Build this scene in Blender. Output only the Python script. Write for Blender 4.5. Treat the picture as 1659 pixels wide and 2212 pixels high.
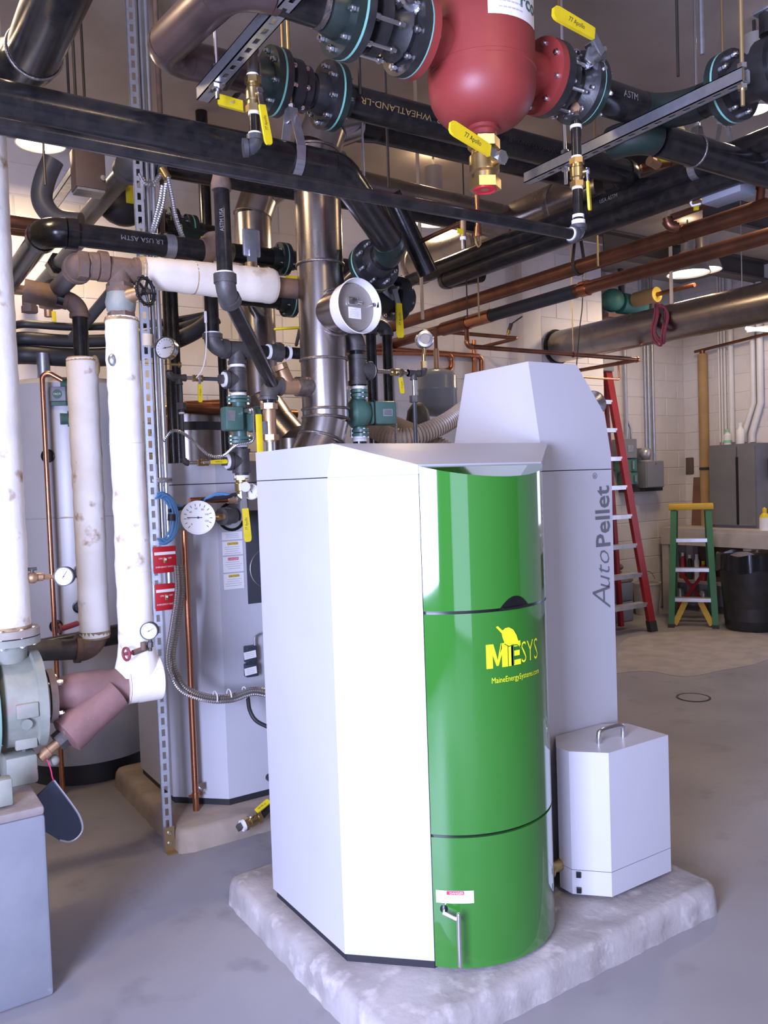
import bpy, bmesh, math, random
from mathutils import Vector, Matrix
random.seed(7)
SC = bpy.context.scene
for o in list(bpy.data.objects): bpy.data.objects.remove(o)
COL = SC.collection
V = Vector
# ------------------------------------------------------------------ camera
FPX, CX, CY, CAMH = 1780.0, 829.5, 1106.0, 1.58
_y, _p, _r = math.radians(33), math.radians(2.1), math.radians(-2.0)
_f = V((math.sin(_y)*math.cos(_p), math.cos(_y)*math.cos(_p), -math.sin(_p)))
_rt = V((math.cos(_y), -math.sin(_y), 0)); _u = _rt.cross(_f)
CR = _rt*math.cos(_r) + _u*math.sin(_r); CU = -_rt*math.sin(_r) + _u*math.cos(_r)
CPOS = V((0, 0, CAMH))
cd = bpy.data.cameras.new('camera'); cam = bpy.data.objects.new('camera', cd); COL.objects.link(cam)
cd.sensor_fit = 'VERTICAL'; cd.sensor_height = 32.0; cd.lens = 32.0*FPX/2212.0
cd.clip_start = 0.05; cd.clip_end = 100
cam.matrix_world = Matrix(((CR.x, CU.x, -_f.x, 0), (CR.y, CU.y, -_f.y, 0), (CR.z, CU.z, -_f.z, CAMH), (0, 0, 0, 1)))
SC.camera = cam
# ------------------------------------------------------------------ view, world, daylight
SC.view_settings.view_transform = 'Standard'; SC.view_settings.look = 'None'
SC.view_settings.gamma = 1.0; SC.view_settings.use_curve_mapping = False
SC.view_settings.exposure = 0.0
w = bpy.data.worlds.new('world'); SC.world = w; w.use_nodes = True
w.node_tree.nodes['Background'].inputs[0].default_value = (0.62, 0.70, 1.0, 1)
w.node_tree.nodes['Background'].inputs[1].default_value = 1.0
def area(name, loc, look, sx, sy, power, col, spread=180):
    l = bpy.data.lights.new(name, 'AREA'); l.shape = 'RECTANGLE'; l.size = sx; l.size_y = sy
    l.energy = power; l.color = col; l.spread = math.radians(spread)
    o = bpy.data.objects.new(name, l); COL.objects.link(o); o.location = loc
    o.rotation_euler = (V(look)-V(loc)).to_track_quat('-Z', 'Y').to_euler()
    return o
DAY = (0.56, 0.62, 1.0); WARM = (1.0, 0.72, 0.44)
area('daylight_left_window', (-1.68, -0.05, 1.5), (0, -0.05, 1.33), 1.75, 1.5, 540, DAY)
area('daylight_front_door', (-0.6, -3.05, 1.3), (-0.4, 0, 1.2), 2.0, 2.4, 42, DAY)
area('daylight_right_window', (8.3, 3.3, 2.0), (0, 3.9, 2.0), 1.2, 1.9, 26, DAY)
# ------------------------------------------------------------------ photo-to-place helpers
def ray(px, py): return CR*((px-CX)/FPX) - CU*((py-CY)/FPX) + _f
def A(px, py, d): return CPOS + ray(px, py)*d
def on(ax, v, px, py):
    d = ray(px, py); i = 'xyz'.index(ax); return CPOS + d*((v-CPOS[i])/d[i])
def OX(v, px, py): return on('x', v, px, py)
def OY(v, px, py): return on('y', v, px, py)
def OZ(v, px, py): return on('z', v, px, py)
def proj(P):
    q = V(P)-CPOS; z = q.dot(_f); return (CX+FPX*q.dot(CR)/z, CY-FPX*q.dot(CU)/z, z)
EX, EY, EZ = V((1, 0, 0)), V((0, 1, 0)), V((0, 0, 1))
def along(P, ax, px=None, py=None):
    lo, hi = -12.0, 12.0; P = V(P); ax = V(ax)
    best = None
    for i in range(4801):
        t = lo+(hi-lo)*i/4800; q = P+ax*t; s = (q-CPOS).dot(_f)
        if s < 0.3: continue
        a = proj(q); e = abs((a[0]-px) if px is not None else (a[1]-py))
        if best is None or e < best[0]: best = (e, q)
    return best[1]
# ------------------------------------------------------------------ mesh builder
def basis(w):
    w = V(w).normalized(); a = EZ if abs(w.z) < 0.9 else EX
    u = a.cross(w).normalized(); return u, w.cross(u), w
class MB:
    def __init__(s): s.v = []; s.f = []
    def add(s, vs, fs):
        k = len(s.v); s.v += [V(a) for a in vs]; s.f += [tuple(i+k for i in f) for f in fs]; return s
    def cyl(s, a, b, r, r2=None, n=20, caps=True):
        return s.tube([a, b], [r, r if r2 is None else r2], n, caps)
    def tube(s, pts, r, n=16, caps=True, closed=False):
        pts = [V(p) for p in pts]; m = len(pts)
        if not isinstance(r, (list, tuple)): r = [r]*m
        tg = []
        for i in range(m):
            if closed: d = pts[(i+1) % m]-pts[i-1]
            elif i == 0: d = pts[1]-pts[0]
            elif i == m-1: d = pts[-1]-pts[-2]
            else: d = (pts[i+1]-pts[i]).normalized()+(pts[i]-pts[i-1]).normalized()
            if d.length < 1e-9: d = tg[-1] if tg else EZ
            tg.append(d.normalized())
        u, v, w_ = basis(tg[0]); vs = []
        for i in range(m):
            if i:
                q = tg[i-1].rotation_difference(tg[i]); u = q @ u
            vv = tg[i].cross(u)
            k = 1.0
            if 0 < i < m-1 and not closed:
                c = (pts[i+1]-pts[i]).normalized().dot(tg[i]); k = 1/max(c, .5)
            for j in range(n):
                a = 2*math.pi*j/n
                vs.append(pts[i]+(u*math.cos(a)+vv*math.sin(a))*r[i]*(k if k < 1.2 else 1.0))
        fs = []
        for i in range(m-1 if not closed else m):
            i2 = (i+1) % m
            for j in range(n):
                j2 = (j+1) % n; fs.append((i*n+j, i*n+j2, i2*n+j2, i2*n+j))
        if caps and not closed:
            fs.append(tuple(reversed(range(n)))); fs.append(tuple((m-1)*n+j for j in range(n)))
        return s.add(vs, fs)
    def lathe(s, o, ax, prof, n=24):
        u, v, w_ = basis(ax); o = V(o); vs = []; fs = []; idx = []
        for (r, h) in prof:
            if r < 1e-6:
                idx.append([len(vs)]); vs.append(o+w_*h)
            else:
                idx.append(list(range(len(vs), len(vs)+n)))
                for j in range(n):
                    a = 2*math.pi*j/n; vs.append(o+w_*h+(u*math.cos(a)+v*math.sin(a))*r)
        for a, b in zip(idx, idx[1:]):
            for j in range(n):
                j2 = (j+1) % n
                if len(a) == 1 and len(b) == 1: continue
                if len(a) == 1: fs.append((a[0], b[j2], b[j]))
                elif len(b) == 1: fs.append((a[j], a[j2], b[0]))
                else: fs.append((a[j], a[j2], b[j2], b[j]))
        return s.add(vs, fs)
    def box(s, c, size, R=None, bev=0.0):
        c = V(c); hx, hy, hz = size[0]/2, size[1]/2, size[2]/2
        if bev <= 0:
            vs = [V((x, y, z)) for x in (-hx, hx) for y in (-hy, hy) for z in (-hz, hz)]
            fs = [(0, 1, 3, 2), (4, 6, 7, 5), (0, 4, 5, 1), (2, 3, 7, 6), (0, 2, 6, 4), (1, 5, 7, 3)]
        else:
            bm = bmesh.new(); bmesh.ops.create_cube(bm, size=1.0)
            for q in bm.verts: q.co = V((q.co.x*size[0], q.co.y*size[1], q.co.z*size[2]))
            bmesh.ops.bevel(bm, geom=bm.edges[:], offset=bev, segments=2, affect='EDGES', profile=0.5)
            bm.verts.index_update(); vs = [q.co.copy() for q in bm.verts]; fs = [[q.index for q in f.verts] for f in bm.faces]; bm.free()
        if R is not None: vs = [R @ q for q in vs]
        return s.add([c+q for q in vs], fs)
    def bar(s, a, b, wd, th, up=EZ):
        a, b = V(a), V(b); d = (b-a); L = d.length; d.normalize(); x = up.cross(d)
        if x.length < 1e-4: x = EX.cross(d)
        x.normalize(); z = d.cross(x)
        R = Matrix((x, d, z)).transposed()
        return s.box((a+b)/2, (wd, L, th), R)
    def prism(s, poly, vec):
        poly = [V(p) for p in poly]; vec = V(vec); n = len(poly)
        vs = poly+[p+vec for p in poly]
        fs = [tuple(reversed(range(n))), tuple(range(n, 2*n))]+[(i, (i+1) % n, n+(i+1) % n, n+i) for i in range(n)]
        return s.add(vs, fs)
    def loft(s, a, b, caps=True):
        n = len(a); fs = [(i, (i+1) % n, n+(i+1) % n, n+i) for i in range(n)]
        if caps: fs += [tuple(reversed(range(n))), tuple(range(n, 2*n))]
        return s.add(list(a)+list(b), fs)
    def sphere(s, c, r, n=16, sc=(1, 1, 1)):
        vs = []; fs = []; m = n//2; c = V(c)
        for i in range(m+1):
            t = math.pi*i/m
            for j in range(n):
                a = 2*math.pi*j/n; vs.append(c+V((r*sc[0]*math.sin(t)*math.cos(a), r*sc[1]*math.sin(t)*math.sin(a), r*sc[2]*math.cos(t))))
        for i in range(m):
            for j in range(n): fs.append((i*n+j, (i+1)*n+j, (i+1)*n+(j+1) % n, i*n+(j+1) % n))
        return s.add(vs, fs)
    def torus(s, c, ax, R, r, n=32, m=8, a0=0, a1=None):
        u, v, w_ = basis(ax); c = V(c)
        if a1 is None:
            return s.tube([c+(u*math.cos(2*math.pi*i/n)+v*math.sin(2*math.pi*i/n))*R for i in range(n)], r, m, closed=True)
        return s.tube([c+(u*math.cos(a0+(a1-a0)*i/n)+v*math.sin(a0+(a1-a0)*i/n))*R for i in range(n+1)], r, m)
    def mesh(s, name, base=V((0, 0, 0)), ang=38):
        me = bpy.data.meshes.new(name)
        me.from_pydata([tuple(q-base) for q in s.v], [], s.f); me.validate()
        bm = bmesh.new(); bm.from_mesh(me); bmesh.ops.remove_doubles(bm, verts=bm.verts, dist=1e-6)
        bmesh.ops.recalc_face_normals(bm, faces=bm.faces); bm.to_mesh(me); bm.free()
        me.polygons.foreach_set('use_smooth', [True]*len(me.polygons))
        me.set_sharp_from_angle(angle=math.radians(ang)); me.update()
        return me
def spline(pts, k=8):
    P = [V(p) for p in pts]; P = [P[0]*2-P[1]]+P+[P[-1]*2-P[-2]]; out = []
    for i in range(1, len(P)-2):
        a, b, c, d = P[i-1:i+3]
        for j in range(k):
            t = j/k; out.append(0.5*((2*b)+(c-a)*t+(2*a-5*b+4*c-d)*t*t+(3*b-a-3*c+d)*t**3))
    out.append(P[-2]); return out
def resample(pts, step):
    out = [pts[0]]; acc = 0.0
    for a, b in zip(pts, pts[1:]):
        L = (b-a).length; t = step-acc
        while t <= L:
            out.append(a+(b-a)*(t/L)); t += step
        acc = (acc+L) % step if L > 0 else acc
    return out
_TXT = {}
def text_poly(txt, size=1.0, shear=0.0, align='LEFT', bold=0.0):
    key = (txt, shear, bold)
    if key not in _TXT:
        c = bpy.data.curves.new('t', 'FONT'); c.body = txt; c.size = 1.0; c.shear = shear; c.offset = bold; c.resolution_u = 2
        o = bpy.data.objects.new('t', c); COL.objects.link(o); dg = bpy.context.evaluated_depsgraph_get(); dg.update()
        me = o.evaluated_get(dg).to_mesh()
        _TXT[key] = ([V((q.co.x, q.co.y)) for q in me.vertices], [tuple(p.vertices) for p in me.polygons])
        o.evaluated_get(dg).to_mesh_clear(); bpy.data.objects.remove(o); bpy.data.curves.remove(c)
    vs, fs = _TXT[key]
    x0 = min(v.x for v in vs); x1 = max(v.x for v in vs)
    off = x0 if align == 'LEFT' else (x0+x1)/2
    return [V(((v.x-off)*size, v.y*size)) for v in vs], fs, (x1-x0)*size
def put_text(mb, txt, o, ux, uy, size, sx=1.0, align='CENTER', shear=0.0, bold=0.0, fn=None):
    vs, fs, wd = text_poly(txt, size, shear, align, bold); o = V(o) if o is not None else None
    if fn: mb.add([fn(v.x*sx, v.y) for v in vs], fs)
    else: mb.add([o+V(ux)*(v.x*sx)+V(uy)*v.y for v in vs], fs)
    return wd*sx
# ------------------------------------------------------------------ things
class Thing:
    def __init__(s, name, label, cat, base, group=None):
        s.base = V(base); s.o = bpy.data.objects.new(name, None); COL.objects.link(s.o)
        s.o.location = s.base; s.o.empty_display_size = 0.05
        s.o['label'] = label; s.o['category'] = cat
        if group: s.o['group'] = group
    def part(s, name, mb, m, parent=None, label=None, ang=38, kind=None):
        me = mb.mesh(name, s.base, ang); me.materials.append(M(m)); o = bpy.data.objects.new(name, me); COL.objects.link(o)
        o.parent = parent or s.o
        if label: o['label'] = label
        if kind: o['kind'] = kind
        return o
def single(name, mb, m, label, cat, base=None, group=None, ang=38):
    if base is None:
        zs = min(q.z for q in mb.v); cx = sum((q.x for q in mb.v))/len(mb.v); cy = sum((q.y for q in mb.v))/len(mb.v); base = V((cx, cy, zs))
    me = mb.mesh(name, base, ang); me.materials.append(M(m)); o = bpy.data.objects.new(name, me); COL.objects.link(o)
    o.location = base; o['label'] = label; o['category'] = cat
    if group: o['group'] = group
    return o
def struct(name, mb, m, parent=None, kind='structure', ang=38):
    me = mb.mesh(name, V((0, 0, 0)), ang); me.materials.append(M(m)); o = bpy.data.objects.new(name, me); COL.objects.link(o)
    if parent: o.parent = parent
    elif kind: o['kind'] = kind
    return o
# ------------------------------------------------------------------ materials
_M = {}
def mk(name, col, rough=.5, metal=0.0, col2=None, scale=8.0, bump=0.0, bscale=60.0, spec=.5, coat=0.0, lo=.4, hi=.65, rvar=0.0, emit=None, es=0.0, trans=0.0, stretch=None, col3=None, s3=3.0, lo3=.55, hi3=.7):
    m = bpy.data.materials.new(name); m.use_nodes = True; nt = m.node_tree; b = nt.nodes['Principled BSDF']
    b.inputs['Base Color'].default_value = (*col, 1); b.inputs['Roughness'].default_value = rough; b.inputs['Metallic'].default_value = metal
    b.inputs['Specular IOR Level'].default_value = spec
    if coat: b.inputs['Coat Weight'].default_value = coat; b.inputs['Coat Roughness'].default_value = .05
    if trans: b.inputs['Transmission Weight'].default_value = trans
    if emit: b.inputs['Emission Color'].default_value = (*emit, 1); b.inputs['Emission Strength'].default_value = es
    if col2 or bump:
        tc = nt.nodes.new('ShaderNodeTexCoord'); src = tc.outputs['Object']
        if stretch:
            mp = nt.nodes.new('ShaderNodeMapping'); mp.inputs['Scale'].default_value = stretch; nt.links.new(src, mp.inputs[0]); src = mp.outputs[0]
    def noise(sc, det=5):
        n = nt.nodes.new('ShaderNodeTexNoise'); n.inputs['Scale'].default_value = sc; n.inputs['Detail'].default_value = det
        nt.links.new(src, n.inputs['Vector']); return n
    def ramp(n, a, c):
        r = nt.nodes.new('ShaderNodeMapRange'); r.inputs[1].default_value = a; r.inputs[2].default_value = c; nt.links.new(n.outputs[0], r.inputs[0]); return r
    if col2:
        n = noise(scale); r = ramp(n, lo, hi); mx = nt.nodes.new('ShaderNodeMix'); mx.data_type = 'RGBA'
        mx.inputs[6].default_value = (*col, 1); mx.inputs[7].default_value = (*col2, 1); nt.links.new(r.outputs[0], mx.inputs[0]); out = mx.outputs[2]
        if col3:
            n3 = noise(s3, 8); r3 = ramp(n3, lo3, hi3); m3 = nt.nodes.new('ShaderNodeMix'); m3.data_type = 'RGBA'
            nt.links.new(out, m3.inputs[6]); m3.inputs[7].default_value = (*col3, 1); nt.links.new(r3.outputs[0], m3.inputs[0]); out = m3.outputs[2]
        nt.links.new(out, b.inputs['Base Color'])
        if rvar:
            rr = nt.nodes.new('ShaderNodeMapRange'); rr.inputs[3].default_value = max(0, rough-rvar); rr.inputs[4].default_value = rough+rvar; nt.links.new(n.outputs[0], rr.inputs[0]); nt.links.new(rr.outputs[0], b.inputs['Roughness'])
    if bump:
        n2 = noise(bscale, 6); bp = nt.nodes.new('ShaderNodeBump'); bp.inputs['Strength'].default_value = bump; bp.inputs['Distance'].default_value = .004
        nt.links.new(n2.outputs[0], bp.inputs['Height']); nt.links.new(bp.outputs[0], b.inputs['Normal'])
    _M[name] = m; return m
def M(n): return _M[n]
mk('floor_paint', (.26, .25, .265), .42, 0, (.31, .30, .31), 1.3, .06, 30, rvar=.08, col3=(.20, .19, .205), s3=5, lo3=.58, hi3=.75)
mk('worn_concrete', (.36, .32, .29), .7, 0, (.28, .26, .25), 6, .1, 50)
mk('ceiling_concrete', (.37, .32, .275), .85, 0, (.28, .235, .20), 1.6, .25, 35, lo=.35, hi=.7)
mk('block_paint', (.70, .67, .66), .55, 0, (.65, .62, .61), 5, .18, 70)
mk('mortar', (.66, .63, .62), .8, 0, (.62, .59, .58), 6)
mk('unseen_wall_dark', (.30, .285, .27), .85, 0, (.25, .24, .23), 4, .2, 60)  # dark tone made up for the unseen walls, to cut bounced fill light
mk('pad_concrete', (.40, .37, .355), .85, 0, (.29, .265, .25), 7, .5, 45, col3=(.5, .46, .44), s3=16)
mk('pad_dusty', (.36, .29, .22), .9, 0, (.26, .21, .165), 6, .5, 45)
mk('pedestal_paint', (.20, .215, .245), .55, 0, (.235, .25, .275), 5, .2, 40, col3=(.34, .34, .35), s3=12, lo3=.68, hi3=.75)
mk('pedestal_top', (.25, .21, .19), .85, 0, (.33, .30, .30), 8, .3, 50)
mk('panel_grey', (.50, .50, .53), .42, 0, (.48, .48, .51), 3, .04, 400)
mk('panel_dark', (.045, .045, .055), .4)
mk('plinth', (.02, .02, .025), .5)
mk('green_gloss', (.028, .17, .018), .07, 0, coat=1.0)
mk('gap_black', (.008, .008, .009), .3)
mk('logo_yellow', (.80, .82, .02), .4)
mk('letter_grey', (.14, .14, .155), .5)
mk('black_pipe', (.010, .0095, .010), .22, 0, (.020, .017, .015), 22, .05, 120, spec=.42, rvar=.08)
mk('grey_pipe', (.06, .062, .068), .42, 0, (.05, .05, .055), 15, .1, 100)
mk('iron', (.085, .078, .074), .5, .25, (.06, .055, .052), 25, .2, 140)
mk('rust_iron', (.17, .105, .072), .72, 0, (.10, .066, .05), 14, .4, 90, col3=(.24, .13, .07), s3=9)
mk('brown_pipe', (.085, .055, .05), .3, .4, (.055, .04, .038), 7, .05, 80)
mk('strainer_red', (.235, .125, .115), .55, 0, (.17, .095, .085), 10, .2, 100, col3=(.30, .21, .19), s3=20, lo3=.66, hi3=.72)
mk('pump_old_green', (.29, .30, .25), .6, 0, (.21, .23, .19), 9, .3, 60, col3=(.30, .22, .2), s3=7, lo3=.58, hi3=.68)
mk('motor_green', (.25, .40, .33), .5, 0, (.2, .33, .27), 6)
mk('flange_pink', (.30, .20, .18), .6, 0, (.36, .36, .30), 7, .2, 70)
mk('insulation', (.80, .76, .69), .9, 0, (.70, .63, .53), 5, .4, 45, lo=.5, hi=.75, col3=(.36, .24, .14), s3=11, lo3=.60, hi3=.70)
mk('insulation_clean', (.76, .69, .58), .9, 0, (.68, .60, .49), 4, .25, 60, col3=(.50, .36, .22), s3=6, lo3=.68, hi3=.76)
mk('insul_edge', (.42, .29, .14), .95, 0, (.24, .16, .09), 25, .6, 80)
mk('flue_steel', (.40, .36, .33), .27, 1.0, (.30, .265, .25), 5, .03, 200, rvar=.07)
mk('weld', (.17, .155, .15), .42, .9, (.28, .23, .19), 50, .5, 200)
mk('galv', (.48, .50, .53), .38, .9, (.38, .40, .44), 30, .05, 200, rvar=.1)
mk('zinc', (.72, .72, .73), .22, 1.0)
mk('conduit', (.58, .59, .60), .3, .85, (.50, .51, .53), 12)
mk('rod_gold', (.45, .33, .16), .4, .8)
mk('rod_dark', (.05, .042, .035), .5, .4)
mk('brass', (.62, .45, .20), .32, 1.0, (.52, .38, .18), 15)
mk('bronze', (.52, .33, .19), .42, .75, (.45, .28, .16), 18, .1, 120)
mk('copper', (.62, .27, .15), .28, 1.0, (.52, .22, .12), 8, rvar=.06)
mk('copper_dull', (.26, .11, .06), .34, .85, (.17, .075, .045), 7, rvar=.08)
mk('yellow', (.72, .55, .01), .42, 0, (.66, .50, .01), 20)
mk('ink', (.03, .03, .03), .6)
mk('ptfe', (.80, .79, .78), .55)
mk('teal', (.18, .45, .37), .5)
mk('flange_green', (.012, .026, .020), .36, .1, (.016, .022, .020), 6, .1, 100, spec=.6)
mk('flange_black', (.02, .02, .022), .36, .2, (.035, .034, .034), 14, .1, 120, spec=.6)
mk('tank_red', (.26, .036, .030), .46, 0, (.22, .032, .028), 6, .05, 200)
mk('red_plastic', (.55, .01, .03), .35)
mk('pump_green', (.055, .125, .10), .38, 0, (.07, .145, .118), 12, .12, 150)
mk('white_paint', (.74, .73, .72), .4, 0, (.70, .69, .68), 9)
mk('paper', (.80, .79, .76), .6)
mk('label_red', (.62, .03, .07), .5)
mk('label_yellow', (.75, .55, .08), .5)
mk('label_print', (.45, .44, .5), .6)
mk('switch_red', (.48, .012, .02), .35)
mk('blue_cable', (.10, .27, .50), .42)
mk('black_rubber', (.02, .02, .022), .5)
mk('hose', (.48, .38, .28), .35, 0, (.42, .33, .24), 12, trans=.1)
mk('tank_grey', (.36, .36, .38), .3, 0, (.33, .33, .35), 3)
mk('exp_tank', (.27, .285, .285), .25, 0, (.25, .265, .265), 5)
mk('glass', (.9, .92, .95), .03, 0, trans=1.0)
mk('steel_disc', (.42, .38, .34), .45, .6, (.38, .34, .31), 10)
mk('pink_string', (.75, .05, .16), .7)
mk('dark_plastic', (.035, .045, .065), .45)
mk('blade_grey', (.035, .05, .085), .4)
mk('ladder_red', (.30, .014, .020), .45, 0, (.25, .012, .016), 6)
mk('aluminium', (.70, .71, .74), .35, .8, (.6, .61, .64), 15)
mk('ladder_green', (.03, .17, .075), .5, 0, (.04, .14, .08), 7)
mk('ladder_yellow', (.62, .40, .03), .5, 0, (.55, .36, .04), 8)
mk('foot_black', (.03, .028, .026), .7)
mk('bin_black', (.018, .017, .017), .45, 0, (.03, .028, .028), 9, .1, 30)
mk('bag_black', (.012, .012, .013), .2)
mk('cabinet_grey', (.17, .17, .185), .5, 0, (.15, .15, .165), 4)
mk('box_grey', (.21, .22, .25), .5)
mk('box_brown', (.13, .095, .085), .55, .2)
mk('box_green', (.06, .2, .16), .5)
mk('wood_white', (.52, .48, .45), .6, 0, (.44, .40, .37), 7)
mk('wood_shelf', (.40, .35, .31), .65, 0, (.33, .29, .26), 7)
mk('brown_board', (.20, .10, .065), .6, 0, (.14, .075, .05), 6)
mk('yellow_insul', (.42, .27, .12), .8, 0, (.36, .23, .10), 6)
mk('clear_blue', (.25, .3, .4), .4)
mk('rope_red', (.26, .03, .05), .7, 0, (.18, .06, .07), 30)
mk('stencil_gold', (.30, .20, .07), .6)
mk('stencil_grey', (.20, .19, .19), .6)
mk('tag_wood', (.78, .62, .42), .6)
mk('white_wire', (.72, .70, .66), .5)
mk('flex_steel', (.60, .60, .62), .3, 1.0)
mk('flex_dark', (.30, .28, .25), .4, .8)
mk('lamp_glow', (1, 1, 1), .5, 0, emit=(1.0, .88, .68), es=9.0)
mk('tube_glow', (1, 1, 1), .5, 0, emit=(1.0, .93, .86), es=6.0)
mk('lamp_shell', (.55, .52, .48), .35, .6)
mk('joist', (.075, .065, .06), .6)
mk('white_plastic', (.75, .75, .74), .45)
mk('mint', (.25, .6, .35), .5)
mk('can_red', (.40, .03, .04), .4)
mk('can_silver', (.5, .5, .52), .35, .6)
mk('cloth_dark', (.09, .085, .10), .9, 0, (.15, .14, .16), 8)
# ================================================================== the room
XL, XR, YF, YB, YB2, XE, ZC = -1.75, 8.4, -3.1, 5.6, 6.3, 6.25, 3.8
fl = struct('floor', MB().box(((XL+XR)/2, (YF+YB2)/2, -.05), (XR-XL+.4, YB2-YF+.4, .1)), 'floor_paint')
pts = [OZ(0, *p) for p in [(1330, 1455), (1345, 1385), (1420, 1368), (1540, 1362), (1659, 1372), (1700, 1400), (1640, 1432), (1560, 1448), (1480, 1462), (1400, 1450)]]
pts = spline(pts+[pts[0]], 4)[:-1]
struct('floor_patch', MB().prism([V((p.x, p.y, 0.0005)) for p in pts], V((0, 0, .002))), 'worn_concrete', parent=fl)
struct('ceiling', MB().box(((XL+XR)/2, (YF+YB2)/2, ZC+.1), (XR-XL+.4, YB2-YF+.4, .2)), 'ceiling_concrete')
BW, BH, JT = .4064, .2032, .0075
_blk = {}
def blockmesh(w, axis):
    k = (round(w, 3), axis)
    if k not in _blk:
        d = .0045; h = BH-JT; w2 = w-JT; mb = MB()
        # a face slab with a chamfered rim, proud of the mortar
        f = [V((-w2/2, 0, 0)), V((w2/2, 0, 0)), V((w2/2, 0, h)), V((-w2/2, 0, h))]
        g = [V((-w2/2+.003, -d, .003)), V((w2/2-.003, -d, .003)), V((w2/2-.003, -d, h-.003)), V((-w2/2+.003, -d, h-.003))]
        if axis == 'x': f = [V((p.y, -p.x, p.z)) for p in f]; g = [V((p.y, -p.x, p.z)) for p in g]
        mb.loft(f, g); me = mb.mesh('block'); me.materials.append(M('block_paint')); _blk[k] = me
    return _blk[k]
def blocks(wall, axis, plane, a0, a1, z1, off0=0.0):
    nz = int(z1/BH+.01); n = 0
    for r in range(nz+1):
        a = a0-(BW/2 if r % 2 else 0)-off0
        while a < a1-.02:
            lo, hi = max(a, a0), min(a+BW, a1)
            if hi-lo > .05 and r*BH+BH <= z1+.02:
                o = bpy.data.objects.new('block', blockmesh(hi-lo, axis)); COL.objects.link(o); o.parent = wall; n += 1
                c = (lo+hi)/2
                o.location = (c, plane, r*BH+JT/2) if axis == 'y' else (plane, c, r*BH+JT/2)
            a += BW
    return n
wb = struct('wall_back', MB().box(((XL+XE)/2, YB+.1, ZC/2), (XE-XL, .2, ZC)), 'mortar')
blocks(wb, 'y', YB, .55, XE, ZC)
mb = MB()
for r in range(18):
    a = XL-(BW/2 if r % 2 else 0)
    while a < .53:
        lo, hi = max(a, XL), min(a+BW, .55)
        if hi-lo > .05: mb.box(((lo+hi)/2, YB-.004, r*BH+BH/2), (hi-lo-JT, .012, BH-JT))
        a += BW
o = struct('block_courses', mb, 'block_paint', parent=wb); o['kind'] = 'stuff'
pl = MB().box((5.24, YB-.045, ZC/2), (.22, .09, ZC), bev=.006)
struct('pilaster', pl, 'block_paint', parent=wb)
wf = struct('wall_far', MB().box(((XE+XR)/2+.1, YB2+.1, ZC/2), (XR-XE+.2, .2, ZC)), 'mortar'); blocks(wf, 'y', YB2, XE, XR, ZC)
struct('wall_return', MB().box((XE-.1, (YB+YB2)/2+.1, ZC/2), (.2, YB2-YB-.01, ZC)), 'block_paint')
def wall_hole(name, axis, plane, th, a0, a1, h0, h1, z0, z1):
    mb = MB()
    def bx(p0, p1, q0, q1):
        if p1-p0 < 1e-4 or q1-q0 < 1e-4: return
        if axis == 'x': mb.box((plane, (p0+p1)/2, (q0+q1)/2), (th, p1-p0, q1-q0))
        else: mb.box(((p0+p1)/2, plane, (q0+q1)/2), (p1-p0, th, q1-q0))
    bx(a0, h0, 0, ZC); bx(h1, a1, 0, ZC); bx(h0, h1, 0, z0); bx(h0, h1, z1, ZC)
    return struct(name, mb, 'unseen_wall_dark' if name != 'wall_right' else 'mortar')
wall_hole('wall_left', 'x', XL-.1, .2, YF-.2, YB, -.93, .83, .74, 2.26)
wall_hole('wall_front', 'y', YF-.1, .2, XL, XR+.2, -1.62, .42, 0, 2.55)
wr = wall_hole('wall_right', 'x', XR+.1, .2, YF, YB2, 2.65, 3.95, 1.0, 3.0)
blocks(wr, 'x', XR, 4.05, YB2, ZC)
def wframe(name, axis, plane, h0, h1, z0, z1, nm):
    mb = MB(); t = .06
    def bar(p0, p1, q0, q1, d=.09):
        if axis == 'x': mb.box((plane, (p0+p1)/2, (q0+q1)/2), (d, p1-p0, q1-q0))
        else: mb.box(((p0+p1)/2, plane, (q0+q1)/2), (p1-p0, d, q1-q0))
    bar(h0, h0+t, z0, z1); bar(h1-t, h1, z0, z1); bar(h0+t, h1-t, z1-t, z1)
    if z0 > .1: bar(h0+t, h1-t, z0, z0+t)
    for i in range(1, nm+1):
        c = h0+(h1-h0)*i/(nm+1); bar(c-.02, c+.02, z0+t, z1-t, .06)
    return struct(name, mb, 'white_paint')
wframe('window_1', 'x', XL-.1, -.93, .83, .74, 2.26, 2)
wframe('window_2', 'x', XR+.1, 2.65, 3.95, 1.0, 3.0, 1)
wframe('door_1', 'y', YF-.1, -1.62, .42, 0, 2.55, 0)
# steel beams under the far ceiling
for i, (yy, lb) in enumerate([(4.2, 'dark steel beam under the ceiling by the hanging lamp'), (5.25, 'dark steel beam under the ceiling nearest the far corner')]):
    mb = MB(); x0, x1, z = 5.9, 8.4, 3.62
    mb.box(((x0+x1)/2, yy, 3.785), (x1-x0, .15, .02)); mb.box(((x0+x1)/2, yy, 3.69), (x1-x0, .012, .17)); mb.box(((x0+x1)/2, yy, 3.6), (x1-x0, .15, .02))
    single('ceiling_beam', mb, 'joist', lb, 'beam', group='steel ceiling beams')
# floor drain
c = OZ(0, 1498, 1507); t = Thing('floor_drain', 'round metal cover set flush in the grey floor', 'drain cover', c)
t.part('rim', MB().lathe(c, EZ, [(.115, 0.0), (.115, .004), (.102, .004), (.102, 0.0)], 32), 'rod_dark')
t.part('lid', MB().lathe(c, EZ, [(.100, 0.0), (.100, .003), (0, .003)], 32), 'floor_paint')
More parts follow.
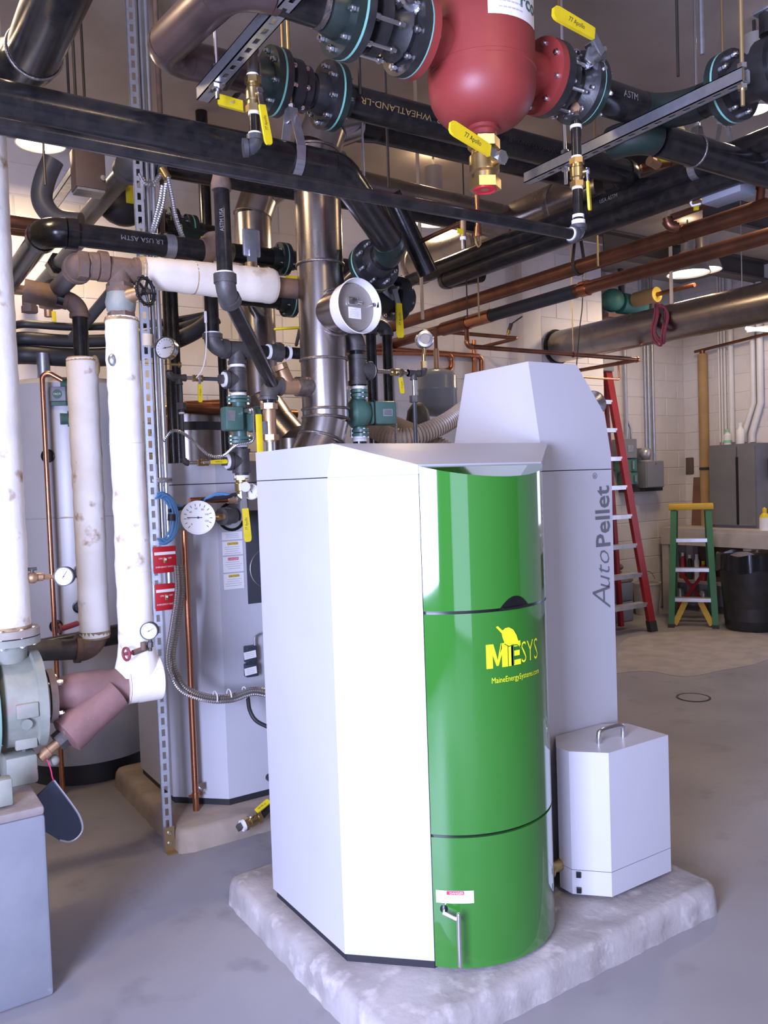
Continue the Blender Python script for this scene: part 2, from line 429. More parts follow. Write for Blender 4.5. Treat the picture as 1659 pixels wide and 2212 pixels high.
# ================================================================== concrete pads
def rough_pad(name, x0, x1, y0, y1, h, m, label):
    rnd = random.Random(3); base = V(((x0+x1)/2, (y0+y1)/2, 0)); out = []; rc = .06
    def seg(a, b, n): return [a+(b-a)*i/n for i in range(n)]
    cs = [(V((x1-rc, y0+rc, 0)), -90), (V((x1-rc, y1-rc, 0)), 0), (V((x0+rc, y1-rc, 0)), 90), (V((x0+rc, y0+rc, 0)), 180)]
    loop = []
    for c, a0 in cs: loop += [(c, math.radians(a0+90*i/6)) for i in range(7)]
    pts = []
    for k in range(len(loop)):
        (c, a), (c2, a2) = loop[k], loop[(k+1) % len(loop)]; p, q = c+V((math.cos(a), math.sin(a), 0))*rc, c2+V((math.cos(a2), math.sin(a2), 0))*rc
        n = max(1, int((q-p).length/.03)); pts += [(p+(q-p)*i/n, (V((math.cos(a), math.sin(a), 0))*(1-i/n)+V((math.cos(a2), math.sin(a2), 0))*i/n).normalized()) for i in range(n)]
    mb = MB(); rings = []; n = len(pts); w1 = [rnd.uniform(-.004, .004) for _ in pts]; w2 = [rnd.uniform(-.004, .004) for _ in pts]
    for z, ins, k in ((0, -.004, 1.0), (h*.45, .0, 1.0), (h-.022, .004, 1.0), (h-.007, .013, .8), (h, .030, .4)):
        rings.append([p-nn*(ins+(w1 if z < h*.8 else w2)[i]*k)+EZ*z for i, (p, nn) in enumerate(pts)])
    vs = [v for r in rings for v in r]; fs = []
    for r in range(len(rings)-1): fs += [(r*n+i, r*n+(i+1) % n, (r+1)*n+(i+1) % n, (r+1)*n+i) for i in range(n)]
    fs += [tuple(reversed(range(n))), tuple(range(4*n, 5*n))]; mb.add(vs, fs)
    return single(name, mb, m, label, 'concrete pad', base=base, ang=50)
rough_pad('concrete_pad', 1.135, 2.565, 1.80, 2.96, .10, 'pad_concrete', 'rough pale concrete pad under the green-fronted boiler')
rough_pad('concrete_pad', 1.125, 2.565, 3.44, 4.50, .10, 'pad_dusty', 'dusty brown concrete pad under the boiler behind')
# ================================================================== pellet boiler in front
def casing_poly(dy, z): return [V((x, y+dy, z)) for x, y in [(1.215, 2.18), (1.415, 1.985), (1.905, 1.985), (2.115, 2.195), (2.115, 2.69), (1.915, 2.89), (1.415, 2.89), (1.215, 2.69)]]
def shrink(poly, k):
    c = sum(poly, V((0, 0, 0)))/len(poly); return [c+(p-c)*k for p in poly]
def vis(poly, z0, z1): return MB().loft([V((p.x, p.y, z0)) for p in poly], [V((p.x, p.y, z1)) for p in poly])
GC, GR = V((1.660, 2.178, 0)), .318
def gpt(th, z, r=GR): return V((GC.x+r*math.sin(th), GC.y-r*math.cos(th), z))
TH = math.asin(.2475/GR)
def gslope(y): return 1.622-(1.983-y)*.32          # sloping top of the green front
def green_piece(z0, z1, top=None, n=40):
    mb = MB(); lo = []; hi = []; lo2 = []; hi2 = []
    for i in range(n+1):
        th = -TH+2*TH*i/n; p = gpt(th, 0); q = gpt(th, 0, GR-.012)
        zt = z1 if top is None else top(p.y); lo.append(V((p.x, p.y, z0))); hi.append(V((p.x, p.y, zt)))
        lo2.append(V((q.x, max(q.y, 0), z0))); hi2.append(V((q.x, q.y, zt)))
    ring0 = lo+lo2[::-1]; ring1 = hi+hi2[::-1]
    m = len(ring0); vs = ring0+ring1; fs = [(i, (i+1) % m, m+(i+1) % m, m+i) for i in range(m)]
    for i in range(n):
        fs.append((i, i+1, m-2-i, m-1-i)); fs.append((m+i, m+i+1, 2*m-2-i, 2*m-1-i))
    return mb.add(vs, fs)
b1 = Thing('pellet_boiler', 'grey pellet boiler with curved glossy green front in the foreground', 'boiler', (1.66, 2.44, .1))
b1.part('plinth', vis(shrink(casing_poly(0, 0), .975), .1, .135), 'plinth', label='black base under the casing')
po = casing_poly(0, 0)
ZS = 1.5968
side = MB().loft([V((1.215, 2.18, .13)), V((1.215, 2.69, .13)), V((1.235, 2.69, .13)), V((1.235, 2.18, .13))], [V((1.215, 2.18, ZS)), V((1.215, 2.69, ZS)), V((1.235, 2.69, ZS)), V((1.235, 2.18, ZS))])
b1.part('side_panel', side, 'panel_grey')
cp = [V((1.215, 2.1795, 0)), V((1.4145, 1.985, 0)), V((1.43, 1.999, 0)), V((1.236, 2.19, 0))]
b1.part('corner_panel', MB().loft([V((p.x, p.y, .13)) for p in cp], [V((p.x, p.y, ZS)) for p in cp]), 'panel_grey')
rp = [V((1.236, 2.195, 0)), V((1.43, 2.0, 0)), V((1.905, 1.99, 0)), V((2.112, 2.197, 0)), V((2.112, 2.69, 0)), V((1.915, 2.887, 0)), V((1.415, 2.887, 0)), V((1.236, 2.69, 0))]
b1.part('casing', vis(rp, .135, 1.594), 'panel_grey')
# hood: straight skirt, flat top and a front that slopes down to the green lid
HZ = 1.699
ya = 2.165
lowr = [V((p.x, p.y, 1.600)) for p in po]
up = [V((1.215, 2.14, HZ)), V((1.4095, 1.98, 1.627)), V((1.906, 1.98, 1.627)), V((2.118, ya, HZ)), V((2.118, 2.69, HZ)), V((1.915, 2.89, HZ)), V((1.415, 2.89, HZ)), V((1.215, 2.69, HZ))]
mb = MB(); n = 8
vs = lowr+up; fs = [(i, (i+1) % n, n+(i+1) % n, n+i) for i in range(n)]+[tuple(reversed(range(n)))]
fs += [(8, 11, 10, 9), (8, 15, 14, 13, 12, 11)]
mb.add(vs, fs); b1.part('hood', mb, 'panel_grey', ang=5)
# green front: three doors and the sloping lid
gd = b1.part('front_door', green_piece(1.192, 1.5, lambda y: gslope(y)), 'green_gloss', label='upper glossy green curved door')
gm = b1.part('front_door', green_piece(.522, 1.183), 'green_gloss', label='middle glossy green door with yellow logo')
gl = b1.part('front_door', green_piece(.118, .513), 'green_gloss', label='lower glossy green door with steel latch')
top = [gpt(-TH+2*TH*i/30, 0) for i in range(31)]
b1.part('lid', MB().add([V((p.x, p.y, gslope(p.y)+.001)) for p in top]+[V((p.x, p.y, gslope(p.y)-.006)) for p in top], [tuple(range(31)), tuple(range(61, 30, -1))]+[(i, i+1, 32+i, 31+i) for i in range(30)]+[(30, 0, 31, 61)]), 'green_gloss')
b1.part('door_backing', MB().loft([V((p.x, p.y, .125)) for p in [gpt(-TH*.98+1.96*TH*i/24, 0, GR-.010) for i in range(25)]], [V((p.x, p.y, 1.56)) for p in [gpt(-TH*.98+1.96*TH*i/24, 0, GR-.010) for i in range(25)]]), 'gap_black')
# pull recess on the seam
def th_at(px, z, r=GR):
    return min((abs(proj(gpt(math.radians(d/4), z, r))[0]-px), math.radians(d/4)) for d in range(-200, 201))[1]
thh = th_at(1113, 1.19)
def gpatch(x, y, th0, z0, r=GR+.0012): return gpt(th0+x/GR, z0+y, r)
mb = MB(); nn_ = 24
for i in range(nn_):
    xa, xb2 = -.062+.124*i/nn_, -.062+.124*(i+1)/nn_; ya2, yb2 = .040*max(0, math.sin(math.pi*i/nn_))**.8, .040*max(0, math.sin(math.pi*(i+1)/nn_))**.8
    mb.add([gpatch(xa, 0, thh, 1.184), gpatch(xb2, 0, thh, 1.184), gpatch(xb2, yb2, thh, 1.184), gpatch(xa, ya2, thh, 1.184)], [(0, 1, 2, 3)])
pr_ = b1.part('pull_recess', mb, 'gap_black', parent=gd, label='black half-round pull recess')
b1.part('pull_lip', MB().tube([gpatch(-.05+.1*i/16, -.0005, thh, 1.190, GR+.004) for i in range(17)], .004, 8), 'gap_black', parent=gd)
# logo
lth = th_at(1104, 1.03); lz = 1.015
mb = MB()
def gquad(m_, pts, r=GR+.0013): m_.add([gpatch(x, y, lth, lz, r) for x, y in pts], [tuple(range(len(pts)))])
LX, LH = -.086, .072
for q in ([(0, 0), (.021, 0), (.021, .072), (0, .072)], [(.021, .072), (.021, .040), (.033, .006), (.040, .006), (.034, .072-.036), (.024, .072)], [(.033, .006), (.040, .006), (.052, .040), (.052, .072), (.049, .072)], [(.052, 0), (.073, 0), (.073, .072), (.052, .072)],
          [(.076, 0), (.095, 0), (.095, .072), (.076, .072)], [(.095, 0), (.124, 0), (.124, .016), (.095, .016)], [(.095, .028), (.120, .028), (.120, .044), (.095, .044)], [(.095, .056), (.124, .056), (.124, .072), (.095, .072)]):
    gquad(mb, [(x+LX, y) for x, y in q])
put_text(mb, 'SYS', None, None, None, .095, sx=.62, align='LEFT', bold=-.012, fn=lambda x, y: gpatch(x+.042, y+.002, lth, lz))
lo_ = b1.part('logo', mb, 'logo_yellow', parent=gm)
mb = MB(); leaf = [(-.052, .122), (-.046, .125), (-.030, .110), (-.020, .116), (-.006, .117), (.010, .108), (.022, .090), (.030, .068), (.036, .050), (.024, .062), (.008, .064), (-.010, .062), (-.024, .072), (-.031, .090), (-.033, .102)]
mb.add([gpatch(x, y, lth, lz, GR+.0022) for x, y in leaf], [(0, 1, 2, 14), (14, 2, 3, 13), (3, 4, 12, 13), (4, 5, 11, 12), (5, 6, 10, 11), (6, 7, 9, 10), (7, 8, 9)])
b1.part('logo_leaf', mb, 'logo_yellow', parent=gm)
mb = MB(); vein = [(.036, .048), (.024, .060), (.008, .062), (-.010, .060), (-.025, .069)]
mb.tube([gpatch(x, y, lth, lz, GR+.0026) for x, y in vein], .0012, 5); mb.tube([gpatch(x, y, lth, lz, GR+.002) for x, y in [(.0085, .004), (.0085, .062)]], .0014, 5)
b1.part('logo_outline', mb, 'green_gloss', parent=gm)
mb = MB(); put_text(mb, 'MaineEnergySystems.com', None, None, None, .0245, sx=.80, align='LEFT', fn=lambda x, y: gpatch(x-.070, y, lth, lz-.045))
b1.part('web_address', mb, 'logo_yellow', parent=gm)
# danger label and latch on the lower door
def grect(x0, x1, y0, y1, th, z, r=GR+.0012, n=6):
    m_ = MB()
    for i in range(n):
        a, b_ = x0+(x1-x0)*i/n, x0+(x1-x0)*(i+1)/n
        m_.add([gpatch(a, y0, th, z, r), gpatch(b_, y0, th, z, r), gpatch(b_, y1, th, z, r), gpatch(a, y1, th, z, r)], [(0, 1, 2, 3)])
    return m_
dth = th_at(984, .33); dz = .318
dl = b1.part('danger_label', grect(-.058, .055, -.002, .036, dth, dz), 'paper', parent=gl, label='white sticker with red danger band')
mb = grect(-.026, .026, .024, .0355, dth, dz, GR+.002); b1.part('danger_band', mb, 'label_red', parent=gl)
mb = MB(); put_text(mb, 'DANGER', None, None, None, .010, fn=lambda x, y: gpatch(x+.004, y+.0265, dth, dz, GR+.003)); b1.part('danger_text', mb, 'paper', parent=gl)
mb = MB(); P0 = gpatch(-.035, -.02, dth, dz, GR); P1 = gpatch(.008, -.038, dth, dz, GR+.045); nrm = (gpatch(.008, 0, dth, dz, GR+.05)-gpatch(.008, 0, dth, dz, GR)).normalized()
mb.tube([P0, P0+nrm*.028, P1-nrm*.01+V((0, 0, .002)), P1], .0065, 10); mb.tube([P1+V((0, 0, .025)), P1+V((0, 0, -.128))], .0068, 12); mb.sphere(P1+V((0, 0, .025)), .0068, 10); mb.sphere(P1+V((0, 0, -.128)), .0068, 10)
b1.part('latch_lever', mb, 'zinc', parent=gl, label='bent steel latch lever')
b1.part('latch_hole', MB().cyl(P0-nrm*.01, P0+nrm*.002, .012), 'gap_black', parent=gl)
# seams visible between panels
b1.part('hood_seam', vis(shrink(po, .994), 1.594, 1.6005), 'gap_black')
# ------------------------------------------------------------------ hopper beside it
h1 = Thing('pellet_hopper', 'tall grey pellet hopper with tapered hood and lettering on its front', 'hopper', (2.3, 2.46, .1))
hx0, hx1, hy0, hy1 = 2.122, 2.487, 2.20, 2.735
hb = [V((hx0, hy0, 0)), V((hx1, hy0, 0)), V((hx1, hy1, 0)), V((hx0, hy1, 0))]
h1.part('casing', vis(hb, .115, 1.5968), 'panel_grey'); h1.part('plinth', vis(shrink(hb, .96), .1, .12), 'plinth'); h1.part('seam', vis(shrink(hb, .99), 1.596, 1.601), 'gap_black')
mb = MB(); zb, zs, zt = 1.600, 1.812, 2.004
prof = [(hx0, zb), (hx1, zb), (hx1, zs), (2.372, zt), (hx0, zt)]
def fy(z): return hy0+.0*(z < 1.66)+max(0, z-1.65)*.165
def by(z): return hy1-max(0, z-1.70)*.35
prof = [(hx0, 1.600), (hx1, 1.600), (hx1, 1.655), (hx1, zs), (2.372, zt), (hx0, zt), (hx0, 1.655)]
f_ = [V((x, fy(z), z)) for x, z in prof]; g_ = [V((x, by(z), z)) for x, z in prof]; n = 7
mb.add(f_+g_, [(0, 1, 2, 6), (6, 2, 3, 5), (3, 4, 5), (7, 13, 9, 8), (13, 12, 10, 9), (10, 12, 11)]+[(i, n+i, n+(i+1) % n, (i+1) % n) for i in range(n)])
h1.part('hood', mb, 'panel_grey', ang=6)
mb = MB(); yy = hy0-.0012
def tf(x, y): return V((0, 0, 0))
z0 = 1.06
wA = put_text(mb, 'A', (2.462, yy, z0), EZ, -EX, .145, sx=.95, align='LEFT', shear=.28, bold=-.012)
wu = put_text(mb, 'uto', (2.462, yy, z0+wA-.004), EZ, -EX, .118, sx=.95, align='LEFT', shear=.32, bold=-.010)
put_text(mb, 'Pellet', (2.468, yy, z0+wA+wu+.010), EZ, -EX, .112, sx=.95, align='LEFT', bold=.018)
put_text(mb, '\u00ae', (2.405, yy, 1.562), EZ, -EX, .034, align='LEFT')
h1.part('lettering', mb, 'letter_grey', label='dark grey sideways product lettering')
# ------------------------------------------------------------------ burner cover box
bb = Thing('burner_cover', 'small grey sheet-metal burner box with carry handle on the pad', 'burner box', (2.27, 2.05, .1))
pb = [V((2.055, 2.04, 0)), V((2.147, 1.943, 0)), V((2.462, 1.943, 0)), V((2.462, 2.13, 0)), V((2.38, 2.19, 0)), V((2.14, 2.19, 0)), V((2.055, 2.10, 0))]
bb.part('cover', vis(pb, .205, .622), 'panel_grey', ang=10); bb.part('skirt', vis(pb, .118, .203), 'panel_grey', ang=10)
bb.part('seam', vis(shrink(pb, .992), .2, .208), 'panel_dark')
bb.part('foot', MB().cyl((2.2, 2.0, .1), (2.2, 2.0, .12), .02).cyl((2.42, 2.0, .1), (2.42, 2.0, .12), .02).cyl((2.2, 2.14, .1), (2.2, 2.14, .12), .02).cyl((2.42, 2.14, .1), (2.42, 2.14, .12), .02), 'plinth')
ha, hb_ = OZ(.622, 1294, 1606), OZ(.622, 1346, 1592)
mb = MB(); mb.tube(spline([ha, ha+V((0, 0, .03)), ha+V((0, 0, .045))+(hb_-ha)*.12, hb_+V((0, 0, .045))-(hb_-ha)*.12, hb_+V((0, 0, .03)), hb_], 5), .009, 10)
bb.part('handle', mb, 'zinc', label='rounded metal carry handle')
mb = MB(); mb.prism([V((2.462, 1.965, .28)), V((2.462, 2.03, .28)), V((2.462, 2.03, .41)), V((2.462, 1.965, .41))], V((.02, 0, 0))); bb.part('vent_cowl', mb, 'panel_grey')
mb = MB()
for z in (.19, .135): mb.box((2.068, 2.022, z), (.016, .016, .018), Matrix.Rotation(math.radians(45), 3, 'Z'))
bb.part('screw', mb, 'gap_black')
mb = MB(); a = V((2.055, 2.10, .20)); mb.cyl(a, a-EX*.05, .022).cyl(a-EX*.05, a-EX*.058, .034); bb.part('connector', mb, 'brass', label='brass connector on the left side')
# ------------------------------------------------------------------ boiler behind
b2 = Thing('pellet_boiler', 'grey pellet boiler behind, with warning stickers and dark panel', 'boiler', (1.66, 4.04, .1))
p2 = casing_poly(1.6, 0)
b2.part('plinth', vis(shrink(p2, .98), .1, .135), 'plinth'); b2.part('casing', vis(p2, .133, ZS), 'panel_grey', ang=10); b2.part('hood_seam', vis(shrink(p2, .99), 1.596, 1.602), 'gap_black')
b2.part('hood', vis(p2, 1.601, 1.699), 'panel_grey', ang=10)
yf = 3.585-.0015
pa, pb_ = OY(yf, 537, 1140), OY(yf, 537, 1305)
b2.part('dark_panel', MB().box((1.70, yf+.001, (pa.z+pb_.z)/2+.04), (.30, .006, (pa.z-pb_.z)+.08), bev=.002), 'panel_dark')
b2.part('dial_ring', MB().torus((1.66, yf-.003, 1.19), EY, .095, .003), 'zinc')
c = OY(yf, 500, 1116); b2.part('port', MB().lathe(c, -EY, [(.068, 0), (.068, .004), (.055, .004), (.055, -.02), (0, -.02)], 28), 'gap_black', label='round black port')
x0 = OY(yf, 481, 1200).x; x1 = OY(yf, 525, 1200).x
for k, (za, zb_, band) in enumerate([(1148, 1166, None), (1168, 1199, 'label_yellow'), (1201, 1236, 'label_red'), (1238, 1273, 'label_yellow')]):
    q0 = OY(yf, 503, za); q1 = OY(yf, 503, zb_)
    st = b2.part('sticker', MB().box(((x0+x1)/2, yf-.0008, (q0.z+q1.z)/2), (x1-x0, .001, q0.z-q1.z-.003)), 'paper', label='white warning sticker')
    if band:
        b2.part('band', MB().box(((x0+x1)/2, yf-.0018, q0.z-.013), ((x1-x0)*.52, .001, .013)), band, parent=st)
        mb = MB(); put_text(mb, 'CAUTION' if band == 'label_yellow' else 'DANGER', ((x0+x1)/2, yf-.003, q0.z-.0172), EX, EZ, .012); b2.part('band_text', mb, 'ink' if band == 'label_yellow' else 'paper', parent=st)
    mb = MB()
    for j in range(4):
        zz = q0.z-.028-j*.010 if band else q0.z-.012-j*.008
        if zz > q1.z+.006: mb.box(((x0+x1)/2+random.uniform(-.004, .004), yf-.0018, zz), ((x1-x0)*random.uniform(.6, .85), .0006, .0022))
    b2.part('print', mb, 'label_print', parent=st)
b2.part('round_cover', MB().lathe((1.70, yf, 1.36), -EY, [(.075, 0), (.075, .05), (.06, .06), (0, .06)], 28), 'grey_pipe')
# ================================================================== fittings
def arc(c, d1, d2, R, n=10):
    """points of a bend of radius R round corner c, from c+d1*R to c+d2*R"""
    d1 = V(d1).normalized(); d2 = V(d2).normalized(); c = V(c)
    ang = d1.angle(d2); half = ang/2; t = R/math.tan(half) if half < 1.57 else 0; t = R*1.0/math.tan(half)
    bis = (d1+d2).normalized(); cen = c+bis*(R/math.sin(half)); a = c+d1*t; b = c+d2*t
    va = a-cen; q = va.rotation_difference(b-cen); ax, an = q.to_axis_angle()
    return [cen+Matrix.Rotation(an*i/n, 3, ax) @ va for i in range(n+1)], t
def run(T, pts, r, m='black_pipe', bend=None, em=None, collar=False, n=20, er=None, first='pipe'):
    pts = [V(p) for p in pts]; bend = bend or r*2.2; em = em or m; er = er or (r*1.18 if collar else r*1.02)
    st = pts[0]
    for i in range(1, len(pts)):
        d = (pts[i]-pts[i-1]).normalized()
        if i < len(pts)-1:
            e = (pts[i+1]-pts[i]).normalized()
            if d.angle(e) > .02:
                ap, t = arc(pts[i], -d, e, bend); end = ap[0]
                if (end-st).dot(d) > .004: T.part(first, MB().cyl(st, end, r, n=n), m)
                mb = MB().tube(ap, er, n)
                if collar:
                    mb.cyl(ap[0]-d*r*.35, ap[0]+d*r*.15, er*1.12, n=n); mb.cyl(ap[-1]-e*r*.15, ap[-1]+e*r*.35, er*1.12, n=n)
                T.part('elbow', mb, em); st = ap[-1]; continue
        T.part(first, MB().cyl(st, pts[i], r, n=n), m); st = pts[i]
def ring(T, c, ax, r, w, m='ptfe', name='tape', parent=None, label=None):
    ax = V(ax).normalized(); return T.part(name, MB().cyl(V(c)-ax*w/2, V(c)+ax*w/2, r), m, parent=parent, label=label)
def hexn(mb, c, ax, r, w):
    ax = V(ax).normalized(); return mb.cyl(V(c)-ax*w/2, V(c)+ax*w/2, r, n=6)
_bolt = {}
def bolts(T, c, ax, R, nb, th, r=.011, ph=0.0, parent=None):
    u, v, w_ = basis(ax); k = (tuple(round(x, 3) for x in w_), round(th, 4), r)
    if k not in _bolt:
        mb = MB().cyl(-w_*th, w_*th, r*.62, n=8); mb.cyl(w_*(th*.62), w_*(th*.62+r*.95), r, n=6); mb.cyl(-w_*(th*.62), -w_*(th*.62+r*.95), r, n=6)
        me = mb.mesh('bolt'); me.materials.append(M('zinc')); _bolt[k] = me
    for i in range(nb):
        a = 2*math.pi*(i+.5)/nb+ph; p = V(c)+(u*math.cos(a)+v*math.sin(a))*R
        o = bpy.data.objects.new('bolt', _bolt[k]); COL.objects.link(o); o.parent = T.o if parent is None else parent; o.location = p-T.base
def flange(T, c, ax, R, th=.022, m='flange_black', hub=None, hubl=.04, side=1, name='flange', label=None):
    ax = V(ax).normalized(); c = V(c); hub = hub or R*.56
    s = side; mb = MB().lathe(c, ax, [(0, -th/2), (R, -th/2), (R, th/2), (0, th/2)], 36)
    if hubl: mb.lathe(c, ax*s, [(hub*1.12, th/2), (hub*1.1, th/2+hubl*.4), (hub*.98, th/2+hubl), (0, th/2+hubl)], 28)
    return T.part(name, mb, m, label=label)
def flange_pair(T, c, ax, R, m1, m2, nb=8, gask='teal', hub=None, hub2=None, th=.024, hl1=.045, hl2=.045):
    ax = V(ax).normalized(); c = V(c)
    flange(T, c-ax*th*.62, ax, R, th, m1, hub, hl1, side=-1); flange(T, c+ax*th*.62, ax, R, th, m2, hub2 or hub, hl2, side=1)
    if gask: T.part('gasket', MB().cyl(c-ax*.0035, c+ax*.0035, R*1.004, n=36), gask)
    bolts(T, c, ax, R*.80, nb, th*1.9, r=R*.085)
def grip(T, a, d, nrm, L, w, text=None, m='yellow', parent=None, th=.008):
    """coated valve lever grip: rounded bar from a along d"""
    d = V(d).normalized(); nrm = V(nrm).normalized(); s = d.cross(nrm).normalized(); a = V(a); mb = MB(); pr = []
    for t, k in [(0, .80), (.06, .86), (.5, .95), (.88, 1), (.96, .86), (1, .5)]: pr.append((t*L, w/2*k))
    ring_ = [a+d*t+s*k for t, k in pr]+[a+d*t-s*k for t, k in pr[::-1]]
    mb.prism([p-nrm*th/2 for p in ring_], nrm*th); g = T.part('grip', mb, m, parent=parent, label='yellow coated grip')
    if text:
        for sgn in (1, -1):
            tb = MB(); o = a+d*(L*.46)+nrm*(th/2+.0006)*sgn
            ux = d*(-1) if sgn > 0 else d*(-1); uy = (nrm*sgn).cross(ux)
            put_text(tb, text, o-uy*w*.16, ux, uy, w*.52, sx=.8, shear=.2)
            T.part('print', tb, 'ink', parent=g)
    return g
def valve(label, P, ax, nrm, hd, r=.022, L=.075, hl=.10, hw=.022, body='brass', tape=True, text='77 Apollo', lever=.32, name='ball_valve', drop=.0, metal='zinc'):
    P = V(P); ax = V(ax).normalized(); nrm = V(nrm).normalized(); hd = V(hd).normalized()
    T = Thing(name, label, 'valve', P-EZ*0)
    mb = MB().lathe(P, ax, [(0, -L*.5), (r*.9, -L*.5), (r*.95, -L*.2), (r*1.12, -L*.16), (r*1.12, L*.16), (r*.95, L*.2), (r*.9, L*.5), (0, L*.5)], 20)
    T.part('body', mb, body)
    for s_ in (-1, 1): T.part('hex_end', hexn(MB(), P+ax*L*.42*s_, ax, r*1.22, L*.2), body)
    st = P+nrm*r*1.0; T.part('stem', MB().cyl(st, st+nrm*r*.9, r*.42, n=12), body)
    nn = MB(); hexn(nn, st+nrm*(r*.75), nrm, r*.5, r*.35); T.part('nut', nn, metal)
    h0 = st+nrm*r*.62
    lv = T.part('lever', MB().bar(h0-hd*r*.5, h0+hd*hl*lever+nrm*drop, hw*.62, .004, up=nrm), metal)
    grip(T, h0+hd*hl*(lever-.06)+nrm*drop, hd, nrm, hl*(1.06-lever), hw, text, parent=lv)
    if tape:
        for s in (-1, 1): ring(T, P+ax*s*L*.56, ax, r*.86, L*.09)
    return T
def tee(T, c, ax, br, r, L, bl, m='iron', em=None):
    ax = V(ax).normalized(); br = V(br).normalized(); c = V(c)
    mb = MB().cyl(c-ax*L/2, c+ax*L/2, r, n=20).cyl(c, c+br*bl, r*.98, n=20)
    for s in (-1, 1): mb.cyl(c+ax*s*L*.5, c+ax*s*L*.36, r*1.13, n=20)
    mb.cyl(c+br*bl, c+br*bl*.78, r*1.12, n=20)
    return T.part('tee', mb, m)
def gauge(label, c, nrm, R, m='zinc', depth=.035, needle=.6, nums=False, stem=None, stemm='brass', group=None, name='pressure_gauge', up=EZ, ticks=14):
    c = V(c); nrm = V(nrm).normalized(); T = Thing(name, label, 'gauge', c, group)
    x = V(up).cross(nrm).normalized(); y = nrm.cross(x)
    T.part('case', MB().lathe(c-nrm*depth, nrm, [(0, 0), (R*.92, 0), (R, R*.08), (R, depth), (R*1.04, depth), (R*1.04, depth+.006), (R*.93, depth+.006), (R*.93, depth+.001), (0, depth+.001)], 36), m)
    T.part('dial', MB().lathe(c, nrm, [(R*.93, .001), (R*.93, .003), (0, .003)], 36), 'paper')
    tb = MB()
    for i in range(ticks):
        a = math.radians(225-270*i/(ticks-1)); d = x*math.cos(a)+y*math.sin(a)
        tb.bar(c+nrm*.0036+d*R*.70, c+nrm*.0036+d*R*.86, R*.035, .0005, up=nrm)
        if nums and i % 2 == 0: put_text(tb, str(i*10), c+nrm*.0038+d*R*.56-y*R*.05, x, y, R*.17)
    T.part('scale', tb, 'ink')
    d = x*math.cos(needle)+y*math.sin(needle)
    T.part('needle', MB().bar(c+nrm*.0045-d*R*.25, c+nrm*.0045+d*R*.66, R*.05, .0008, up=nrm).cyl(c+nrm*.003, c+nrm*.006, R*.07, n=10), 'ink')
    if stem:
        s0 = c-nrm*depth*.45+V(stem[0]).normalized()*R*.9; s1 = V(stem[1]); T.part('stem', MB().cyl(s0, s1, max(.007, R*.14), n=10), stemm)
        md = (s0+s1)/2; k = MB(); hexn(k, md, s1-s0, max(.011, R*.22), min(.02, (s1-s0).length*.4)); T.part('stem_nut', k, stemm)
    return T
def rod(px, py0, py1, d, r, m, label, z1=ZC):
    a = A(px, py1, d); single('hanger_rod', MB().cyl(a, V((a.x, a.y, z1)), r, n=8), m, label, 'hanger rod', base=V((a.x, a.y, a.z)))
    return a
def rod_to(P, label, r=.006, m='rod_dark'):
    P = V(P); single('hanger_rod', MB().cyl(P, V((P.x, P.y, ZC)), r, n=8), m, label, 'hanger rod', base=P)
def clevis(label, c, ax, r, m='galv', w=.03, up=.16):
    """strap hanger round a pipe of radius r"""
    c = V(c); ax = V(ax).normalized(); s = ax.cross(EZ).normalized(); T = Thing('pipe_hanger', label, 'pipe hanger', c)
    pts = [c+s*r*1.35+EZ*(r+up*.55), c+s*(r+.004)*1.05+EZ*r*.3]
    n = 12
    pts += [c+(s*math.cos(a)-EZ*math.sin(a))*(r+.004) for a in [math.pi*i/n for i in range(n+1)]]
    pts += [c-s*(r+.004)*1.05+EZ*r*.3, c-s*r*.2+EZ*(r+up*.75), c+s*r*.2+EZ*(r+up*.75), c+s*r*1.35*.7+EZ*(r+up*.62)]
    pts = [c+s*r*.25+EZ*(r+up*.8), c+s*(r+.004)*1.06+EZ*r*.5]+[c+(s*math.cos(a)-EZ*math.sin(a))*(r+.004) for a in [math.pi*i/n for i in range(n+1)]]+[c-s*(r+.004)*1.06+EZ*r*.5, c-s*r*.25+EZ*(r+up*.8), c+s*r*.25+EZ*(r+up*.8)]
    mb = MB()
    for a, b in zip(pts, pts[1:]):
        mb.bar(a, b, w, .004, up=ax.cross(b-a)) if (b-a).length > 1e-4 else None
    T.part('strap', mb, m); k = MB(); hexn(k, c+EZ*(r+up*.8+.008), EZ, .014, .014); T.part('nut', k, 'zinc')
    T.part('bolt', MB().cyl(c+EZ*(r+up*.55)-s*r*.9, c+EZ*(r+up*.55)+s*r*.9, .005, n=8), 'zinc')
    return c+EZ*(r+up*.8)
def flex(T, pts, r, m='flex_steel', pitch=.014, n=8, name='armour', k=10):
    p = resample(spline(pts, k), pitch/2); rr = [r*1.06 if i % 2 else r*.76 for i in range(len(p))]
    return T.part(name, MB().tube(p, rr, n), m)
def flex1(name, label, cat, pts, r, m='flex_steel', pitch=.014, group=None, n=8):
    p = resample(spline(pts, 10), pitch/2); rr = [r*1.06 if i % 2 else r*.76 for i in range(len(p))]
    return single(name, MB().tube(p, rr, n), m, label, cat, group=group, base=V(pts[0]))
def hose1(name, label, cat, pts, r, m, n=12, group=None):
    return single(name, MB().tube(spline(pts, 10), r, n), m, label, cat, base=V(pts[0]), group=group)
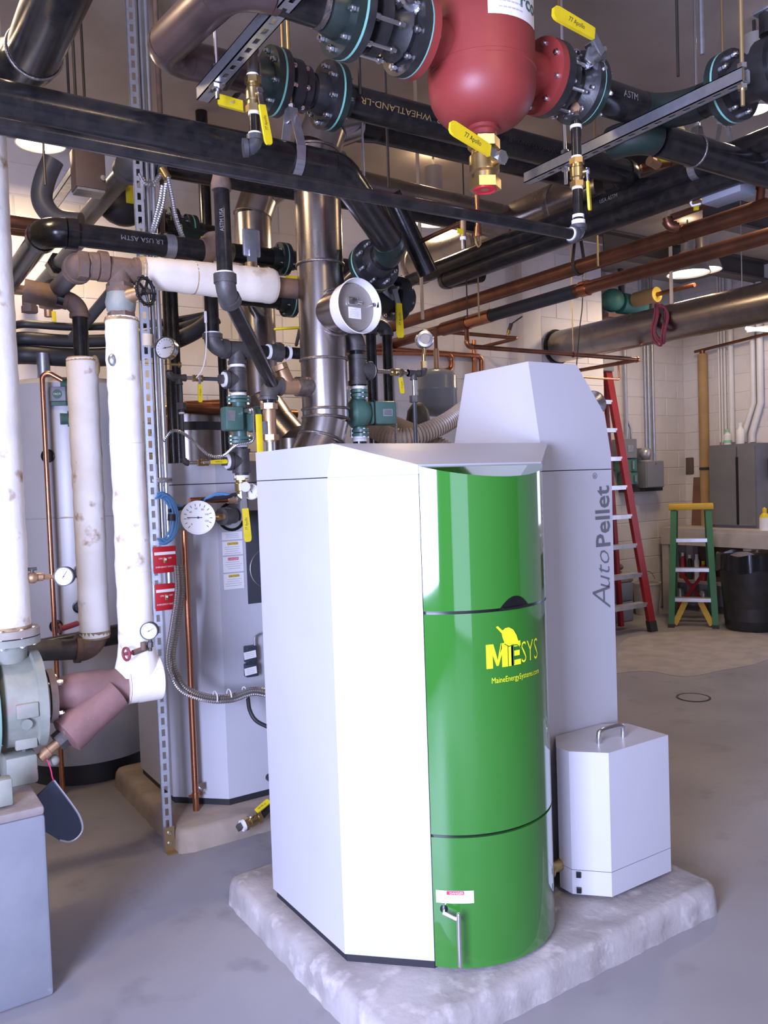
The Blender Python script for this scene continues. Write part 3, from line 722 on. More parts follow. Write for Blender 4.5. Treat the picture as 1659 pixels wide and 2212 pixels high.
def slotted_strut(label, a, b, holes=True, w=.041, h=.041, up=EZ, name='strut_channel', m='galv', first=.06, pitch=.055):
    """slotted channel, slots on the face turned to -up"""
    a, b = V(a), V(b); d = (b-a).normalized(); L = (b-a).length; u = V(up); s = d.cross(u).normalized(); T = Thing(name, label, 'strut', a)
    t = .003; web = MB(); x = 0.0
    def bx(p0, p1, s0, s1): web.prism([a+d*p0+s*s0, a+d*p1+s*s0, a+d*p1+s*s1, a+d*p0+s*s1], u*t)
    sl, sw = .030, .0145
    if holes:
        bx(0, L, -w/2, -sw/2); bx(0, L, sw/2, w/2); p = 0.0; q = first
        while q+sl < L:
            bx(p, q, -sw/2, sw/2); p = q+sl; q = q+pitch
        bx(p, L, -sw/2, sw/2)
    else: bx(0, L, -w/2, w/2)
    T.part('web', web, m)
    for sg in (-1, 1):
        o = s*(sg*w/2-(t if sg > 0 else 0)); T.part('side', MB().prism([a+o, a+d*L+o, a+d*L+o+s*t, a+o+s*t], u*h), m)
        o2 = s*(sg*w/2-(.010 if sg > 0 else 0)); T.part('lip', MB().prism([a+o2+u*(h-t), a+d*L+o2+u*(h-t), a+d*L+o2+s*.010+u*(h-t), a+o2+s*.010+u*(h-t)], u*t), m)
    return T
def stencil(T, txt, c, ax, nrm, r, size, m, flip=False, sx=.9, parent=None):
    """print wrapped on a pipe of radius r (axis ax through c) on the side facing nrm"""
    ax = V(ax).normalized(); nrm = V(nrm); nrm = (nrm-ax*nrm.dot(ax)).normalized(); up = ax.cross(nrm)*(-1); c = V(c)
    if up.z < 0: up = -up
    X = up.cross(nrm)
    if flip: X, up = -X, -up
    mb = MB()
    put_text(mb, txt, None, None, None, size, sx=sx, fn=lambda x, y: c+X*x+nrm*(math.cos((y-size*.35)/r)*(r+.0012))+up*(math.sin((y-size*.35)/r)*(r+.0012)))
    T.part('stencil', mb, m, parent=parent)
# ================================================================== overhead pipework
R4 = .057
# --- long black pipe across the left
T = Thing('steel_pipe', 'long black steel pipe crossing the upper left, bending down to a green elbow', 'pipe', (.5, 2.5, 2.668))
y2, z2 = 2.5, 2.668
e1 = OY(y2, 735, 368); e2 = OY(2.72, 850, 535)
run(T, [V((-.6, y2, z2)), V((e1.x, y2, z2)), e2], R4, bend=.12)
ap, t_ = arc(e2, (V((e1.x, y2, z2))-e2), V((0, 1, -.25)), .10)
T.part('elbow', MB().tube(ap, R4*1.06, 24), 'flange_green', label='dark green elbow at the lower end')
T.part('pipe', MB().cyl(ap[-1], ap[-1]+V((0, .35, -.0875)), R4*.98), 'black_pipe')
dd = V((0, 1, -.25)).normalized(); flange_pair(T, ap[-1]+dd*.10, dd, .105, 'flange_black', 'flange_green', 8, hub=.062)
cl = clevis('galvanised strap hanger around the long black pipe', V((OY(y2, 632, 330).x, y2, z2)), EX, R4, w=.032, up=.14)
rod_to(cl, 'threaded rod holding the strap hanger of the long black pipe', .006, 'rod_gold')
# --- thin black pipe under it
y3, z3 = 1.95, 2.374
x3 = OY(y3, 1250, 506).x
T = Thing('steel_pipe', 'thin black steel pipe running the whole way across below the long black pipe', 'pipe', (.5, y3, z3))
T.part('pipe', MB().cyl((-.7, y3, z3), (x3-.028, y3, z3), .0185), 'black_pipe')
ring(T, (x3-.034, y3, z3), EX, .0215, .012)
ap, t_ = arc((x3, y3, z3), -EX, EZ, .026); mb = MB().tube(ap, .023, 16).cyl(ap[0]-EX*.008, ap[0]+EX*.006, .027).cyl(ap[-1]+EZ*.008, ap[-1]-EZ*.006, .027)
T.part('elbow', mb, 'grey_pipe', label='grey elbow at the right end')
ring(T, (x3, y3, z3+.042), EZ, .0225, .014)
zv = OY(y3, 1250, 375).z; zt_ = OY(y3, 1245, 262).z
T2_ = Thing('drain_pipe', 'short vertical black drain pipe dropping from the flanged valve', 'pipe', (x3, y3, z3+.05))
T2_.part('pipe', MB().cyl((x3, y3, z3+.05), (x3, y3, zv-.045), .0165), 'black_pipe')
T2_.part('pipe', MB().cyl((x3, y3, zv+.045), (x3, y3, zt_), .0165), 'black_pipe')
ap, t_ = arc((x3, y3, zt_+.02), -EZ, V((.4, .3, .5)), .025); T2_.part('elbow', MB().tube(ap, .022, 14), 'iron')
k = MB(); hexn(k, (x3-.02, y3-.02, zt_+.03), V((-1, -.6, 0)), .016, .02); T2_.part('plug', k, 'bronze')
for z in (z3+.062, zt_-.02): ring(T2_, (x3, y3, z), EZ, .0195, .010)
valve('brass ball valve with hanging yellow lever on the right-hand drain pipe', (x3, y3, zv), EZ, V((.45, -.9, 0)), V((.12, .05, -1)), r=.021, L=.09, hl=.125, hw=.021)
# --- red air separator with its flanged line
yT, zT = 1.95, 2.855; TC = V((OY(yT, 1040, 150).x, yT, 0)); RT = .162
zb = OY(yT-.02, 1045, 285).z
T = Thing('air_separator', 'large red air separator vessel hanging overhead with yellow-handled drain valve', 'air separator', (TC.x, yT, zb))
prof = [(0, zb+.018), (.05, zb+.022)]
for i in range(1, 11):
    a = math.pi/2*i/10; prof.append((.05+(RT-.05)*math.sin(a), zb+.022+.115*(1-math.cos(a))))
prof += [(RT, zb+.17), (RT+.002, zb+.172), (RT+.002, zb+.182), (RT, zb+.184), (RT, 3.3), (RT*.8, 3.38), (.05, 3.42), (0, 3.42)]
T.part('shell', MB().lathe((TC.x, yT, 0), EZ, prof, 48), 'tank_red')
T.part('drain_boss', MB().lathe((TC.x, yT, 0), EZ, [(.048, zb+.035), (.048, zb+.012), (.040, zb+.008), (.040, zb-.006), (0, zb-.006)], 28), 'tank_red')
ring(T, (TC.x, yT, zb-.012), EZ, .030, .012, 'ptfe')
for s, fm in ((-1, 'tank_red'), (1, 'tank_red')):
    T.part('nozzle', MB().cyl(V((TC.x+s*RT*.8, yT, zT)), V((TC.x+s*(RT+.075), yT, zT)), .063), 'tank_red')
    c = V((TC.x+s*(RT+.085), yT, zT)); flange(T, c, EX, .115, .026, 'tank_red', .063, 0); bolts(T, c+EX*s*.02, EX, .093, 8, .045, .0105)
# paper sticker on the shell
def shell_pt(x, z): return V((TC.x+(RT+.0015)*math.sin(x/RT+math.radians(-6)), yT-(RT+.0015)*math.cos(x/RT+math.radians(-6)), z))
zs0 = OY(yT-RT, 1075, 22).z; mb = MB()
for i in range(10):
    a, b = -.075+.19*i/10, -.075+.19*(i+1)/10; mb.add([shell_pt(a, zs0), shell_pt(b, zs0), shell_pt(b, zs0+.30), shell_pt(a, zs0+.30)], [(0, 1, 2, 3)])
st = T.part('sticker', mb, 'paper', label='white paper sticker')
mb = MB(); put_text(mb, 'rco', None, None, None, .06, bold=.02, fn=lambda x, y: (lambda p: p+(p-V((TC.x, yT, p.z))).normalized()*.001)(shell_pt(x+.07, y+zs0+.035))); T.part('sticker_text', mb, 'pump_green', parent=st)
mb = MB()
for i in range(4):
    for j in range(6):
        a, b, z = -.05+.014*j+.002*i, -.05+.014*(j+.8)+.002*i, zs0+.07-.017*i; mb.add([(lambda p: p+(p-V((TC.x, yT, p.z))).normalized()*.001)(shell_pt(x, zz)) for x, zz in ((a, z), (b, z), (b, z+.004), (a, z+.004))], [(0, 1, 2, 3)])
T.part('sticker_print', mb, 'label_print', parent=st)
# flanged line either side
T = Thing('flanged_line', 'black flanged pipe with green flanges left of the red vessel', 'pipe', (TC.x-.4, yT, zT))
c0 = TC.x-RT-.085
flange(T, (c0-.030, yT, zT), EX, .115, .026, 'flange_black', .075, 0); T.part('gasket', MB().cyl((c0-.017, yT, zT), (c0-.013, yT, zT), .1155, n=36), 'teal')
T.part('valve_body', MB().lathe((c0-.04, yT, zT), -EX, [(.075, 0), (.085, .02), (.066, .05), (.066, .07), (.086, .085), (.086, .12), (.060, .135), (0, .135)], 36), 'flange_black', label='cast valve body')
bolts(T, (c0-.14, yT, zT), EX, .086, 8, .05, .010)
mp = V((c0-.075, yT-.078, zT+.045)); mb = MB()
for i in range(1): mb.box(mp, (.075, .010, .062), Matrix.Rotation(.35, 3, 'Y'), bev=.004)
T.part('mount_pad', mb, 'galv', label='bare metal valve mounting pad'); T.part('valve_stem', MB().cyl(mp, mp-EY*.03, .018), 'iron')
for sx_, sz_ in ((-.03, .026), (.03, .026), (-.03, -.026), (.03, -.026)): T.part('pad_bolt', MB().cyl(mp+V((sx_, .01, sz_)), mp+V((sx_, -.018, sz_)), .008, n=6), 'zinc')
flange_pair(T, (c0-.225, yT, zT), -EX, .115, 'flange_black', 'flange_green', 8, hub=.064, hl1=.03)
T.part('pipe', MB().cyl((c0-.28, yT, zT), (c0-.43, yT, zT), R4), 'black_pipe')
ring(T, (c0-.31, yT, zT), EX, R4*1.05, .016, 'weld', 'weld')
T = Thing('flanged_line', 'black flanged pipe with yellow-levered valve right of the red vessel', 'pipe', (TC.x+.4, yT, zT))
c1 = TC.x+RT+.085
flange(T, (c1+.030, yT, zT), EX, .115, .026, 'flange_black', .075, 0)
T.part('gasket', MB().cyl((c1+.014, yT, zT), (c1+.018, yT, zT), .1155, n=36), 'flange_black')
T.part('valve_body', MB().lathe((c1+.043, yT, zT), EX, [(.085, 0), (.098, .012), (.098, .04), (.070, .055), (.070, .085), (.09, .10), (.112, .112), (.112, .135), (0, .135)], 36), 'flange_black', label='cast valve body')
bolts(T, (c1+.07, yT, zT), EX, .096, 8, .05, .010, .2)
flange(T, (c1+.192, yT, zT), EX, .112, .022, 'flange_green', .062, .045); T.part('gasket', MB().cyl((c1+.178, yT, zT), (c1+.181, yT, zT), .1125, n=36), 'teal')
bolts(T, (c1+.185, yT, zT), EX, .09, 8, .05, .010)
mp = V((c1+.145, yT-.098, zT+.052)); T.part('mount_pad', MB().box(mp, (.078, .010, .066), Matrix.Rotation(.4, 3, 'Y'), bev=.004), 'galv', label='bare metal valve mounting pad'); T.part('valve_stem', MB().cyl(mp+EY*.03, mp-EY*.03, .018), 'iron')
for sx_, sz_ in ((-.03, .03), (.03, .03), (-.03, -.03), (.03, -.03)): T.part('pad_bolt', MB().cyl(mp+V((sx_, .01, sz_)), mp+V((sx_, -.016, sz_)), .008, n=6), 'zinc')
lv = T.part('lever', MB().bar(mp-EY*.03+V((.0, 0, 0)), mp-EY*.04+V((-.06, 0, .05)), .026, .006, up=EY), 'galv')
grip(T, mp-EY*.04+V((-.05, 0, .042)), V((-1, 0, .13)), -EY, .175, .042, '77 Apollo', parent=lv, th=.012)
xe = c1+.62
run(T, [V((c1+.24, yT, zT)), V((xe, yT, zT)), V((xe, yT-1.2, zT))], R4, bend=.15, em='flange_green')
stencil(T, 'ASTM', (c1+.36, yT, zT), EX, -EY, R4, .032, 'stencil_grey')
for k_, yy in enumerate((yT-.26, yT-.56)):
    flange_pair(T, (xe, yy, zT), -EY, .115, 'flange_green' if k_ == 0 else 'flange_black', 'flange_black' if k_ == 0 else 'flange_green', 8, hub=.064)
T.part('valve_body', MB().cyl((xe, yT-.30, zT), (xe, yT-.52, zT), .075).cyl((xe, yT-.38, zT), (xe, yT-.43, zT), .098), 'flange_black')
mp = V((xe-.02, yT-.405, zT+.10)); T.part('actuator_neck', MB().cyl(mp, mp+EZ*.07, .028), 'black_pipe'); T.part('mount_pad', MB().box(mp+EZ*.07, (.07, .07, .01), bev=.003), 'galv')
# big drain valve of the vessel
P = V((TC.x, yT, zb-.088))
v = valve('big brass drain valve with yellow lever and red opening under the red vessel', P, EZ, V((.12, -1, 0)), V((-1, -.12, .20)), r=.041, L=.145, hl=.215, hw=.042, tape=False, lever=.28, text='77 Apollo')
k = MB().cyl(P+EZ*.07, P+EZ*.083, .028); v.part('nipple', k, 'zinc')
v.part('outlet', MB().lathe(P, -EZ, [(0, .06), (.036, .06), (.036, .0775), (.031, .0785), (.029, .076), (0, .075)], 28), 'red_plastic', label='red plastic plug in the opening')
# --- pipe with stencil behind the vessel, with its left flanges
y5, z5 = 2.55, 2.94
T = Thing('flanged_line', 'black flanged pipe stencilled along its side behind the red vessel', 'pipe', (1.9, y5, z5))
f1 = OY(y5, 590, 170); f2 = OY(y5, 712, 212); xr = OY(y5, 1345, 372).x; xl = OZ(z5, 412, 12).x
flange_pair(T, (f1.x, y5, z5), EX, .108, 'flange_green', 'flange_black', 8, hub=.062)
flange_pair(T, (f2.x, y5, z5), EX, .112, 'flange_black', 'flange_green', 8, hub=.062)
mid = (f1.x+f2.x)/2
T.part('check_body', MB().lathe((f1.x+.03, y5, z5), EX, [(.06, 0), (.088, .02), (.088, .055), (.076, .062), (.076, .09), (.055, .105), (.055, .13), (.066, .15), (0, .15)], 32), 'flange_black', label='cast wafer valve body')
bolts(T, (f1.x+.068, y5, z5), EX, .082, 8, .03, .009)
p5 = T.part('pipe', MB().cyl((f2.x+.05, y5, z5), (xr, y5, z5), R4), 'black_pipe')
stencil(T, '2  WHEATLAND-LR', (OY(y5, 850, 250).x, y5, z5), EX, V((-.35, -1, -.25)), R4, .030, 'stencil_gold', flip=True, sx=1.35)
stencil(T, 'WHEATLAND-LR', (OY(y5, 1130, 320).x, y5, z5), EX, V((-.35, -1, -.25)), R4, .026, 'brown_pipe', flip=True, sx=1.3)
ap, t_ = arc((xr+.075, y5, z5), -EX, EY, .075); T.part('elbow', MB().tube(ap, R4*1.06, 24), 'black_pipe')
T.part('pipe', MB().cyl(ap[-1], ap[-1]+EY*.06, R4), 'black_pipe')
T = Thing('steel_pipe', 'brown mottled steel pipe with large elbow coming forward at the upper left', 'pipe', (xl, y5, z5))
run(T, [V((f1.x-.055, y5, z5)), V((xl, y5, z5)), V((xl, yT, zT)), V((c0-.43, yT, zT))], .058, 'brown_pipe', bend=.10)
ring(T, (f1.x-.07, y5, z5), EX, .061, .016, 'weld', 'weld')
# --- slotted struts under the pipes
zs = 2.80
a = OZ(zs, 452, 222); b = OZ(zs, 640, -40); xs = (a.x+OZ(zs, 600, 15).x)/2
slotted_strut('slotted galvanised strut crossing under the pipes left of the red vessel', (xs, a.y, zs), (xs, 1.2, zs))
k = V((xs, OZ(zs, 492, 190).y, zs)); t = Thing('hanger_rod', 'threaded rod with bright nut through the left slotted strut', 'hanger rod', k-EZ*.05)
t.part('rod', MB().cyl(k-EZ*.04, V((k.x, k.y, ZC)), .006, n=8), 'zinc'); mb = MB(); hexn(mb, k-EZ*.008, EZ, .016, .014); hexn(mb, k+EZ*.052, EZ, .016, .014); mb.box(k-EZ*.001, (.04, .04, .004)); t.part('nut', mb, 'zinc')
zs = 2.735; xs = 2.31
ya_, yb_ = on('x', xs, 1140, 388), on('x', xs, 1612, 192)
slotted_strut('slotted galvanised strut crossing under the pipes right of the red vessel', (xs, ya_.y, zs), (xs, yb_.y, zs), up=EZ)
for lab, px_ in (('bright threaded rod at the far end of the right slotted strut', 1222), ('golden threaded rod at the near end of the right slotted strut', 1604)):
    k = V((xs, on('x', xs, px_, 388 if px_ < 1400 else 195).y, zs)); t = Thing('hanger_rod', lab, 'hanger rod', k-EZ*.07)
    t.part('rod', MB().cyl(k-EZ*.065, V((k.x, k.y, ZC)), .0065, n=8), 'rod_gold' if px_ > 1400 else 'zinc'); mb = MB(); hexn(mb, k-EZ*.010, EZ, .015, .013); hexn(mb, k+EZ*.052, EZ, .015, .013); t.part('nut', mb, 'zinc')
# --- big black pipe coming forward at the far upper left
T = Thing('steel_pipe', 'very thick black pipe coming forward in the top left corner', 'pipe', (.5, 2.6, 2.87))
a = OZ(2.90, 52, 165); T.part('pipe', MB().cyl((a.x, a.y-.16, 2.90), (a.x, .6, 2.90), .078), 'black_pipe')
ap, t_ = arc((a.x, a.y+.0, 2.90), -EY, V((-1, 0, 0)), .16); T.part('elbow', MB().tube(ap, .079, 24), 'black_pipe'); T.part('pipe', MB().cyl(ap[-1], V((XL, ap[-1].y, 2.90)), .078), 'black_pipe')
T.part('weld', MB().torus((a.x, a.y-.17, 2.90), EY, .079, .005), 'weld')
# --- small drain valve hanging in front of the long black pipe
yd = 2.30; xd = OY(yd, 548, 220).x; zq = OY(yd, 545, 205).z
valve('brass ball valve with yellow lever hanging down at upper left, before the long black pipe', (xd, yd, zq), EZ, V((.12, -1, 0)), V((.16, 0, -1)), r=.021, L=.10, hl=.155, hw=.026)
T = Thing('drain_pipe', 'short grey drain nipple and elbow below the upper left ball valve', 'pipe', (xd, yd, zq-.16))
T.part('pipe', MB().cyl((xd, yd, zq-.055), (xd, yd, zq-.115), .0165), 'black_pipe'); ring(T, (xd, yd, zq-.118), EZ, .020, .012)
ap, t_ = arc((xd, yd, zq-.155), EZ, V((-1, .3, -.1)), .026); mb = MB().tube(ap, .022, 16).cyl(ap[-1], ap[-1]+V((-1, .3, -.1)).normalized()*.014, .027).cyl(ap[0]+EZ*.012, ap[0]-EZ*.004, .026); T.part('elbow', mb, 'grey_pipe')
T.part('nipple', MB().cyl((xd, yd, zq+.055), (xd, yd, zq+.13), .017), 'iron'); T.part('elbow', MB().tube(arc((xd, yd, zq+.15), -EZ, EY, .022)[0], .022, 14).cyl((xd, yd+.02, zq+.15), (xd, y5-.03, z5-.07), .017), 'iron')
v = Thing('valve_lever', 'yellow valve lever seen end-on under the left slotted strut', 'valve lever', OY(2.45, 505, 215))
a = OY(2.45, 470, 215); b = OY(2.45, 525, 228); v.part('grip', MB().prism([a+EZ*.02, b+EZ*.016, b-EZ*.016, a-EZ*.014], V((.01, .012, 0))), 'yellow'); v.part('lever', MB().bar((a+b)/2, (a+b)/2+V((.05, .05, .06)), .02, .005), 'zinc')
# --- flue stack of the front boiler
yF = 2.985; xF = OY(yF, 694, 640).x; RF = .095
T = Thing('flue_pipe', 'welded steel flue rising behind the front boiler with a capped side branch', 'flue', (xF, yF, 1.7))
zt0 = OY(yF, 690, 330).z; zb0 = OY(yF, 694, 905).z
T.part('stack', MB().cyl((xF, yF, zb0), (xF, yF, zt0), RF, n=40), 'flue_steel')
pz = V((xF, yF, zb0)); p2_ = pz+V((-.022, .004, -.085)); p3_ = p2_+V((-.05, .006, -.085)); p4_ = p3_+V((-.05, .0, -.06))
for a, b in ((pz, p2_), (p2_, p3_), (p3_, p4_)): T.part('mitre_section', MB().cyl(a, b, RF, n=40), 'flue_steel')
for py_ in (574, 778, 884): T.part('weld', MB().torus((xF, yF, OY(yF, 694, py_).z), EZ, RF+.001, .0058, 48), 'weld')
T.part('weld', MB().torus(pz, V((.1, .05, 1)), RF+.001, .0058, 48), 'weld'); T.part('weld', MB().torus(p2_, V((.35, .1, 1)), RF+.001, .0058, 48), 'weld')
ra, rb = V((xF, yF, zt0)), V((xF+.05, yF, zt0+.11)); rc = rb+V((.13, 0, .055)); rd = V((rc.x+.12, yF, rc.z))
T.part('mitre_section', MB().cyl(ra, rb, RF, RF*.97, n=40), 'flue_steel'); T.part('mitre_section', MB().cyl(rb, rc, RF*.97, RF*.9, n=40), 'flue_steel'); T.part('mitre_section', MB().cyl(rc, rd, RF*.9, R4*1.2, n=40), 'black_pipe')
T.part('weld', MB().torus(ra, V((.1, 0, 1)), RF+.001, .0058, 48), 'weld'); T.part('weld', MB().torus(rb, V((.6, 0, .8)), RF, .004, 48), 'weld')
T.part('top_run', MB().cyl(rd, V((OY(yF, 1260, 400).x, yF, rd.z)), R4*1.2), 'black_pipe')
zc = OY(yF-.2, 745, 662).z; br = V((xF+.015, yF, zc)); bd = V((.10, -1, .0)).normalized()
T.part('branch', MB().cyl(br, br+bd*.18, .088, n=40), 'flue_steel')
mb = MB(); rng = []
for i in range(48):
    a = 2*math.pi*i/48; u, v_, w_ = basis(bd); q = u*math.cos(a)*.092+v_*math.sin(a)*.092
    dx = q.x; yy = yF-math.sqrt(max(0, RF**2-min(RF**2*.985, (dx)**2))); rng.append(V((br.x+q.x, yy-.002, zc+q.z)))
T.part('weld', MB().tube(rng, .006, 8, closed=True), 'weld')
dc = br+bd*.175
T.part('damper_collar', MB().lathe(dc, bd, [(.090, -.015), (.094, -.01), (.098, .0), (.104, .045), (.108, .062), (.105, .064), (.098, .045), (.094, .004), (.0, .004)], 48), 'white_paint', label='white painted damper collar')
dp = T.part('damper_plate', MB().lathe(dc+bd*.022, bd, [(0, 0), (.093, 0), (.093, .004), (0, .004)], 48), 'steel_disc', label='round steel damper plate')
u = EX.cross(bd).normalized(); xx = V((bd.y*-1, bd.x, 0)).normalized(); xx = EZ.cross(bd).normalized(); pc = dc+bd*.0275
T.part('damper_label', MB().box(pc-EZ*.022-xx*.0, (.062, .0012, .044), Matrix.Rotation(math.atan2(xx.y, xx.x), 3, 'Z'), bev=.0004), 'paper', parent=dp)
mb = MB(); put_text(mb, 'Type RC', pc+bd*.0012-EZ*.012-xx*.006, xx, EZ, .010)
for j in range(4): mb.box(pc+bd*.0012-EZ*(.018+j*.006)-xx*.004, (.044, .0005, .0015), Matrix.Rotation(math.atan2(xx.y, xx.x), 3, 'Z'))
T.part('label_print', mb, 'label_print', parent=dp)
mb = MB().box(pc+bd*.006+EZ*.022-xx*.012, (.044, .012, .030), Matrix.Rotation(math.atan2(xx.y, xx.x), 3, 'Z'), bev=.003).cyl(pc+bd*.006+EZ*.020+xx*.008, pc+bd*.006+EZ*.018+xx*.03, .006)
T.part('weight', mb, 'zinc', parent=dp, label='bright counterweight'); T.part('pivot', MB().cyl(dc+bd*.02+xx*.085+EZ*.016, dc+bd*.045+xx*.085+EZ*.016, .008), 'zinc', parent=dp); T.part('slot', MB().box(dc+bd*.04+xx*.099+EZ*.016, (.003, .03, .022), Matrix.Rotation(math.atan2(xx.y, xx.x), 3, 'Z')), 'gap_black', parent=dp)
# --- second flue further back
y_ = 4.62; x_ = OY(y_, 556, 560).x-.02
T = Thing('flue_pipe', 'darker steel flue further back, bending over at the top', 'flue', (x_, y_, 1.7))
zt1 = OY(y_, 560, 470).z; RG = .112
T.part('stack', MB().cyl((x_, y_, OY(y_, 580, 860).z), (x_, y_, zt1), RG, n=36), 'flue_steel')
a = V((x_, y_, zt1)); b = a+V((.05, -.02, .14)); c = b+V((.15, -.06, .12)); d_ = c+V((.35, -.1, .05))
for p, q in ((a, b), (b, c), (c, d_)): T.part('mitre_section', MB().cyl(p, q, RG, n=36), 'flue_steel')
for p, q in ((a, (.2, 0, 1)), (b, (.6, -.2, .8)), (c, (.9, -.3, .4))): T.part('weld', MB().torus(p, q, RG+.001, .005, 40), 'weld')
a = V((x_, y_, OY(y_, 580, 860).z)); b = a+V((.06, -.10, -.16)); c = b+V((.05, -.08, -.10)); T.part('mitre_section', MB().cyl(a, b, RG, n=36), 'flue_steel'); T.part('mitre_section', MB().cyl(b, c, RG*.98, n=36), 'flue_steel'); T.part('mitre_section', MB().cyl(c, V((c.x, c.y, 1.6995)), RG*.98, n=36), 'flue_steel')
T.part('weld', MB().torus((x_, y_, OY(y_, 556, 640).z), EZ, RG+.001, .004, 40), 'weld'); T.part('weld', MB().torus(a, (-.2, .3, 1), RG+.001, .005, 40), 'weld')
# --- grey flue header running back behind the black pipes
zh = 3.12; a = OZ(zh, 1245, 432); b = OZ(zh, 900, 575)
T = Thing('flue_header', 'wide dull steel flue header running back behind the black pipes', 'flue', (a.x, a.y, zh))
T.part('pipe', MB().cyl((a.x, a.y-.25, zh), (a.x, b.y, zh), .135, n=36), 'flue_steel')
for yy in (a.y+.1, a.y+.75, a.y+1.5): T.part('joint_band', MB().cyl((a.x, yy, zh), (a.x, yy+.03, zh), .139, n=36), 'weld')
T.part('branch', MB().cyl((a.x, a.y+.5, zh), (a.x-1.6, a.y+.5, zh+.04), .10, n=32), 'flue_steel')
# ================================================================== black twin pipes and copper lines on the right
zP = 2.8
T = Thing('steel_pipe', 'upper of two parallel black pipes running back from the right', 'pipe', (3.1, 3.0, zP))
a = OZ(zP+.07, 925, 590); b = OZ(zP+.07, 1400, 405)
xu = (a.x+b.x)/2
T.part('pipe', MB().cyl((xu, a.y, zP+.07), (xu, .9, zP+.07), .050), 'black_pipe'); T.part('reducer', MB().cyl((xu, a.y, zP+.07), (xu, a.y+.10, zP+.07), .050, .040), 'black_pipe'); T.part('pipe', MB().cyl((xu, a.y+.1, zP+.07), (xu, a.y+.24, zP+.07), .040), 'black_pipe')
ring(T, (xu, a.y+.25, zP+.07), EY, .044, .014); ap, t_ = arc((xu, a.y+.33, zP+.07), -EY, V((-.5, .2, -.75)), .06); T.part('elbow', MB().tube(ap, .05, 18), 'black_pipe')
stencil(T, 'USA ASTM', (xu, OX(xu, 1330, 440).y, zP+.07), EY, -EX, .050, .026, 'stencil_grey')
rnx = OZ(zP, 1240, 503).x
T = Thing('steel_pipe', 'lower of two parallel black pipes running back from the right', 'pipe', (rnx, 3.0, zP))
yl_ = OX(rnx, 968, 592).y
T.part('pipe', MB().cyl((rnx, yl_, zP), (rnx, .9, zP), .050), 'black_pipe'); ap, t_ = arc((rnx, yl_+.07, zP), -EY, V((1, 0, .25)), .07); T.part('elbow', MB().tube(ap, .053, 18), 'black_pipe')
T.part('pipe', MB().cyl(ap[-1], ap[-1]+V((1, 0, .25))*.25, .05), 'black_pipe')
# steel pipe crossing in front at the right
z_ = 2.84; a = OZ(z_, 1480, 285)
T = Thing('steel_pipe', 'black pipe running off to the right edge beside the flanged valve', 'pipe', a)
T.part('pipe', MB().cyl((a.x-.15, a.y, z_-.06), (a.x+1.9, a.y, z_-.06), .057), 'black_pipe')
T.part('weld', MB().torus((a.x+.05, a.y, z_-.06), EX, .058, .004), 'weld'); ap, t_ = arc((a.x-.28, a.y, z_-.06), EX, EY, .10); T.part('elbow', MB().tube(ap, .059, 20), 'flange_green')
for k_, (px_, lab) in enumerate([(1508, 'wide strap hanger on the upper black pipe at the right'), (1566, 'narrow strap hanger on the upper black pipe at the right')]):
    c_ = V((xu, OX(xu, px_, 395-(px_-1508)*.4).y, zP+.07)); tp = clevis(lab, c_, EY, .050, w=.034 if k_ == 0 else .02, up=.15)
    rod_to(tp, 'threaded rod of the '+lab, .006, 'rod_gold' if k_ else 'zinc')
# copper mains
zK = 2.8
a = OZ(zK, 1240, 580)
T = Thing('copper_pipe', 'upper of the two long copper mains running back on the right', 'pipe', (a.x, a.y, zK))
T.part('pipe', MB().cyl((a.x, YB-.02, zK), (a.x, 1.2, zK), .043), 'copper_dull')
for px_, py_ in ((1470, 506),): T.part('coupling', MB().cyl((a.x, OX(a.x, px_, py_).y-.03, zK), (a.x, OX(a.x, px_, py_).y+.03, zK), .046), 'copper_dull')
c_ = V((a.x, OX(a.x, 1250, 575).y, zK)); tp = clevis('black clevis hanger on the upper copper main', c_, EY, .043, m='rod_dark', w=.022, up=.24); rod_to(tp, 'thin rod holding the clevis of the upper copper main', .005, 'rod_dark')
zJ = 2.70; b = OZ(zJ, 1240, 630)
T = Thing('copper_pipe', 'lower copper main with black sleeved stretch and side branch', 'pipe', (b.x, b.y, zJ))
T.part('pipe', MB().cyl((b.x, YB-.02, zJ), (b.x, 1.2, zJ), .039), 'copper_dull')
ya_, yb_ = OX(b.x, 1062, 690).y, OX(b.x, 1245, 632).y
T.part('sleeve', MB().cyl((b.x, ya_, zJ), (b.x, yb_, zJ), .042), 'black_rubber', label='black sleeved stretch')
T.part('coupling', MB().cyl((b.x, ya_, zJ), (b.x, ya_+.28, zJ), .046), 'copper'); T.part('coupling', MB().cyl((b.x, yb_-.10, zJ), (b.x, yb_-.04, zJ), .047), 'copper')
T.part('tee', MB().cyl((b.x, ya_+.25, zJ), (b.x, ya_+.55, zJ), .050), 'copper_dull')
p0 = V((b.x, OX(b.x, 1008, 712).y, zJ)); p1 = V((p0.x, p0.y, on('y', p0.y, 1008, 748).z)); p2 = along(p1, EX, px=1382); p3 = along(p2, EY, px=1250)
T = Thing('copper_pipe', 'thin copper branch hairpin below the copper mains', 'pipe', p1); run(T, [p0, p1, p2, p3], .017, 'copper_dull', bend=.035, em='copper', collar=True)
q = along(p1, EX, px=1238); T.part('hanger_clip', MB().torus(q, EX, .02, .004), 'rope_red'); rod_to(q+EZ*.02, 'thin rod dropping to the copper hairpin', .004, 'rod_gold')
p0 = V((b.x, p0.y+.4, zJ-.02)); p1 = along(V((p0.x, p0.y, on('y', p0.y, 1018, 722).z)), EX, px=1118); p0 = V((b.x, p0.y, p1.z)); p2 = along(p1, EY, px=1045)
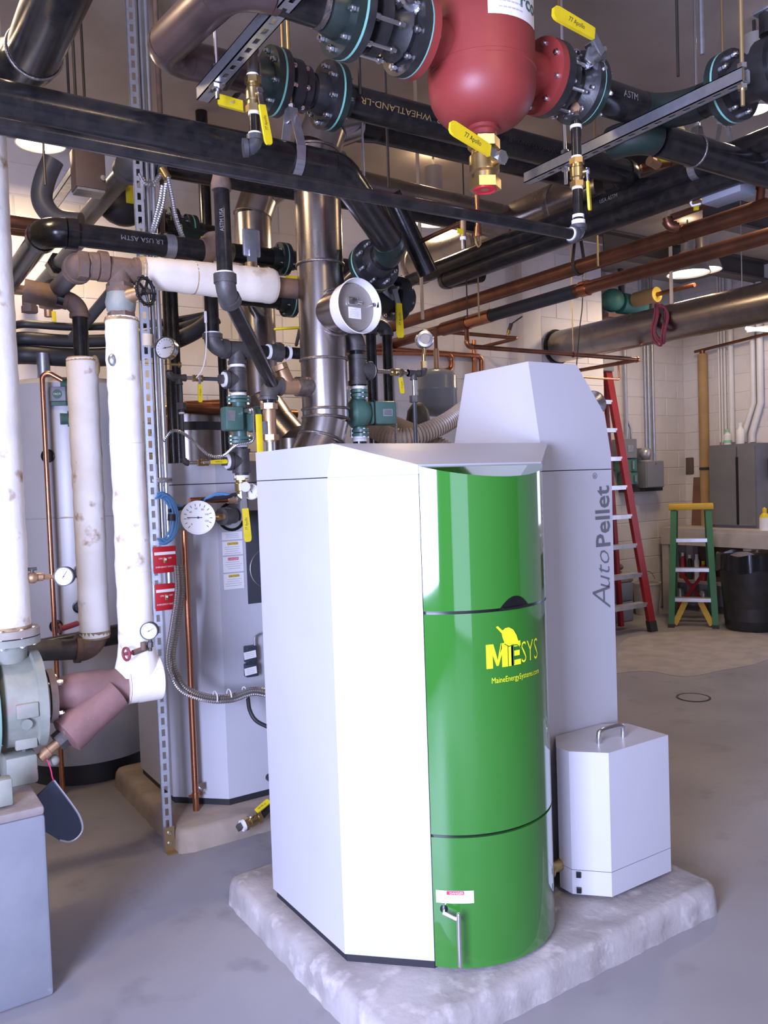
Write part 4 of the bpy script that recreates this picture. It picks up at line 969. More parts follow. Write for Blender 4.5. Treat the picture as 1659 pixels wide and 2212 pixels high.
T = Thing('copper_pipe', 'short copper hairpin with black drain cock below the lower copper main', 'pipe', p1); run(T, [p0, p1, p2], .015, 'copper_dull', bend=.03, em='copper')
q = along(p0, EX, px=1095); w1 = q+V((.05, .0, .11)); T.part('drain_cock', MB().cyl(q, q+(w1-q)*.35, .012).cyl(q+(w1-q)*.35, q+(w1-q)*.5, .017), 'brass'); T.part('cock_body', MB().cyl(q+(w1-q)*.5, w1, .016).tube([w1, w1+V((.12, 0, .07))], .006, 8), 'black_rubber')
# background copper near the expansion tank
yk = 5.565
T = Thing('copper_pipe', 'bright copper lines on the back wall above the expansion tank', 'pipe', OY(yk, 900, 770))
run(T, [OY(yk, 760, 760), OY(yk, 930, 763), OY(yk, 975, 766), OY(yk, 975, 800), OY(yk, 940, 803)], .024, 'copper', bend=.05)
run(T, [OY(yk, 760, 748), OY(yk, 1040, 770), OY(yk, 1040, 830)], .022, 'copper', bend=.045)
run(T, [OY(yk, 1024, 735), OY(yk, 1024, 830)], .018, 'copper', bend=.045)
T = Thing('copper_pipe', 'dull vertical copper riser on the back wall by the black loop', 'pipe', OY(5.57, 850, 900)); run(T, [OY(5.57, 838, 700), OY(5.57, 852, 980)], .02, 'copper_dull')
T = Thing('copper_pipe', 'copper pipe running low behind the two flues', 'pipe', OY(4.9, 430, 880))
run(T, [OY(4.9, 352, 1000), OY(4.9, 352, 880), OY(4.9, 640, 895)], .030, 'copper_dull', bend=.06, em='copper')
run(T, [OY(4.95, 400, 878), OY(4.95, 520, 872)], .034, 'copper')
# big exhaust duct into the wall
xd_ = 5.6; zd = 2.775
T = Thing('exhaust_duct', 'large bare metal duct entering the block wall on the right', 'duct', (xd_, 4.5, zd))
T.part('duct', MB().cyl((xd_, YB-.02, zd), (xd_, .6, zd), .145, n=40), 'flue_steel')
T.part('wall_collar', MB().torus((xd_, YB-.03, zd), EY, .152, .014, 40), 'gap_black', label='black sealing ring at the wall')
for yy in (4.35, 2.9): T.part('joint_band', MB().cyl((xd_, yy, zd), (xd_, yy+.02, zd), .1475, n=40), 'weld')
q = OX(xd_-.15, 1425, 690); q.x = xd_
rod_to(V((xd_, q.y, zd+.14)), 'thick pale hanger pipe above the exhaust duct', .014, 'tag_wood')
rod_to(V((xd_, q.y-.62, zd+.14)), 'thin rod above the exhaust duct', .004, 'galv')
T = Thing('rope_coil', 'coil of red rope hung over the exhaust duct', 'rope', (xd_-.16, q.y, zd))
for i in range(6):
    rr = .12+.012*(i % 3); yy = q.y+random.uniform(-.05, .05); pts = [V((xd_-.165-.012*(i % 2)+.02*math.sin(3*t_), yy+.055*math.cos(t_)+.02*(i-2.5)*.5, zd-.03+rr*1.15*math.sin(t_))) for t_ in [2*math.pi*j/24 for j in range(24)]]
    T.part('loop', MB().tube(pts, .008, 8, closed=True), 'rope_red')
T.part('hook', MB().tube([V((xd_-.18, q.y-.05, zd+.1)), V((xd_-.19, q.y-.06, zd)), V((xd_-.18, q.y-.09, zd-.08))], .008, 8), 'foot_black')
# ------------------------------------------------------------------ red vessel drop line, air vents
p = OY(2.585, 1032, 415); q = OY(2.585, 1032, 480)
T = Thing('copper_drop', 'thin copper drop ending in a brass fitting, below the red opening', 'pipe', OY(2.585, 1032, 530)); T.part('pipe', MB().cyl(V((p.x, p.y, 2.96)), q-EZ*.02, .010), 'copper'); r_ = OY(2.585, 1032, 505); T.part('union', MB().cyl(q-EZ*.02, r_, .014).cyl(r_, r_-EZ*.012, .017), 'copper')
for s in (-1, 1): T.part('yoke', MB().tube([r_, r_+V((s*.014, 0, -.012)), r_+V((s*.012, 0, -.04)), r_+V((0, 0, -.052))], .004, 6), 'brass')
p = OY(2.7, 1000, 478); q = OY(2.7, 1000, 512)
T = Thing('air_vent', 'small brass air vent with yellow tag above the black twin pipes', 'air vent', q); T.part('body', MB().cyl(p, q, .013), 'bronze'); ring(T, q-EZ*.006, EZ, .013, .012); T.part('nipple', MB().cyl(q, q-EZ*.05, .009), 'zinc'); T.part('tag', MB().box(q+V((-.022, -.01, .018)), (.03, .004, .02)), 'yellow')
a = OY(2.72, 1000, 480); single('copper_tube', MB().cyl(a, along(a, EY, px=865), .010), 'copper_dull', 'thin copper tube running back beside the green elbow', 'pipe', base=a)
# black steeply dropping pipe behind the green elbow
a, b = OY(3.06, 845, 420), OY(3.06, 925, 590); single('steel_pipe', MB().cyl(a, b, .045), 'black_pipe', 'short steep black pipe behind the green elbow', 'pipe', base=b)
# flanged butterfly valve behind damper
c = A(855, 645, 3.75)
T = Thing('flanged_valve', 'black flanged valve with long hanging yellow lever beside the white damper', 'valve', c)
flange_pair(T, c, EX, .10, 'flange_black', 'flange_black', 8, gask='flange_green', hub=.06)
T.part('body', MB().cyl(c-EX*.16, c-EX*.04, .072).cyl(c-EX*.20, c-EX*.15, .095), 'flange_black'); T.part('green_neck', MB().cyl(c-EX*.1, c-EX*.1+EZ*.12, .05), 'flange_green')
mp = c+V((-.085, -.085, .01)); T.part('mount_pad', MB().box(mp, (.065, .01, .065), Matrix.Rotation(.5, 3, 'Y'), bev=.003), 'galv'); T.part('stem', MB().cyl(mp, mp-EY*.03, .017), 'iron')
lv = T.part('lever', MB().bar(mp-EY*.03, mp+V((.02, -.03, -.07)), .026, .006, up=EY), 'galv'); grip(T, mp+V((.02, -.03, -.06)), V((.03, 0, -1)), -EY, .15, .034, '77 Apollo', parent=lv, th=.01)
# black U loop behind the right pump
yv = 4.0
T = Thing('steel_pipe', 'black pipe loop with two vertical legs behind the right green pump', 'pipe', OY(yv, 820, 860)); u1, u2 = OY(yv, 800, 702), OY(yv, 835, 704); run(T, [V((u1.x, yv, .0)), u1, u2, V((u2.x, yv, .0))], .030, 'black_pipe', bend=.045, em='iron', collar=True)
# expansion tank
c = A(945, 845, 5.3); Rt = .125
T = Thing('expansion_tank', 'grey round-ended expansion tank hanging behind the hopper', 'tank', c-EZ*.18)
T.part('shell', MB().lathe(c, EZ, [(0, -.165), (.05, -.16), (.10, -.135), (Rt, -.10), (Rt, .0), (Rt+.003, .004), (Rt+.003, .014), (Rt, .018), (Rt, .09), (.10, .125), (.05, .14), (0, .142)], 36), 'exp_tank')
T.part('neck', MB().cyl(c+EZ*.13, c+EZ*.27, .018), 'bronze'); T.part('feed_tube', MB().tube([c+EZ*.25, c+EZ*.40, V((c.x, YB-.006, c.z+.40))], .012, 10), 'copper_dull')
# beige suction hose
h0 = A(995, 890, 3.9)
flex1('suction_hose', 'beige ribbed suction hose curving behind the front boiler hood', 'hose', [A(1010, 880, 4.2), A(960, 915, 4.0), A(900, 940, 3.9), A(850, 945, 3.9), A(800, 920, 4.0), A(760, 880, 4.3), A(745, 840, 4.6)], .045, 'hose', pitch=.016, n=14)
flex1('suction_hose', 'beige ribbed suction hose crossing lower behind the hood', 'hose', [A(830, 905, 4.3), A(880, 925, 4.2), A(930, 948, 4.1), A(980, 975, 4.1)], .035, 'hose', pitch=.016, n=14)
T = Thing('wrapped_fitting', 'dark wrapped fitting below the small expansion tank', 'fitting', A(905, 925, 4.8)); c = A(903, 905, 4.8); T.part('body', MB().lathe(c, EZ, [(0, -.1), (.06, -.09), (.075, -.03), (.06, .05), (.03, .09), (0, .1)], 20), 'iron'); T.part('arm', MB().cyl(c, c+V((.1, 0, -.12)), .055), 'iron'); T.part('riser', MB().cyl(c, V((c.x, c.y, 0)), .03), 'black_pipe')
# ================================================================== old pump on its pedestal, insulated risers
px0, py0_ = .469, 2.725
T = Thing('concrete_pedestal', 'grey painted concrete pedestal under the old pump at the lower left', 'pedestal', (0, 3.05, 0))
T.part('block', MB().box((px0-.55, 3.02, .29), (1.10, .59, .58), bev=.012), 'pedestal_paint')
T.part('cap', MB().box((px0-.55, 3.02, .592), (1.098, .588, .03), bev=.010), 'pedestal_top', label='chipped bare concrete top')
yp, zp = 3.05, .872
xc = OY(yp, 45, 1510).x; RP = .165
T = Thing('pump', 'old pale green centrifugal pump with round casing at the left edge', 'pump', (xc, yp, .61))
T.part('casing', MB().lathe((xc, yp, zp), EX, [(0, -.08), (.10, -.08), (.135, -.07), (.15, -.06), (.152, .03), (.165, .035), (.165, .062), (.13, .066), (.10, .075), (0, .075)], 48), 'pump_old_green')
T.part('back_plate', MB().lathe((xc-.10, yp, zp), -EX, [(.17, -.015), (.172, .0), (.16, .02), (.10, .03), (0, .03)], 48), 'motor_green', label='pale turquoise rim of the motor side')
T.part('motor', MB().cyl((xc-.12, yp, zp), (xc-.55, yp, zp), .12, n=32), 'motor_green')
T.part('discharge_neck', MB().cyl((xc-.03, yp, zp+.12), (xc-.03, yp, zp+.24), .055, .062, n=24), 'pump_old_green')
zf = OY(yp, 20, 1375).z
for z, m_ in ((zf-.012, 'pump_old_green'), (zf+.016, 'flange_pink')): T.part('flange', MB().lathe((xc-.03, yp, z), EZ, [(0, -.012), (.102, -.012), (.102, .012), (0, .012)], 32), m_)
bolts(T, (xc-.03, yp, zf), EZ, .083, 8, .032, .010)
for s in (0, 1):
    a = math.radians(-35-50*s); T.part('casing_rib', MB().box((xc-.005, yp-.152*math.cos(a+.6), zp+.152*math.sin(a+.6)), (.07, .02, .05), bev=.006), 'pump_old_green')
T.part('casing_plug', MB().cyl((xc-.01, yp-.14, zp-.04), (xc-.01, yp-.162, zp-.045), .018, n=12), 'pump_old_green')
T.part('foot', MB().box((xc-.02, yp, .655), (.10, .18, .10), bev=.01), 'pump_old_green'); T.part('foot', MB().box((xc-.40, yp, .68), (.12, .2, .15), bev=.01), 'motor_green')
T.part('drain_plug', MB().cyl((xc, yp-.03, zp-.16), (xc, yp-.03, zp-.185), .012, n=6), 'iron')
k = OZ(.61, 5, 1710); single('base_clip', MB().box((k.x-.02, 2.80, .655), (.06, .05, .085), bev=.006), 'pump_old_green', 'small pale green metal block on the pedestal top', 'bracket')
# strainer line
xs0 = OY(yp, 105, 1507).x; xs1 = OY(yp, 315, 1480).x
T = Thing('y_strainer', 'reddish brown cast strainer with slanted leg beside the old pump', 'strainer', (xs0+.1, yp, zp))
for xx_, m_ in ((xs0-.022, 'pump_old_green'), (xs0+.006, 'flange_pink')): T.part('flange', MB().lathe((xx_, yp, zp), EX, [(0, -.011), (.093, -.011), (.093, .011), (0, .011)], 32), m_)
T.part('suction_neck', MB().cyl((xc+.05, yp, zp), (xs0-.02, yp, zp), .05), 'pump_old_green'); bolts(T, (xs0-.006, yp, zp), EX, .077, 4, .045, .011)
T.part('body', MB().lathe((xs0+.02, yp, zp), EX, [(0, 0), (.052, 0), (.058, .03), (.066, .05), (.068, .16), (.058, .19), (.060, .22), (.068, .25), (.070, .28), (0, .28)], 28), 'strainer_red')
a = V((xs0+.24, yp-.02, zp-.01)); d = V((-.78, -.10, -.50)).normalized(); b = a+d*.24
T.part('leg', MB().lathe(a, d, [(0, 0), (.066, .02), (.068, .17), (.072, .19), (.072, .235), (.045, .245), (0, .245)], 28), 'strainer_red', label='slanted strainer leg')
k = MB(); hexn(k, a+d*.258, d, .036, .03); T.part('plug', k, 'iron'); c_ = a+d*.27
T.part('nipple', MB().cyl(c_, c_+d*.075, .017).cyl(c_+d*.04, c_+d*.06, .021), 'bronze'); T.part('drain_handle', MB().bar(c_+d*.07+V((-.02, -.02, -.03)), c_+d*.07+V((-.05, -.02, .01)), .022, .01), 'dark_plastic'); T.part('knob', MB().sphere(c_+d*.05+V((.03, .03, -.04)), .02), 'pump_old_green')
s0 = c_+d*.06; s9 = OY(s0.y, 116, 1686); sp = [s0, s0+(s9-s0)*.25+V((.006, 0, 0)), s0+(s9-s0)*.6+V((.004, -.002, 0)), s0+(s9-s0)*.85, s9]
bl = sp[-1]
hose1('string', 'thin pink string tied to the strainer drain', 'string', sp, .0025, 'pink_string', 6)
pA, pB, pC, pD = [OY(bl.y, *p) for p in [(112, 1690), (155, 1738), (178, 1800), (100, 1810)]]
outline = [bl+V((0, 0, 0)), OY(bl.y, 155, 1738), OY(bl.y, 172, 1765), OY(bl.y, 178, 1790), OY(bl.y, 168, 1808), OY(bl.y, 150, 1818), OY(bl.y, 128, 1815), OY(bl.y, 70, 1780), OY(bl.y, 60, 1740)]
T = Thing('dustpan', 'dark grey plastic scoop hanging on the pink string', 'scoop', V((bl.x, bl.y, outline[5].z)))
T.part('blade', MB().prism(outline, V((0, .012, 0))), 'blade_grey'); T.part('rim', MB().tube(spline(outline[:7], 4), .0045, 8), 'conduit')
# insulated riser C with elbow, gauge on it
xC = OY(yp, 272, 900).x; zC0 = OY(yp, 292, 1405).z; zC1 = OY(yp, 268, 690).z
T = Thing('insulated_pipe', 'white insulated riser turning into the strainer, with a small black gauge', 'pipe', (xC, yp, zp))
n_ = 40; pts = [V((xC+random.uniform(-.0015, .0015), yp+random.uniform(-.0015, .0015), zp+.14+(zC1-zp-.14)*i/n_)) for i in range(n_+1)]
T.part('lagging', MB().tube(pts, [.060+random.uniform(-.0012, .0012)+(.003 if i < 14 else 0) for i in range(n_+1)], 24), 'insulation')
xe0 = xs0+.27
T.part('lagged_elbow', MB().lathe((xe0, yp, zp+.005), EX, [(0, 0), (.080, 0), (.080, .06), (.083, .12), (.082, xC-xe0-.01), (.079, xC-xe0+.02), (.070, xC-xe0+.048), (.054, xC-xe0+.071), (.030, xC-xe0+.087), (0, xC-xe0+.092)], 30), 'insulation', label='white lagged elbow')
T.part('lagged_neck', MB().lathe((xC, yp, zp+.03), EZ, [(.082, 0), (.080, .03), (.070, .07), (.064, .12), (.061, .17), (0, .17)], 28), 'insulation')
T.part('lagging_edge', MB().lathe((xs0+.268, yp, zp+.005), -EX, [(.0, 0), (.082, 0), (.082, .004), (0, .004)], 28), 'insulation_clean')
T.part('lagging_edge', MB().lathe((xC, yp, zC1), EZ, [(.062, -.01), (.058, .005), (.02, .006), (0, .006)], 20), 'insul_edge')
for z in (1.75, 1.28): T.part('seam_band', MB().cyl((xC, yp, z), (xC, yp, z+.004), .0635, n=24), 'insulation_clean')
q = OY(yp-.075, 268, 775); T.part('torn_patch', MB().sphere(V((xC-.045, yp-.035, q.z)), .022, 12, (.9, .6, 1.1)), 'galv', label='bare torn spot')
gz = OY(yp-.09, 322, 1363); gauge('small round gauge with black rim on the lower end of the lagged riser', gz, V((-.50, -.85, .02)), .031, 'black_rubber', .025, .5, stem=(-EZ, gz+V((.004, .01, -.075))), stemm='iron')
vb = OY(yp-.085, 310, 1405); T = Thing('gauge_cock', 'little rusty cock with red wheel below the small black gauge', 'valve', vb)
a = OY(yp-.085, 275, 1412); T.part('body', MB().cyl(vb+V((.02, .02, .004)), a+V((.02, 0, 0)), .010).cyl(vb+EZ*.002, vb+EZ*.03, .010), 'rust_iron'); T.part('wheel', MB().torus(a+V((-.005, -.005, 0)), V((1, .3, 0)), .022, .005, 20).cyl(a+V((-.01, 0, 0)), a+V((.02, 0, 0)), .006), 'rope_red', label='red hand wheel')
# riser A
T = Thing('insulated_pipe', 'thick white insulated riser at the left edge above the old pump', 'pipe', (xc-.03, yp, zf+.03))
n_ = 60; zz1 = 3.25; pts = [V((xc-.03+random.uniform(-.001, .001), yp+random.uniform(-.001, .001), zf+.03+(zz1-zf-.03)*i/n_)) for i in range(n_+1)]
T.part('lagging', MB().tube(pts, [.074+random.uniform(-.001, .001) for i in range(n_+1)], 28), 'insulation'); T.part('lagging_edge', MB().cyl((xc-.03, yp, zf+.03), (xc-.03, yp, zf+.038), .078), 'insul_edge'); T.part('pipe', MB().cyl((xc-.03, yp, zz1), (xc-.03, yp, ZC-.005), .045), 'black_pipe')
k = OY(yp-.02, 70, 1248); gq = OY(yp-.03, 138, 1245)
gauge('round white gauge sticking out beside the thick left riser', gq, V((-.45, -.88, .03)), .033, 'black_rubber', .03, 1.0, stem=(V((-1, .2, -.02)), k+V((.02, .01, 0))), stemm='bronze')
T = Thing('gauge_cock', 'corroded brass cock between the thick left riser and its gauge', 'valve', k); T.part('body', MB().cyl(k+V((-.03, .01, 0)), k+V((.035, .005, 0)), .014).sphere(k, .02), 'bronze'); T.part('tee_handle', MB().cyl(k, k+EZ*.028, .006).cyl(k+V((-.015, 0, .03)), k+V((.015, 0, .03)), .006), 'iron')
# riser B
yB_ = 3.45; xB = OY(yB_, 190, 1050).x; zB0 = OY(yB_, 207, 1372).z; zB1 = OY(yB_, 172, 775).z
T = Thing('insulated_pipe', 'stained white insulated riser second from the left, open at the top', 'pipe', (xB, yB_, zB0-.05))
n_ = 40; pts = [V((xB+random.uniform(-.0015, .0015), yB_+random.uniform(-.0015, .0015), zB0+(zB1-zB0)*i/n_)) for i in range(n_+1)]
T.part('lagging', MB().tube(pts, [.060+random.uniform(-.0012, .0012) for i in range(n_+1)], 24), 'insulation'); T.part('lagging_edge', MB().lathe((xB, yB_, zB1), EZ, [(.062, -.012), (.057, .004), (.02, .006), (0, .006)], 20), 'insul_edge'); T.part('lagging_edge', MB().lathe((xB, yB_, zB0), -EZ, [(.062, -.02), (.057, .012), (.02, .014), (0, .014)], 20), 'insul_edge')
q = V((xB+.045, yB_-.025, zB1-.03)); T.part('torn_patch', MB().sphere(q, .028, 12, (.7, .7, 1.6)), 'insul_edge', label='torn brown lagging')
zt3 = OY(yB_, 165, 655).z; run(T, [V((xB, yB_, zB1-.02)), V((xB, yB_, zt3)), V((xB-.12, yB_+.02, zt3+.03))], .030, 'black_pipe', bend=.06, em='rust_iron', collar=True)
T.part('tee', MB().cyl((xB-.08, yB_+.012, zt3+.02), (xB-.20, yB_+.03, zt3+.04), .045), 'rust_iron')
run(T, [V((xB, yB_, zB0+.01)), V((xB, yB_, zB0-.055)), V((xB-.33, yB_, zB0-.02))], .042, 'iron', bend=.06, em='rust_iron', collar=True)
ap = [V((xB-.30, yB_, zB0-.02)), V((xB-.40, yB_-.01, zB0-.03)), V((xB-.52, yB_-.03, zB0-.09)), V((xB-.62, yB_-.03, zB0-.17))]; T.part('elbow', MB().tube(spline(ap, 6), .056, 20), 'grey_pipe')
q = V((xB-.14, yB_-.05, zB0+.05)); T.part('red_cock', MB().cyl(q+V((.07, .03, .01)), q, .011).torus(q-V((.004, 0, 0)), EX, .018, .005, 18), 'rope_red')
# black pipe and tee between risers at low level behind
a = OY(4.2, 238, 1385); b = OY(4.2, 330, 1355); single('steel_pipe', MB().cyl(a-V((.4, 0, 0)), b+V((-.02, 0, 0)), .05), 'black_pipe', 'short dark pipe crossing low behind the insulated risers', 'pipe')
# top of C: gate valve, tee, horizontal lagged run
zTee = OY(yp, 262, 583).z; xH = OY(yp, 585, 612).x
T = Thing('gate_valve', 'old grey gate valve with black chain-edged wheel above the lagged riser', 'valve', (xC, yp, zC1))
zv = OY(yp, 265, 655).z
T.part('body', MB().lathe((xC, yp, zC1), EZ, [(0, 0), (.042, 0), (.042, .02), (.050, .03), (.055, .06), (.048, .09), (.046, .11), (0, .11)], 20), 'pump_old_green')
k = MB(); hexn(k, (xC, yp, zC1+.115), EZ, .05, .025); hexn(k, (xC, yp, zC1+.012), EZ, .05, .022); T.part('hex_end', k, 'rust_iron')
wd = V((.55, -.83, .02)).normalized(); wc = V((xC, yp, zC1+.085))+wd*.115
T.part('bonnet', MB().cyl(V((xC, yp, zC1+.07)), wc-wd*.03, .034, .02), 'bronze'); T.part('stem', MB().cyl(wc-wd*.04, wc+wd*.012, .007), 'iron')
u_, v_, w_ = basis(wd); mb = MB().torus(wc, wd, .046, .0065, 32); mb.lathe(wc, wd, [(0, -.008), (.014, -.008), (.014, .008), (0, .008)], 14)
for i in range(5): a = 2*math.pi*i/5; mb.cyl(wc+(u_*math.cos(a)+v_*math.sin(a))*.012, wc+(u_*math.cos(a)+v_*math.sin(a))*.045, .005, n=8)
for i in range(14): a = 2*math.pi*i/14; mb.sphere(wc+(u_*math.cos(a)+v_*math.sin(a))*.051, .0062, 8)
T.part('hand_wheel', mb, 'gap_black', label='black knobbed hand wheel')
T = Thing('pipe_fittings', 'rusty brown tee, union and elbow at the head of the lagged riser', 'fittings', (xC, yp, zTee-.07))
tee(T, (xC, yp, zTee), EX, -EZ, .044, .15, .085, 'rust_iron'); T.part('nipple', MB().cyl((xC-.07, yp, zTee), (xC-.12, yp, zTee), .034), 'rust_iron')
k = MB().cyl((xC-.08, yp, zTee), (xC-.105, yp, zTee), .047); hexn(k, (xC-.13, yp, zTee), EX, .052, .03); T.part('union', k, 'rust_iron')
xe_ = OY(yp, 178, 572).x; ap, t_ = arc((xe_, yp, zTee+.005), EX, EY, .055); mb = MB().tube(ap, .047, 18).cyl(ap[0], ap[0]+EX*.03, .054).cyl(ap[-1], ap[-1]+EY*.03, .054); T.part('elbow', mb, 'rust_iron')
T.part('pipe', MB().cyl(ap[-1], ap[-1]+EY*.45, .035), 'grey_pipe'); T.part('elbow', MB().tube(arc(ap[-1]+EY*.5, -EY, V((.1, .3, -1)), .06)[0], .047, 16), 'rust_iron'); T.part('coupling', MB().cyl(ap[-1]+EY*.40, ap[-1]+EY*.46, .05), 'iron')
T = Thing('insulated_pipe', 'cream insulated pipe lying level from the rusty tee to the right', 'pipe', (xC+.3, yp, zTee))
n_ = 30; x0_ = OY(yp, 303, 575).x; pts = [V((x0_+(xH-x0_)*i/n_, yp, zTee+random.uniform(-.001, .001))) for i in range(n_+1)]
T.part('lagging', MB().tube(pts, [(.058+.012*i/n_)+random.uniform(-.001, .001) for i in range(n_+1)], 26), 'insulation_clean'); T.part('lagging_edge', MB().lathe((x0_-.004, yp, zTee), -EX, [(.060, -.012), (.056, .005), (.03, .006), (0, .006)], 20), 'insul_edge'); T.part('end_dome', MB().lathe((xH-.002, yp, zTee), EX, [(.070, 0), (.066, .012), (.05, .02), (0, .022)], 26), 'insulation_clean')
T.part('band', MB().cyl((x0_+.20, yp, zTee), (x0_+.204, yp, zTee), .0635), 'insul_edge')
T.part('pipe', MB().cyl((xH, yp, zTee), (xH+.28, yp, zTee), .04), 'rust_iron')
# --- black pipes at the left with stencil, bends
yD = 3.35; pD0 = OY(yD, 112, 497); pD1 = OY(yD, 440, 545)
T = Thing('steel_pipe', 'black stencilled pipe from the big black elbow above the cream pipe', 'pipe', pD0)
zD = (pD0.z+pD1.z)/2
ap, t_ = arc((pD0.x-.02, yD, zD), EX, EY, .07); T.part('elbow', MB().tube(ap, .056, 20).cyl(ap[0], ap[0]+EX*.04, .060).cyl(ap[-1], ap[-1]+EY*.04, .060), 'black_pipe'); T.part('pipe', MB().cyl(ap[0], V((pD1.x, yD, zD)), .045), 'black_pipe'); T.part('pipe', MB().cyl(ap[-1], ap[-1]+EY*1.1, .045), 'black_pipe')
stencil(T, 'LR USA ASTM', (OY(yD, 300, 520).x, yD, zD), EX, V((-.3, -1, 0)), .045, .026, 'stencil_grey', flip=True, sx=1.1)
ap, t_ = arc((pD1.x+.06, yD, zD), -EX, V((0, .3, 1)), .07); T.part('elbow', MB().tube(ap, .052, 18), 'rust_iron')
T.part('strap', MB().cyl((OY(yD, 365, 530).x-.02, yD, zD), (OY(yD, 365, 530).x+.02, yD, zD), .049), 'galv')
yE = 3.6; pE = OY(yE, 292, 348); T = Thing('steel_pipe', 'black pipe elbowed down to the back left, above the stencilled pipe', 'pipe', pE)
ap, t_ = arc(pE, EX, EY, .08); T.part('elbow', MB().tube(ap, .062, 20).cyl(ap[0], ap[0]+EX*.04, .066).cyl(ap[-1], ap[-1]+EY*.04, .066), 'grey_pipe'); T.part('pipe', MB().cyl(ap[0], pE+EX*1.9, .048), 'black_pipe'); T.part('pipe', MB().cyl(ap[-1], along(pE, EY, px=170), .045), 'grey_pipe')
v0 = OX(pE.x, 215, 400); T.part('tap', MB().cyl(V((pE.x, v0.y, pE.z)), V((pE.x, v0.y, pE.z+.07)), .018), 'iron')
T = Thing('steel_pipe', 'dark S-bent pipe coming down beside the lamp glare', 'pipe', A(95, 480, 4.0))
T.part('pipe', MB().tube(spline([A(115, 345, 4.0), A(98, 385, 4.0), A(90, 425, 4.0), A(102, 455, 4.0), A(130, 475, 4.0), A(175, 482, 4.0)], 8), .050, 20), 'grey_pipe')
for i, (p0, p1, r_, lab, mm) in enumerate([((60, 520), (40, 475), .036, 'upper dark copper pipe end at the far left', 'copper_dull'), ]):
    a = A(40, 480, 4.2); single('copper_pipe', MB().cyl(V((XL, a.y, a.z)), along(a, EX, px=105), .035), mm, lab, 'pipe'); a = A(40, 497, 4.3); single('copper_pipe', MB().cyl(V((XL, a.y, a.z)), along(a, EX, px=100), .03), mm, 'lower dark copper pipe end at the far left', 'pipe')
# union pipe between (130,545)
a = OX(.80, 195, 500); a = A(190, 500, 3.9); T = Thing('steel_pipe', 'grey pipe with black hex union slanting left behind the rusty elbow', 'pipe', a); b = along(a, EY, px=45); T.part('pipe', MB().cyl(a, b, .036), 'grey_pipe'); m0 = along(a, EY, px=125); k = MB(); hexn(k, m0, EY, .062, .07); k.cyl(m0-EY*.06, m0-EY*.02, .046); T.part('union', k, 'black_pipe')
# valve bodies at far left
c_ = A(62, 628, 4.0); T = Thing('pipe_fittings', 'cluster of rusty bronze fittings at the far left edge', 'fittings', c_); T.part('pipe', MB().cyl(c_+V((-.12, 0, .0)), c_+V((.03, 0, 0)), .024), 'bronze'); k = MB(); hexn(k, c_+V((.0, 0, -.05)), EZ, .034, .05); hexn(k, c_+V((.0, 0, -.09)), EZ, .04, .03); T.part('valve_bonnet', k, 'rust_iron'); T.part('elbow', MB().tube(arc(c_+V((.14, .05, .0)), -EX, V((0, .4, -1)), .045)[0], .042, 14), 'rust_iron')
c_ = A(105, 680, 4.0); v = Thing('valve_lever', 'short yellow lever on a corroded cock near the left risers', 'valve lever', c_); v.part('cock', MB().cyl(c_+EZ*.05, c_-EZ*.01, .02).cyl(c_+EZ*.05, A(85, 628, 4.0), .02), 'bronze'); v.part('grip', MB().box(c_+V((.02, -.02, -.01)), (.02, .008, .05), bev=.002), 'yellow')
# dark flexible insulated lines sagging along the wall
for i, (py_, r_, lab, mm) in enumerate([(700, .022, 'topmost of the sagging dark insulated lines on the left', 'black_rubber'), (731, .036, 'middle one of the sagging dark insulated lines on the left', 'black_rubber'), (766, .052, 'lowest and thickest of the sagging dark insulated lines on the left', 'black_rubber')]):
    o_ = py_-735; pts = [V((XL, 3.75, 1.58+(1055-py_)*.0026+.05)), V((-.6, 3.95, 1.58+(1055-py_)*.0026+.03)), A(-60, py_-6, 4.4), A(60, py_+0, 4.5), A(150, py_+6, 4.6), A(240, py_+4, 4.7), A(330, py_-8+o_*-.2, 4.8), A(410, py_-30-o_*.5, 4.85), A(465, py_-55-o_*.9, 4.9)]
    hose1('insulated_line', lab, 'pipe', pts, r_, mm, 16, group='sagging dark insulated lines')
c_ = A(125, 655, 4.35)
a = A(190, 690, 4.4); b = A(245, 625, 4.4); single('steel_pipe', MB().cyl(a+(a-b)*.35+V((0, .25, -.03)), b, .03).cyl(b, b+V((.02, 0, .03)), .042), 'grey_pipe', 'short slanting grey pipe behind the gate valve', 'pipe')
